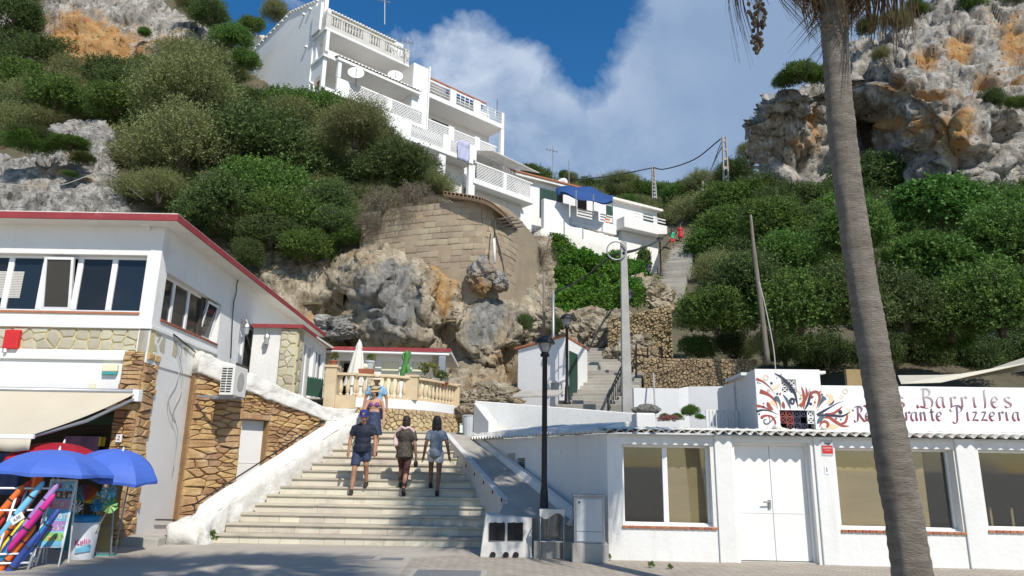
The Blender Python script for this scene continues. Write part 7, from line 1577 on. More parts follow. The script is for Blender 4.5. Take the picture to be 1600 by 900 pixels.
# ---------------------------------------------------------------- shop goods
def beach_umbrella(lab, top, R, foot, m, tilt=(0, 0), n=8, drop=.36):
    t = thing('beach_umbrella', lab, 'umbrella', foot); M = Matrix.Translation(top) @ Matrix.Rotation(tilt[0], 4, 'X') @ Matrix.Rotation(tilt[1], 4, 'Y'); vs = [(0, 0, 0)]; rings = 7; seg = n * 2
    for j in range(1, rings + 1):
        s = j / rings
        for k in range(seg): a = 6.2832 * k / seg + .2; sc = 1.0 if k % 2 == 0 else math.cos(math.pi / n) * (1 - .02 * s); vs.append((R * math.sin(s * 1.15) / math.sin(1.15) * sc * math.cos(a), R * math.sin(s * 1.15) / math.sin(1.15) * sc * math.sin(a), -drop * R * (1 - math.cos(s * 1.5)) * 1.15))
    k0 = 1 + (rings - 1) * seg; vs += [(v[0] * 1.003, v[1] * 1.003, v[2] - .05 + (.014 if i % 2 else 0)) for i, v in enumerate(vs[k0:])]
    fs = [(0, 1 + k, 1 + (k + 1) % seg) for k in range(seg)] + [(1 + (j - 1) * seg + k, 1 + j * seg + k, 1 + j * seg + (k + 1) % seg, 1 + (j - 1) * seg + (k + 1) % seg) for j in range(1, rings + 1) for k in range(seg)]
    c = MB(M).add(vs, fs).build('canopy', m, t, smooth=False); c.modifiers.new('thick', 'SOLIDIFY').thickness = .004
    MB().tube([top + Vector((0, 0, .05)), M @ Vector((0, 0, -.4)), foot], .014, 8).build('pole', 'galvanised', t); MB(M).lathe([(.02, -.01), (.014, .04), (.004, .06)], n=8).build('finial', 'plastic_white', t)
    for k in range(n): a = 6.2832 * k / n + .2; MB(M).tube([(0, 0, -.02)] + [(R * math.sin(s * 1.15) / math.sin(1.15) * math.cos(a) * .99, R * math.sin(s * 1.15) / math.sin(1.15) * math.sin(a) * .99, -drop * R * (1 - math.cos(s * 1.5)) * 1.15 - .012) for s in (.35, .7, 1)], .005, 4).build('rib', 'galvanised', t)


u1 = at(93, 703, 11.0); beach_umbrella('blue beach umbrella in front, left of the two blue ones', u1, .84, Vector((at(85, 800, 11).x, 11.0, 0)), 'umbrella_blue', (.0, rad(3)))
u2 = at(192, 704, 11.7); beach_umbrella('blue beach umbrella on the right, tilted towards the pillar', u2, .66, Vector((at(183, 800, 11.9).x, 11.9, 0)), 'umbrella_blue', (rad(8), rad(14)), drop=.5)
u3 = at(100, 692, 11.9); beach_umbrella('dark red beach umbrella behind the blue ones', u3, .80, Vector((at(110, 800, 12.1).x, 12.1, 0)), 'umbrella_red', (0, rad(6)))
# sandwich board
sb = thing('sandwich_board', 'folding ice cream menu board with rows of colourful pictures', 'sandwich board', at(85, 885, 10.6)); a0 = atz(48, 886, 0); FSB = Fr((a0.x, a0.y), (1, .25)); sbw = .345; ln = rad(9)
Mb = FSB.M @ Matrix.Rotation(-ln, 4, 'X')
MB(Mb).box(.02, sbw, -.006, .006, .26, 1.2).build('panel', 'plastic_white', sb)
for x in (0, sbw): MB(Mb).tube([(x + .01, 0, -.02), (x + .01, 0, 1.22)], .011, 8).build('leg', 'frame_white', sb); MB(FSB.M @ Matrix.Translation((0, .40, 0)) @ Matrix.Rotation(ln, 4, 'X')).tube([(x + .01, 0, -.02), (x + .01, 0, 1.22)], .011, 8).build('leg', 'frame_white', sb)
MB(Mb).tube([(0, 0, 1.22), (sbw + .02, 0, 1.22)], .011, 8).build('top_bar', 'frame_white', sb)
pc = [('p_sky', (.20, .52, .72)), ('p_pink', (.72, .30, .36)), ('p_brown', (.22, .11, .06)), ('p_cream', (.75, .66, .48)), ('p_orange', (.78, .40, .10)), ('p_violet', (.36, .22, .50)), ('p_green', (.25, .50, .16)), ('p_red', (.62, .06, .06)), ('p_navy', (.04, .08, .30)), ('p_magenta', (.58, .03, .25)), ('p_yellow', (.80, .68, .08)), ('p_teal', (.04, .36, .42)), ('p_orangered', (.75, .16, .03))]
for nm, c in pc: mat(nm, c, tuple(v * .85 for v in c), 8, .5)
rows_ = [(1.08, 1.19, ['p_sky', 'p_red', 'p_pink', 'p_brown']), (.95, 1.06, ['p_brown', 'p_brown', 'p_cream', 'p_brown']), (.80, .93, ['p_pink', 'p_red', 'p_pink', 'p_cream']), (.65, .78, ['p_sky', 'p_sky', 'p_orange', 'p_cream']), (.49, .63, ['p_violet', 'p_pink', 'p_violet', 'p_sky']), (.35, .47, ['p_green', 'p_orange', 'p_green', 'p_red'])]
MB(Mb).box(.03, sbw - .01, -.008, -.0065, .27, 1.19).build('backing_print', 'p_sky', sb)
for z0, z1, cs_ in rows_:
    MB(Mb).box(.035, sbw - .015, -.0095, -.0085, z0, z1).build('picture_row', cs_[0], sb)
    for i, c in enumerate(cs_):
        for j in range(3): x = .05 + i * .078 + rnd.uniform(0, .02); w = rnd.uniform(.02, .05); z = z0 + rnd.uniform(.01, .05); MB(Mb).prism([(x, -.011, z), (x + w, -.011, z + rnd.uniform(-.01, .01)), (x + w * .8, -.011, z + rnd.uniform(.03, .06)), (x + w * .2, -.011, z + rnd.uniform(.03, .06))], (0, .001, 0)).build('picture', rnd.choice([c, 'plastic_white', 'p_cream', cs_[(i + 1) % 4]]), sb, fix=False)
# ice cream tub with windmills
tub = thing('tub', 'tall white tub with blue rim and ice cream logo holding toy windmills', 'tub', atz(135, 873, 0)); tb = atz(126, 873, 0); TBM = Matrix.Translation(tb)
MB(TBM).lathe([(.165, 0), (.17, .03), (.205, .55)], n=28, cap=False).lathe([(.16, .02), (.001, .02)], n=28, cap=False).build('body', 'plastic_white', tub, smooth=True); MB(TBM).lathe([(.206, .55), (.214, .56), (.214, .645), (.20, .65), (.198, .55)], n=28, cap=False).build('rim', 'plastic_blue', tub, smooth=True)
text_mesh('logo', 'Kelia', .115, TBM @ Matrix.Rotation(rad(12), 4, 'Z') @ Matrix.Translation((.055, -.199, .27)) @ Matrix.Rotation(rad(-10), 4, 'Y'), 'p_magenta', tub)
vs = []
for k in range(9): a = rad(-100 + 8 * k + 12); vs += [(.196 * math.cos(a), .196 * math.sin(a), .10 + .004 * k), (.199 * math.cos(a), .199 * math.sin(a), .18 + .006 * k)]
MB(TBM).add(vs, [(2 * k, 2 * k + 2, 2 * k + 3, 2 * k + 1) for k in range(8)]).build('logo_band', 'p_sky', tub)
fanc = ['p_red', 'p_orangered', 'p_orange', 'p_yellow', 'p_green', 'p_teal', 'p_sky', 'p_magenta']
for i, (x, y, r, lab, mode) in enumerate(((131, 785, .27, 'rainbow toy windmill fan standing in the white tub', 'fan'), (163, 780, .17, 'blue and green toy windmill in the tub', 'p_teal'), (170, 768, .13, 'light blue toy windmill leaning right from the tub', 'p_sky'), (150, 790, .10, 'small blue toy windmill low in the tub', 'plastic_blue'), (120, 792, .09, 'small white toy windmill at the left of the tub', 'plastic_white'), (172, 790, .12, 'green toy windmill at the right of the tub', 'p_green'))):
    t = thing('toy_windmill', lab, 'windmill', tb + Vector((.02 * i - .06, 0, .5))); c = at(x, y, tb.y - .02 - .015 * i)
    MB().tube([c, tb + Vector((.025 * i - .07, .0, .1))], .007, 6).build('stick', 'brown_board', t)
    nbl = 24 if mode == 'fan' else 8
    for k in range(nbl):
        a0_ = math.pi * k / nbl - .1 if mode == 'fan' else 6.2832 * k / nbl; a1_ = a0_ + (math.pi / nbl * .98 if mode == 'fan' else .55)
        MB().add([c, c + Vector((r * math.cos(a0_), -.02, r * math.sin(a0_))), c + Vector((r * math.cos(a1_), .03, r * math.sin(a1_)))], [(0, 1, 2)]).build('vane', fanc[(nbl - 1 - k) * len(fanc) // nbl - 4 if mode == 'fan' else 0] if mode == 'fan' else mode, t, fix=False).modifiers.new('thick', 'SOLIDIFY').thickness = .003
# rack of rolled beach gear
rk = thing('display_rack', 'white tubular display rack at the left picture edge', 'rack', atz(40, 890, 0)); r0_ = atz(-14, 893, 0); FK = Fr((r0_.x, r0_.y), (1, .35))
for (x, y) in ((-.9, 0), (.0, 0), (.42, .05), (-.9, .4), (.0, .4), (.42, .4)): MB(FK).tube([(x, y, 0), (x + .12, y + .12, 1.12)], .017, 8).build('upright', 'frame_white', rk, smooth=True)
for z, d_ in ((.10, .01), (.22, .024), (.80, .086), (1.10, .118)): MB(FK).tube([(-.9 + d_, d_, z), (.42 + d_, d_, z)], .015, 8).build('crossbar', 'frame_white', rk, smooth=True)
for z in (.12, .95): MB(FK).tube([(.42 + z * .1, .05 + z * .1, z), (.42 + z * .1, .45 + z * .1, z)], .013, 8).build('side_bar', 'frame_white', rk)
gear = ['p_orange', 'p_orangered', 'plastic_blue', 'p_magenta', 'p_navy', 'p_orange', 'p_magenta', 'p_navy', 'plastic_blue', 'p_green']
for i, (x, y, c, lab) in enumerate(((8, 830, 'p_orange', 'orange rolled beach mat, leftmost in the white rack'), (22, 815, 'p_orangered', 'orange-red rolled beach bag second in the rack'), (30, 840, 'plastic_blue', 'blue rolled beach bag with a price card'), (40, 820, 'p_navy', 'navy rolled beach bag in the middle of the rack'), (50, 815, 'p_magenta', 'magenta rolled beach bag right in the rack'), (20, 865, 'p_orangered', 'orange beach bag low in the rack'), (12, 880, 'p_magenta', 'magenta beach bag at the bottom of the rack'), (60, 840, 'p_navy', 'dark navy mat behind the rack upright'), (2, 800, 'p_orangered', 'orange roll cut by the picture edge'), (34, 795, 'p_sky', 'light blue roll standing high in the rack'), (46, 855, 'plastic_blue', 'blue roll low beside the menu board'), (15, 795, 'p_red', 'red roll leaning at the top left of the rack'), (28, 875, 'p_navy', 'navy roll at the bottom of the rack'), (56, 800, 'p_violet', 'violet roll beside the menu board'), (4, 858, 'p_yellow', 'yellow roll low at the left picture edge'))):
    c0_ = at(x, y, r0_.y + .1 + .03 * (i % 4)); d_ = Vector((.32 + .1 * rnd.random(), .12, .72)).normalized(); t = thing('beach_roll', lab, 'beach bag', c0_ - d_ * .42); mb = MB(); mb.tube([c0_ - d_ * .46, c0_ - d_ * .40, c0_ - d_ * .15, c0_ + d_ * .2, c0_ + d_ * .40, c0_ + d_ * .44], [.014, .038, .05, .047, .036, .01], 10)
    mb.build('bag', c, t, smooth=True); MB().tube([c0_ - d_ * .12, c0_ - d_ * .09], .052, 10).build('strap', 'cable', t); MB().tube([c0_ + d_ * .18, c0_ + d_ * .205], .049, 10).build('strap', 'cable', t)
pt = thing('price_card', 'white handwritten price card tied on the rolled bags', 'card', at(27, 810, r0_.y)); cc = at(27, 810, r0_.y - .08); MB(Matrix.Translation(cc) @ Matrix.Rotation(rad(-35), 4, 'Y')).box(-.09, .09, -.003, .003, -.05, .05).build('card', 'plastic_white', pt); text_mesh('price', '6,50', .06, Matrix.Translation(cc + Vector((0, -.006, 0))) @ Matrix.Rotation(rad(-35), 4, 'Y'), 'cable', pt)
# hanging rack with brown beach figure panel
pn = thing('poster_stand', 'metal stand with a tan cut-out board beside the pillar', 'stand', atz(180, 858, 0)); FN = Fr((atz(163, 862, 0).x, 12.0), (1, .1)); nw = .40
for x in (0, nw): MB(FN).tube([(x, 0, 0), (x + .05, .06, 1.32)], .012, 8).build('upright', 'galvanised', pn, smooth=True)
for z in (.03, .45, 1.32): MB(FN).tube([(z * .04, z * .045, z), (nw + z * .04, z * .045, z)], .010, 6).build('crossbar', 'galvanised', pn)
MB(FN).prism([(.05, .05, .06), (.3, .05, .06), (.3, .05, .35), (.36, .055, .55), (.34, .06, .95), (.38, .06, 1.28), (.12, .06, 1.28), (.1, .06, .95), (.06, .055, .6), (.1, .05, .35)], (0, .012, 0)).build('board', 'brown_board', pn); MB(FN).box(.02, nw, -.05, .1, .0, .02).build('foot', 'teal_plastic', pn)
for i, (x, y, Y, w, h, c, lab) in enumerate(((15, 740, 14.6, .5, .8, 'p_navy', 'dark blue beach towel hanging inside the shop'), (58, 752, 13.8, .25, .45, 'p_orangered', 'orange beach toy hanging inside the shop'), (160, 690, 14.4, .14, .18, 'p_yellow', 'small yellow notice inside the dark shop'), (30, 720, 15.5, .9, .3, 'brown_board', 'brown shelf of goods inside the shop'), (105, 830, 12.6, .3, .7, 'teal_plastic', 'green crate of beach goods behind the menu board'), (128, 700, 15.6, .8, .5, 'p_violet', 'violet clothes on the rail inside the shop'))):
    p = at(x, y, Y); t = thing('shop_goods', lab, 'goods', p); vs = [(p.x + (k / 6 - .5) * w, p.y + .03 * math.sin(k * 1.7), p.z + (j / 3 - .5) * h) for j in range(4) for k in range(7)]; o = MB().add(vs, [(j * 7 + k, j * 7 + k + 1, (j + 1) * 7 + k + 1, (j + 1) * 7 + k) for j in range(3) for k in range(6)]).build('cloth', c, t); o.modifiers.new('thick', 'SOLIDIFY').thickness = .04

# ---------------------------------------------------------------- terrace furnishings
def pot(p, r, h, m, lab, plant=None, pr=None, nm='plant_pot', pm='leaf_green', ph=None):
    t = thing(nm, lab, 'plant pot', p); MB(Matrix.Translation(p)).lathe([(r * .65, 0), (r * .95, h * .8), (r * 1.05, h * .82), (r * 1.05, h), (r * .9, h), (r * .85, h * .9)], n=16).build('pot', m, t, smooth=False)
    if plant: mk('foliage', leaf_cloud('foliage', pm, int(p.x * 100) % 97, 160, .16, lobes=5, up=.6, per=6), None, t, Matrix.Translation(p + Vector((0, 0, h + pr * .6))) @ Matrix.Diagonal((pr, pr, ph or pr, 1)))
    return t


ps = thing('closed_parasol', 'tall folded cream parasol on the terrace', 'parasol', Vector((at(556, 590, 20.6).x, 20.6, ZW2))); pq = Vector((at(556, 590, 20.6).x, 20.6, 0)); zt0 = at(561, 533, 20.6).z; vs = []; nn = 32
pr_ = [(.04, zt0), (.07, zt0 - .08), (.10, zt0 - .18), (.09, zt0 - .24), (.13, zt0 - .35), (.20, zt0 - .8), (.27, zt0 - 1.2), (.30, zt0 - 1.35)]
for r_, z in pr_:
    for k in range(nn): a = 6.2832 * k / nn; f = 1 + .16 * math.cos(8 * a) * min(1, r_ / .15); vs.append((pq.x + .04 - (zt0 - z) * .06 + r_ * f * math.cos(a), pq.y + r_ * f * math.sin(a), z))
MB().add(vs, [(j * nn + k, j * nn + (k + 1) % nn, (j + 1) * nn + (k + 1) % nn, (j + 1) * nn + k) for j in range(len(pr_) - 1) for k in range(nn)] + [tuple(range(nn))]).build('cloth', 'parasol_cloth', ps, smooth=True); MB().tube([(pq.x, pq.y, ZW2), (pq.x + .03, pq.y, zt0 + .05)], .025, 8).build('pole', 'frame_white', ps)
cp = on_plan(.9, ZR, -.1); pl_ = thing('planter', 'orange terracotta trough on the balustrade rail', 'planter', at(571, 592, 19.2)); c = at(571, 591, 19.15); MB(Matrix.Translation((c.x, 19.2, ZR + .001))).hexa([(-.19, -.08, 0), (.19, -.08, 0), (.19, .08, 0), (-.19, .08, 0), (-.21, -.1, .14), (.21, -.1, .14), (.21, .1, .14), (-.21, .1, .14)]).build('trough', 'terracotta', pl_, bevel=.01)
cact = thing('cactus', 'tall green branching cactus on the terrace', 'cactus', Vector((at(632, 590, 20.6).x, 20.6, 3.9))); cb0 = at(634, 592, 20.6)
for (pts, r_) in (([(628, 595), (630, 580), (634, 568), (636, 556), (635, 548)], .085), ([(638, 595), (638, 580), (636, 566)], .07), ([(636, 562), (640, 557), (641, 549)], .05), ([(634, 566), (630, 558), (631, 551)], .045)):
    P_ = catmull([at(a, b, 20.6) for a, b in pts], 4); t_, n_ = cact, 10; vs = []
    MB().tube(P_, [r_ * (1 if i < len(P_) - 2 else .6) for i in range(len(P_))], 10).build('stem', 'cactus', cact, smooth=True)
pot(Vector((lp.x, lp.y, 4.052)), .13, .13, 'terracotta', 'round terracotta pot with a small cactus on the left terrace pier', True, .14, pm='leaf_yellow', ph=.2)
pot(at(577, 574, 21.5) - Vector((0, 0, .1)), .16, .3, 'metal_cabinet', 'grey pot with a low plant on a stand behind the trough', True, .16)
pot(at(671, 598, 20.6) - Vector((0, 0, .05)), .3, .16, 'concrete', 'grey bowl of leafy plants right of the terrace pier', True, .36, pm='leaf_yellow'); pot(at(690, 602, 20.9) - Vector((0, 0, .05)), .2, .14, 'terracotta', 'terracotta pot of dark plants at the right of the terrace', True, .24, pm='leaf_dark')
for (x, y, Y, lab) in ((570, 573, 20.8, 'round globe lamp beside the closed parasol'), (689, 586, 21.2, 'round globe lamp at the right end of the terrace')):
    t = thing('globe_lamp', lab, 'lamp', at(x, y + 22, Y)); MB().tube([at(x, y + 24, Y), at(x, y, Y)], .025, 8).build('post', 'black_metal', t); g = boulder('globe', at(x, y, Y), (.1, .1, .1), 'cream_plastic', 1, 0, 1, 3); put(g, t)
dwd = thing('driftwood', 'grey driftwood branch lying along the balustrade rail', 'driftwood', on_plan(1.7, ZR)); MB().tube(catmull([on_plan(1.45, ZR + .04, -.1), on_plan(1.7, ZR + .07, -.12), on_plan(2.0, ZR + .05, -.1), on_plan(2.25, ZR + .06, -.12), on_plan(2.4, ZR + .22, -.1)], 4), [.02, .04, .055, .06, .05, .055, .05, .045, .05, .06, .05, .05, .05, .04, .04, .03, .02], 8).build('branch', 'pole_wood', dwd, smooth=True)
MB().prism([on_plan(2.28, ZR + .06, -.08), on_plan(2.55, ZR + .06, -.08), on_plan(2.5, ZR + .3, -.1), on_plan(2.4, ZR + .36, -.1)], (.02, .12, 0)).build('root', 'pole_wood', dwd)
gcb = FB.rect(687, 560, 698, 592); one(MB(FB).box(gcb[0], gcb[1], -.5, -.1, 3.2, gcb[3]).build('grey_cupboard', 'galvanised', bevel=.02), 'grey cupboard at the right end of the terrace bar', 'cupboard')
pf = thing('picket_fence', 'small dark green picket fence behind the sloping coping', 'fence', at(492, 600, 19.6))
for k in range(7): p = at(482 + k * 3.6, 590 + k * .6, 19.6); MB(Matrix.Translation((p.x, 19.6, p.z))).prism([(-.03, 0, -.5), (.03, 0, -.5), (.03, 0, 0), (0, 0, .05), (-.03, 0, 0)], (0, .02, 0)).build('picket', 'green_door', pf)
a, b = at(481, 597, 19.63), at(506, 601, 19.63); MB().tube([a, b], .02, 6).build('rail', 'green_door', pf)
one(MB(Matrix.Translation(at(735, 662, 18.6))).lathe([(.16, -.55), (.18, -.5), (.22, .18), (.24, .2), (.2, .22)], n=16).build('water_drum', 'metal_cabinet', smooth=False), 'grey plastic drum behind the top of the ramp', 'drum')

# ---------------------------------------------------------------- palm
def palm_frond(seed, L=1.5, blades=26, droop=.5, fan=2.5, m='palm_frond', closed=False):
    r = random.Random(seed); mb = MB(); tip = Vector((0, L * .62, 0)); mb.tube([(0, 0, 0), (0, L * .3, .06), tip], [.022, .016, .012], 5)
    for k in range(blades):
        a = (k / (blades - 1) - .5) * fan * (.35 if closed else 1) + r.uniform(-.05, .05); l = L * .75 * (1 - .25 * abs(a) / fan) * r.uniform(.75, 1.1); d = Vector((math.sin(a), math.cos(a), 0)); s = Vector((d.y, -d.x, 0)) * (.030 if not closed else .022); prev = []
        for j in range(5):
            t = j / 4; p = tip + d * l * t + Vector((r.uniform(-.02, .02), 0, -droop * l * t * t + .05 * math.sin(t * 3) + r.uniform(-.02, .02) * t)); w = max(.06, math.sin(math.pi * min(1, .25 + t * .75))) ; prev.append((p + s * w + Vector((0, 0, .012)), p - s * w))
        vs = [q for pr in prev for q in pr]; mb.add(vs, [(2 * j, 2 * j + 1, 2 * j + 3, 2 * j + 2) for j in range(4)])
    me = mb.mesh('frond'); me.materials.append(MATS[m]); return me


GF = [palm_frond(k, 1.75, 26, .35) for k in range(3)]; DF = [palm_frond(20 + k, 1.35, 22, 1.5, 2.0, 'dead_frond', True) for k in range(4)]


def palm(lab, path, radii, crown_r=1.0, seed=0, ng=34, nd=54):
    r = random.Random(seed); t = thing('palm_tree', lab, 'palm tree', path[0]); C = catmull(path, 22); n = len(C); R = [np.interp(i / (n - 1), np.linspace(0, 1, len(radii)), radii) for i in range(n)]; vs = []; seg = 26
    zz = 0
    for i, p in enumerate(C):
        if i: zz += (p - C[i - 1]).length
        for k in range(seg): a = 6.2832 * k / seg; nn_ = noise.noise(Vector((math.cos(a) * 2.2, math.sin(a) * 2.2, zz * 3))) * .012 + noise.noise(Vector((math.cos(a) * 9, math.sin(a) * 9, zz * 1.2))) * .012; vs.append(p + Vector((math.cos(a), math.sin(a), noise.noise(Vector((math.cos(a) * 2, math.sin(a) * 2, zz * 2))) * .12)) * (R[i] * (1 + .045 * (i % 2) + .02 * noise.noise(Vector((0, 5, zz * 1.5)))) + nn_))
    MB().add(vs, [(i * seg + k, i * seg + (k + 1) % seg, (i + 1) * seg + (k + 1) % seg, (i + 1) * seg + k) for i in range(n - 1) for k in range(seg)]).build('trunk', 'palm_bark', t, smooth=True)
    top = C[-1]
    for k in range(ng):
        e = rad(r.uniform(-8, 78)); a = 2.399 * k; M = Matrix.Translation(top + Vector((0, 0, r.uniform(0, .5)))) @ Matrix.Rotation(a, 4, 'Z') @ Matrix.Rotation(e, 4, 'X') @ Matrix.Rotation(r.uniform(-.4, .4), 4, 'Y') @ Matrix.Scale(crown_r * r.uniform(.85, 1.15), 4); mk('frond', GF[k % 3], None, t, M)
    for k in range(nd):
        e = rad(r.uniform(-70, -18)); a = 2.399 * k + r.uniform(-.2, .2); z = .3 - r.random() * .7; M = Matrix.Translation(top + Vector((math.cos(a + 1.57) * .25, math.sin(a + 1.57) * .25, z + .15))) @ Matrix.Rotation(a, 4, 'Z') @ Matrix.Rotation(e, 4, 'X') @ Matrix.Scale(r.uniform(.8, 1.15), 4); mk('dead_frond', DF[k % 4], None, t, M)
    return t, top


PY = 7.5
pt_ = [at(1440, 985, PY), at(1404, 760, PY), at(1367, 560, PY), at(1341, 400, PY), at(1318, 230, PY), at(1306, 90, PY), at(1303, 0, PY), at(1296, -110, PY), at(1290, -215, PY)]
pt_[0].z = -.05
pr_px = [31, 26.5, 23, 21, 19.5, 18.5, 19.5, 21, 21]; rr_ = []
for p, w in zip(pt_, pr_px): rr_.append(w * (p - EYE).dot(CAMR @ Vector((0, 0, -1))) / FPX)
palm_t, ptop = palm('tall fan palm with a ringed grey-brown trunk in front of the restaurant', pt_, rr_, 1.15, 3)
# dark fruit stalk hanging left of the crown
fs_ = MB().tube(catmull([ptop + Vector((-.5, 0, .3)), at(1205, -40, PY), at(1186, 10, PY), at(1185, 78, PY)], 5), .015, 5).build('fruit_stalk', 'dead_frond', palm_t)
for k in range(46):
    s = rnd.random(); p = at(1185 + rnd.gauss(0, 9) * (1.25 - s * .9), 5 + 80 * s + rnd.uniform(-3, 3), PY + rnd.gauss(0, .05)); o = boulder('fruit', p, (.028, .024, .036), 'bark', k, .25, 1, 1); put(o, palm_t)
# second palm behind the camera: its crown throws the shadow on the promenade at lower left
palm('second fan palm standing behind the viewpoint, shading the promenade', [Vector((1.9, -1.1, 0)), Vector((2.0, -1.2, 5)), Vector((2.05, -1.1, 10)), Vector((2.0, -1.0, 13.2))], [.36, .27, .24, .22], 1.15, 8, 34, 40)

# ---------------------------------------------------------------- people
for nm, c in (('skin_tan', (.40, .205, .125)), ('skin_pale', (.52, .29, .20)), ('skin_dark', (.23, .115, .07)), ('hair_brown', (.028, .016, .010)), ('hair_black', (.012, .010, .009)), ('hair_grey', (.25, .23, .21)), ('cloth_navy', (.012, .016, .035)), ('cloth_denim', (.035, .048, .10)), ('cap_blue', (.02, .035, .20)), ('shoe_dark', (.035, .027, .02)), ('cloth_grey', (.22, .25, .29)), ('cloth_white', (.68, .64, .58)), ('cloth_pink', (.72, .52, .52)), ('cloth_sky', (.24, .40, .55)), ('straw', (.52, .36, .17)), ('straw_pale', (.66, .54, .36)), ('cloth_red', (.52, .03, .03)), ('cloth_green', (.06, .40, .20)), ('leather', (.02, .018, .016)), ('eye', (.02, .015, .012)), ('lips', (.33, .10, .085))):
    mat(nm, c, tuple(v * .82 for v in c), 9, .7, .06, 60)


def pattern(name, base, spots, scale):
    mt = bpy.data.materials.new(name); mt.use_nodes = True; MATS[name] = mt; nt = mt.node_tree; N = nt.nodes; L = nt.links; g = N.new('ShaderNodeNewGeometry'); v = N.new('ShaderNodeTexVoronoi'); v.inputs['Scale'].default_value = scale; L.new(g.outputs['Position'], v.inputs[0]); r = N.new('ShaderNodeMapRange'); r.inputs[1].default_value = .28; r.inputs[2].default_value = .36; L.new(v.outputs['Distance'], r.inputs[0])
    x = N.new('ShaderNodeMix'); x.data_type = 'RGBA'; L.new(r.outputs[0], x.inputs[0]); x.inputs[6].default_value = (*spots, 1); x.inputs[7].default_value = (*base, 1); L.new(x.outputs[2], N['Principled BSDF'].inputs['Base Color']); N['Principled BSDF'].inputs['Roughness'].default_value = .8


pattern('tunic', (.035, .030, .024), (.16, .12, .07), 34); pattern('leggings', (.05, .018, .018), (.24, .09, .06), 38); pattern('bikini', (.10, .03, .16), (.60, .25, .30), 40)


FOLD = bpy.data.textures.new('folds', 'CLOUDS'); FOLD.noise_scale = .07; FOLD.noise_depth = 2


def ell(mb, c, r, n=12):
    c = Vector(c); m_ = n // 2; vs = []
    for j in range(m_ + 1):
        t = math.pi * j / m_
        for k in range(n): a = 6.2832 * k / n; vs.append((c.x + r[0] * math.sin(t) * math.cos(a), c.y + r[1] * math.sin(t) * math.sin(a), c.z + r[2] * math.cos(t)))
    mb.add(vs, [(j * n + k, j * n + (k + 1) % n, (j + 1) * n + (k + 1) % n, (j + 1) * n + k) for j in range(m_) for k in range(n)])


def limb(mb, p0, r0, p1, r1, n=12, round_=True):
    p0, p1 = Vector(p0), Vector(p1); d = (p1 - p0).normalized(); P = []; R = []
    if round_:
        for t in (.98, .8, .5): P.append(p0 - d * r0 * t * .99); R.append(r0 * math.sqrt(max(0.002, 1 - t * t)))
    P += [p0, p0.lerp(p1, .5), p1]; R += [r0, (r0 + r1) / 2, r1]
    if round_:
        for t in (.5, .8, .98): P.append(p1 + d * r1 * t * .99); R.append(r1 * math.sqrt(max(0.002, 1 - t * t)))
    mb.tube(P, R, n)


JD = dict(pel=(0, 0, .95), waist=(0, 0, 1.10), chest=(0, 0, 1.28), neck=(0, .005, 1.46), head=(0, -.02, 1.62), sh=(.172, 0, 1.365), hip=(.09, 0, .92), el=(.235, .03, 1.12), wr=(.25, -.05, .87), kn=(.10, -.03, .50), an=(.10, .02, .09), f=(0, -1, 0), hd=(.0, -.06, -.16))


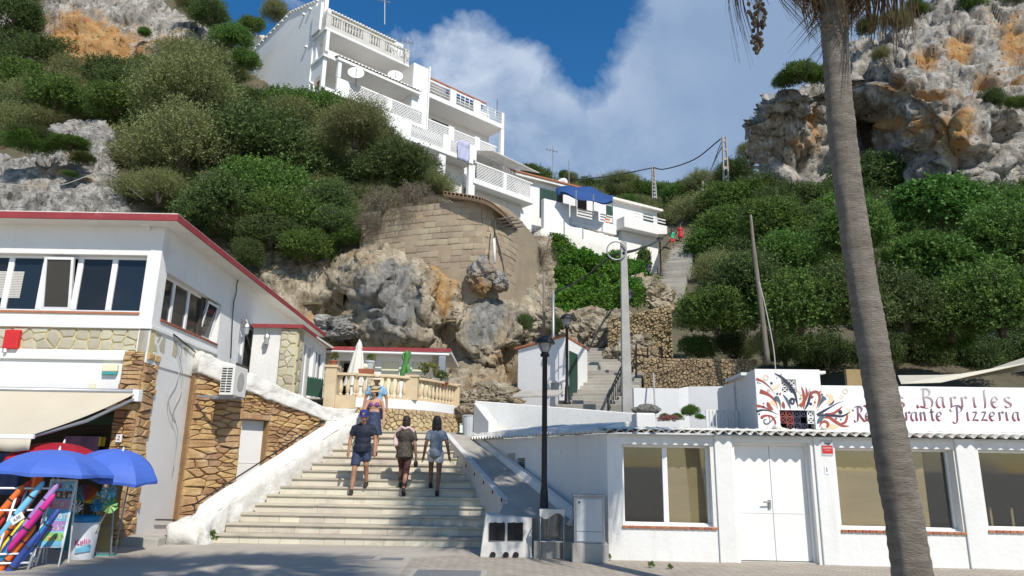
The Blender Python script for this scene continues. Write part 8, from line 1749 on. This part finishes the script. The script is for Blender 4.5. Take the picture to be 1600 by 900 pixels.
def person(label, loc, rz, scale, L, R, skin, garments, hair=None, hat=None, vox=.011, tilt=0.0, lean=0.0, slim=1.0):
    """L/R: dicts with el, wr, kn, an overrides for each side. Facing -Y. garments: list of (name, kind, material)."""
    rt = thing('person', label, 'person', loc, None, rz); rt.scale = (scale,) * 3
    B = rt.matrix_basis.copy(); J = {}
    for s, side, dct in ((1, 'L', L), (-1, 'R', R)):
        for k in ('sh', 'hip', 'el', 'wr', 'kn', 'an'):
            v = dct.get(k); J[k + side] = Vector(v) if v else Vector((JD[k][0] * s * (slim if k in ('sh', 'hip', 'el', 'wr') else 1), JD[k][1], JD[k][2]))
    up = lambda p: Vector((p[0], p[1] - lean * max(0, p[2] - .95), p[2]))
    for k in list(J):
        if k[:2] in ('sh', 'el', 'wr'): J[k] = up(J[k])
    pel, wai, che, nck = [up(JD[k]) for k in ('pel', 'waist', 'chest', 'neck')]; hd = up(JD['head']) + Vector((0, -tilt * .10, -tilt * .03))
    W = slim

    def grow(name, m, build, v, parent=rt, it=9):
        mb = MB(B); build(mb); o = mb.build(name, m, parent, smooth=True, fix=False); r_ = o.modifiers.new('remesh', 'REMESH'); r_.mode = 'VOXEL'; r_.voxel_size = v; r_.use_smooth_shade = True; s_ = o.modifiers.new('smooth', 'SMOOTH'); s_.factor = .5; s_.iterations = it
        if it == 9:
            d_ = o.modifiers.new('folds', 'DISPLACE'); d_.texture = FOLD; d_.strength = .022; d_.mid_level = .5; d_.texture_coords = 'GLOBAL'
        return o

    def torso(mb, g=0.0, lo=True, hi=True):
        if lo: ell(mb, pel, (.160 * W + g, .112 + g, .12 + g)); ell(mb, pel + Vector((0, .035, -.04)), (.145 * W + g, .10 + g, .10 + g))
        ell(mb, wai, (.140 * W + g, .10 + g, .16 + g))
        if hi: ell(mb, che, (.160 * W + g, .115 + g, .17 + g)); [limb(mb, nck + Vector((0, .01, -.045)), .058 + g * .5, J[k_], .050 + g * .6) for k_ in ('shL', 'shR')]

    def arm(mb, s, g=0.0, upto=2.0, rd=True):
        a, b, c = J['sh' + s], J['el' + s], J['wr' + s]
        if upto < 1: limb(mb, a, .050 + g * .7, a.lerp(b, upto), .048 + g * 1.2, round_=False); ell(mb, a, (.051 + g * .7,) * 3)
        else:
            limb(mb, a, .054, b, .040); limb(mb, b, .040, c, .028)
    def hand(mb, s):
        c = J['wr' + s]; d = (c - J['el' + s]).normalized(); sg = 1 if s == 'L' else -1; side = Vector((0, -1, 0)); side = (side - d * side.dot(d)).normalized(); nrm = d.cross(side); h = c + d * .05
        mb.tube([c, c + d * .045, c + d * .09], [.024, .040, .036], 10, flat=.5)
        limb(mb, c + d * .02, .024, c + d * .085, .026)
        for k in range(4): o = side * (.030 - .02 * k); l = (.070, .080, .075, .058)[k]; a = c + d * .085 + o; b = a + d * l * .55; e = b + (d * .75 + nrm * -.5 * sg) * l * .5; limb(mb, a, .0105, b, .010, 8); limb(mb, b, .010, e, .009, 8)
        a = c + d * .03 + side * .03; b = a + (d * .6 + side * .75).normalized() * .04; limb(mb, a, .013, b, .012, 8); limb(mb, b, .012, b + (d * .85 + side * .35).normalized() * .035, .010, 8)

    def leg(mb, s, g=0.0, upto=2.0):
        a, b, c = J['hip' + s], J['kn' + s], J['an' + s]
        if upto <= 1: limb(mb, a, .085 + g, a.lerp(b, upto), .068 + g * 1.4, round_=False); ell(mb, a, (.088 + g,) * 3)
        elif upto < 2: limb(mb, a, .085 + g, b, .058 + g); limb(mb, b, .058 + g, b.lerp(c, upto - 1), .045 + g, round_=False)
        else:
            limb(mb, a, .083, b, .055); cal = b.lerp(c, .32) + Vector((0, .022, 0)); limb(mb, b, .052, cal, .053); limb(mb, cal, .053, c, .034)

    def foot(mb, s, g=0.0):
        c = J['an' + s]; fd = Vector((L if s == 'L' else R).get('foot', (0, -1, -.18))).normalized(); heel = c + Vector((0, .035, -.045)); limb(mb, heel, .036 + g, c + fd * .10 + Vector((0, 0, -.035)), .038 + g); limb(mb, c + fd * .10 + Vector((0, 0, -.035)), .038 + g, c + fd * .165 + Vector((0, 0, -.045)), .027 + g); limb(mb, c, .035 + g, heel, .035 + g)

    def body(mb):
        torso(mb); [arm(mb, s) for s in 'LR']; [hand(mb, s) for s in 'LR']; [leg(mb, s) for s in 'LR']; [foot(mb, s) for s in 'LR']
        limb(mb, nck - Vector((0, 0, .06)), .058, hd - Vector((0, 0, .06)), .050)
        ell(mb, hd + Vector((0, .012, .02)), (.076, .095, .10)); ell(mb, hd + Vector((0, -.028 - tilt * .02, -.05)), (.055, .065, .065)); limb(mb, hd + Vector((0, -.088, .0)), .010, hd + Vector((0, -.105 - tilt * .01, -.028)), .015, 8)
        for s in (-1, 1): ell(mb, hd + Vector((s * .078, .01, -.005)), (.012, .022, .032), 8)
    bo = grow('body', skin, body, vox, it=2)
    for s in (-1, 1): mb = MB(B); ell(mb, hd + Vector((s * .03, -.078, .012)), (.013, .012, .008), 8); mb.build('eye', 'eye', bo, smooth=True)
    mb = MB(B); ell(mb, hd + Vector((0, -.093, -.058)), (.024, .010, .007), 8); mb.build('mouth', 'lips', bo, smooth=True)
    V2 = max(.014, vox)
    for nm, kind, m in garments:
        if kind == 'tshirt':
            def f(mb):
                torso(mb, .020); [arm(mb, s, .018, .62) for s in 'LR']; limb(mb, pel + Vector((0, 0, .05)), .17 * W, pel + Vector((0, 0, -.09)), .165 * W, round_=False)
            grow(nm, m, f, V2)
            if 'polo' in nm:
                mb = MB(B); mb.tube([nck + Vector((math.cos(a) * .07, math.sin(a) * .062 - .005, .0 + .018 * math.sin(a))) for a in [k * 6.2832 / 16 for k in range(17)]], .018, 6); mb.build('collar', m, rt, smooth=True)
        elif kind == 'tunic':
            def f(mb):
                torso(mb, .022); [arm(mb, s, .026, .72) for s in 'LR']; limb(mb, wai, .155, pel + Vector((0, .02, -.14)), .205, round_=False)
            grow(nm, m, f, V2)
        elif kind == 'shorts':
            def f(mb):
                ell(mb, pel, (.168 * W, .122, .11)); [leg(mb, s, .022, .78) for s in 'LR']
            grow(nm, m, f, V2)
        elif kind == 'short_shorts':
            def f(mb):
                ell(mb, pel, (.166 * W, .120, .11)); [leg(mb, s, .018, .5) for s in 'LR']
            grow(nm, m, f, V2)
        elif kind == 'leggings':
            def f(mb):
                ell(mb, pel, (.163 * W, .116, .11)); [leg(mb, s, .008, 1.9) for s in 'LR']
            grow(nm, m, f, V2)
        elif kind == 'bikini':
            def f(mb):
                for s in (-1, 1): ell(mb, che + Vector((s * .068, -.070, .0)), (.078, .058, .068))
                ell(mb, che + Vector((0, 0, -.02)), (.168 * W, .122, .045))
            grow(nm, m, f, .012)
        elif kind == 'skirt':
            grow(nm, m, lambda mb: limb(mb, wai, .15 * W, pel + Vector((0, 0, -.42)), .24 * W, 20, False), V2)
        elif kind == 'towel':
            mb = MB(B); P_ = [J['shL'] + Vector((.03, .02, -.30)), J['shL'] + Vector((.03, .01, -.05)), J['shL'] * .7 + Vector((0, .03, .45)), nck + Vector((0, .07, -.02)), J['shR'] * .7 + Vector((0, .03, .45)), J['shR'] + Vector((-.02, .0, -.05)), J['shR'] + Vector((-.03, -.05, -.40))]
            P_[2] = J['shL'].lerp(nck, .5) + Vector((0, .05, .05)); P_[4] = J['shR'].lerp(nck, .5) + Vector((0, .05, .05)); mb.tube(catmull(P_, 5), .055, 10, flat=.55); mb.build(nm, m, rt, smooth=True)
        elif kind == 'shoes':
            for s in 'LR': grow('shoe', m, lambda mb, s=s: foot(mb, s, .008), .010, it=1)
        elif kind == 'bag':
            h = J['wrR'] + Vector((0, -.02, -.17)); mb = MB(B); ell(mb, h, (.05, .08, .08)); mb.build(nm, m, rt, smooth=True); MB(B).tube([J['wrR'] + Vector((0, 0, -.06)), h], .01, 5).build('bag_strap', m, rt)
        elif kind == 'strap':
            mb = MB(B); mb.tube(catmull([J['shL'] + Vector((-.05, .06, .05)), J['shL'] + Vector((-.09, -.1, .02)), che + Vector((.02, -.145, -.02)), wai + Vector((-.12, -.11, -.05)), pel + Vector((-.2, -.02, .02))], 5), .014, 6, flat=.5); mb.build(nm, m, rt, smooth=True)
    if hair:
        hm, hk = hair

        def f(mb):
            ell(mb, hd + Vector((0, .030, .04)), (.095, .105, .105)); ell(mb, hd + Vector((0, .055, -.02)), (.090, .08, .095))
            if hk == 'bob': ell(mb, hd + Vector((0, .045, -.05)), (.100, .085, .10))
            if hk == 'long':
                for k in range(9): a = rad(20 * k + 10); limb(mb, hd + Vector((.075 * math.cos(a), .03 + .05 * math.sin(a), .0)), .035, hd + Vector((.09 * math.cos(a), .05 + .055 * math.sin(a), -.15 - .02 * (k % 3))), .022, 8)
        grow('hair', hm, f, .010, it=1)
    if hat:
        hk, hm = hat; T = B @ Matrix.Translation(hd + Vector((0, .01, .055))) @ Matrix.Rotation(-tilt * .5 * -1, 4, 'X')
        if hk == 'cap':
            o = MB(T).lathe([(.090, -.03), (.093, .0), (.085, .05), (.06, .075), (.02, .088)], n=20).build('cap', hm, rt, smooth=True); vs = []
            for k in range(9): a = rad(200 + 140 * k / 8); vs += [(.088 * math.cos(a), .09 * math.sin(a), -.01), (.09 * math.cos(a), .09 * math.sin(a) - .07 * math.sin(math.pi * k / 8), -.035)]
            b_ = MB(T).add(vs, [(2 * k, 2 * k + 2, 2 * k + 3, 2 * k + 1) for k in range(8)]).build('peak', hm, o, smooth=True); b_.modifiers.new('thick', 'SOLIDIFY').thickness = .006
            mb = MB(T); mb.box(-.02, .02, -.098, -.092, .01, .04); mb.build('badge', 'p_orange', o)
        else:
            bw_ = .19 if hk == 'wide' else .145
            o = MB(T).lathe([(bw_, -.035), (bw_ * .98, -.03), (.105, -.012), (.098, .0), (.092, .06), (.07, .085), (.03, .092), (.005, .09)], n=24, cap=False).build('hat', hm, rt, smooth=True); o.modifiers.new('thick', 'SOLIDIFY').thickness = .006
            MB(T).lathe([(.101, .002), (.099, .026)], n=24, cap=False).build('hat_band', 'leather', o)
    return rt


st_y = lambda k: Y0 + TREAD * k      # front of step k+1's tread
S = lambda k: RISE * k
# man in navy coming down
person('man in navy polo, dark shorts and blue cap walking down the stairs', (-3.22, 15.62, S(5)), rad(4), 1.045, dict(hip=(.09, 0, .92), kn=(.10, -.02, .62), an=(.11, .16, .255), wr=(.27, -.10, .88), el=(.26, .0, 1.13)), dict(hip=(-.09, 0, .92), kn=(-.12, -.10, .50), an=(-.15, -.12, .10), foot=(0, -1, -.45), wr=(-.27, -.05, .88)), 'skin_tan', [('polo_shirt', 'tshirt', 'cloth_navy'), ('shorts', 'shorts', 'cloth_denim'), ('shoes', 'shoes', 'shoe_dark')], ('hair_grey', 'short'), ('cap', 'cap_blue'), tilt=.6, slim=1.12)
# two women going up
person('woman in a dark patterned tunic with a pink towel around her neck climbing the stairs', (-2.30, 15.72, S(5)), rad(178), .985, dict(kn=(.10, -.24, .62), an=(.09, -.16, .27), el=(.24, -.08, 1.13), wr=(.20, -.24, .95)), dict(kn=(-.07, .06, .50), an=(-.06, .24, .15), foot=(0, -.7, -.7), el=(-.235, .08, 1.11), wr=(-.26, .02, .86)), 'skin_tan', [('leggings', 'leggings', 'leggings'), ('tunic', 'tunic', 'tunic'), ('towel', 'towel', 'cloth_pink'), ('sandals', 'shoes', 'shoe_dark'), ('handbag', 'bag', 'leather')], ('hair_brown', 'bob'), slim=1.0, tilt=.4)
person('dark-haired woman in grey shirt and white shorts climbing the stairs on the right', (-1.62, 15.75, S(5)), rad(184), .985, dict(kn=(.10, -.20, .62), an=(.09, -.12, .26), wr=(.27, -.08, .86)), dict(kn=(-.09, .04, .50), an=(-.07, .14, .10), el=(-.25, .06, 1.13), wr=(-.30, -.02, .88)), 'skin_dark', [('shorts', 'short_shorts', 'cloth_white'), ('shirt', 'tshirt', 'cloth_grey'), ('shoes', 'shoes', 'leather')], ('hair_black', 'long'), slim=.95)
person('woman in straw hat and patterned bikini top walking down behind the man in navy', (-3.32, 17.22, S(10)), rad(-4), .96, dict(el=(.25, .02, 1.12), wr=(.27, -.04, .86)), dict(el=(-.24, -.06, 1.14), wr=(-.20, -.22, .98), kn=(-.1, -.1, .5), an=(-.1, -.08, .1)), 'skin_pale', [('bikini_top', 'bikini', 'bikini'), ('skirt', 'skirt', 'cloth_denim'), ('handbag', 'bag', 'leather'), ('sandals', 'shoes', 'shoe_dark')], ('hair_brown', 'bob'), ('straw', 'straw'), tilt=.5)
person('man in light blue shirt and wide straw hat at the top of the stairs', (-3.45, 18.02, S(12)), rad(2), 1.0, dict(el=(.27, .02, 1.12), wr=(.30, -.06, .87)), dict(el=(-.27, .02, 1.12), wr=(-.30, -.06, .87)), 'skin_tan', [('shirt', 'tshirt', 'cloth_sky'), ('shorts', 'shorts', 'cloth_navy'), ('bag_strap', 'strap', 'cloth_navy'), ('shoes', 'shoes', 'shoe_dark')], ('hair_grey', 'short'), ('wide', 'straw_pale'), slim=1.12, tilt=.5)
far = dict(vox=.035)
p = at(1051, 390, 52); person('far person in green shirt and red shorts on the upper path', p, rad(10), 1.0, dict(kn=(.1, -.12, .5)), {}, 'skin_tan', [('shirt', 'tshirt', 'cloth_green'), ('shorts', 'shorts', 'cloth_red')], ('hair_brown', 'short'), None, **far)
p = at(1064, 381, 54.5); person('far person in red dress higher on the upper path', p, rad(-10), .98, dict(kn=(.1, -.12, .5)), {}, 'skin_tan', [('top', 'tshirt', 'cloth_red'), ('skirt', 'skirt', 'cloth_red')], ('hair_brown', 'bob'), None, **far)
p = at(398, 58, 60); person('person in red shirt on the terrace behind the gable of the apartment block', p, rad(30), 1.0, dict(), {}, 'skin_tan', [('shirt', 'tshirt', 'cloth_red'), ('shorts', 'shorts', 'cloth_navy')], ('hair_grey', 'short'), None, **far)
one(MB(Matrix.Translation(at(402, 60, 60))).box(-1.2, .9, -.6, .6, -3, .0).build('roof_terrace', 'roof_white', bevel=.05), 'small white roof terrace behind the gable of the apartment block', 'terrace')
p = FT.w(FT.px(949, 345, 1.0)[0], 1.0, zb1); person('person in orange on the terrace beside the blue canopy', p, rad(0), 1.0, dict(), {}, 'skin_tan', [('shirt', 'tshirt', 'p_orangered')], ('hair_brown', 'bob'), None, **far)

# ---------------------------------------------------------------- small things on the ground
for (x, y, r, lab) in ((333, 840, .13, 'green weed growing at the left foot of the stairs'), (950, 868, .07, 'small weed beside the concrete base of the cabinet'), (1016, 879, .06, 'small weed at the foot of the wall under the first window'), (1046, 881, .05, 'tiny weed left of the restaurant door'), (760, 852, .05, 'small weed at the right foot of the stairs')):
    p = atz(x, y + 8, 0); t = thing('weed', lab, 'weed', p); mk('foliage', leaf_cloud('foliage', 'leaf_green', int(x), 60, .3, lobes=4, up=.5, per=6), None, t, Matrix.Translation(p + Vector((0, -.05, r * .7))) @ Matrix.Diagonal((r, r * .8, r * 1.2, 1)))
for (x, y, w, d, lab) in ((560, 872, .30, .22, 'small square metal cover in the promenade in front of the stairs'), (612, 874, .22, .18, 'smaller metal cover right of the first on the promenade'), (700, 897, .55, .40, 'large metal cover at the lower edge of the promenade')):
    p = atz(x, y, 0); t = thing('ground_cover', lab, 'manhole cover', (p.x, p.y, .0)); MB(Matrix.Translation((p.x, p.y, .0))).box(-w, w, -d, d, .0012, .006).build('frame', 'concrete', t); MB(Matrix.Translation((p.x, p.y, .0))).box(-w * .86, w * .86, -d * .82, d * .82, .0065, .009).build('plate', 'galvanised', t)
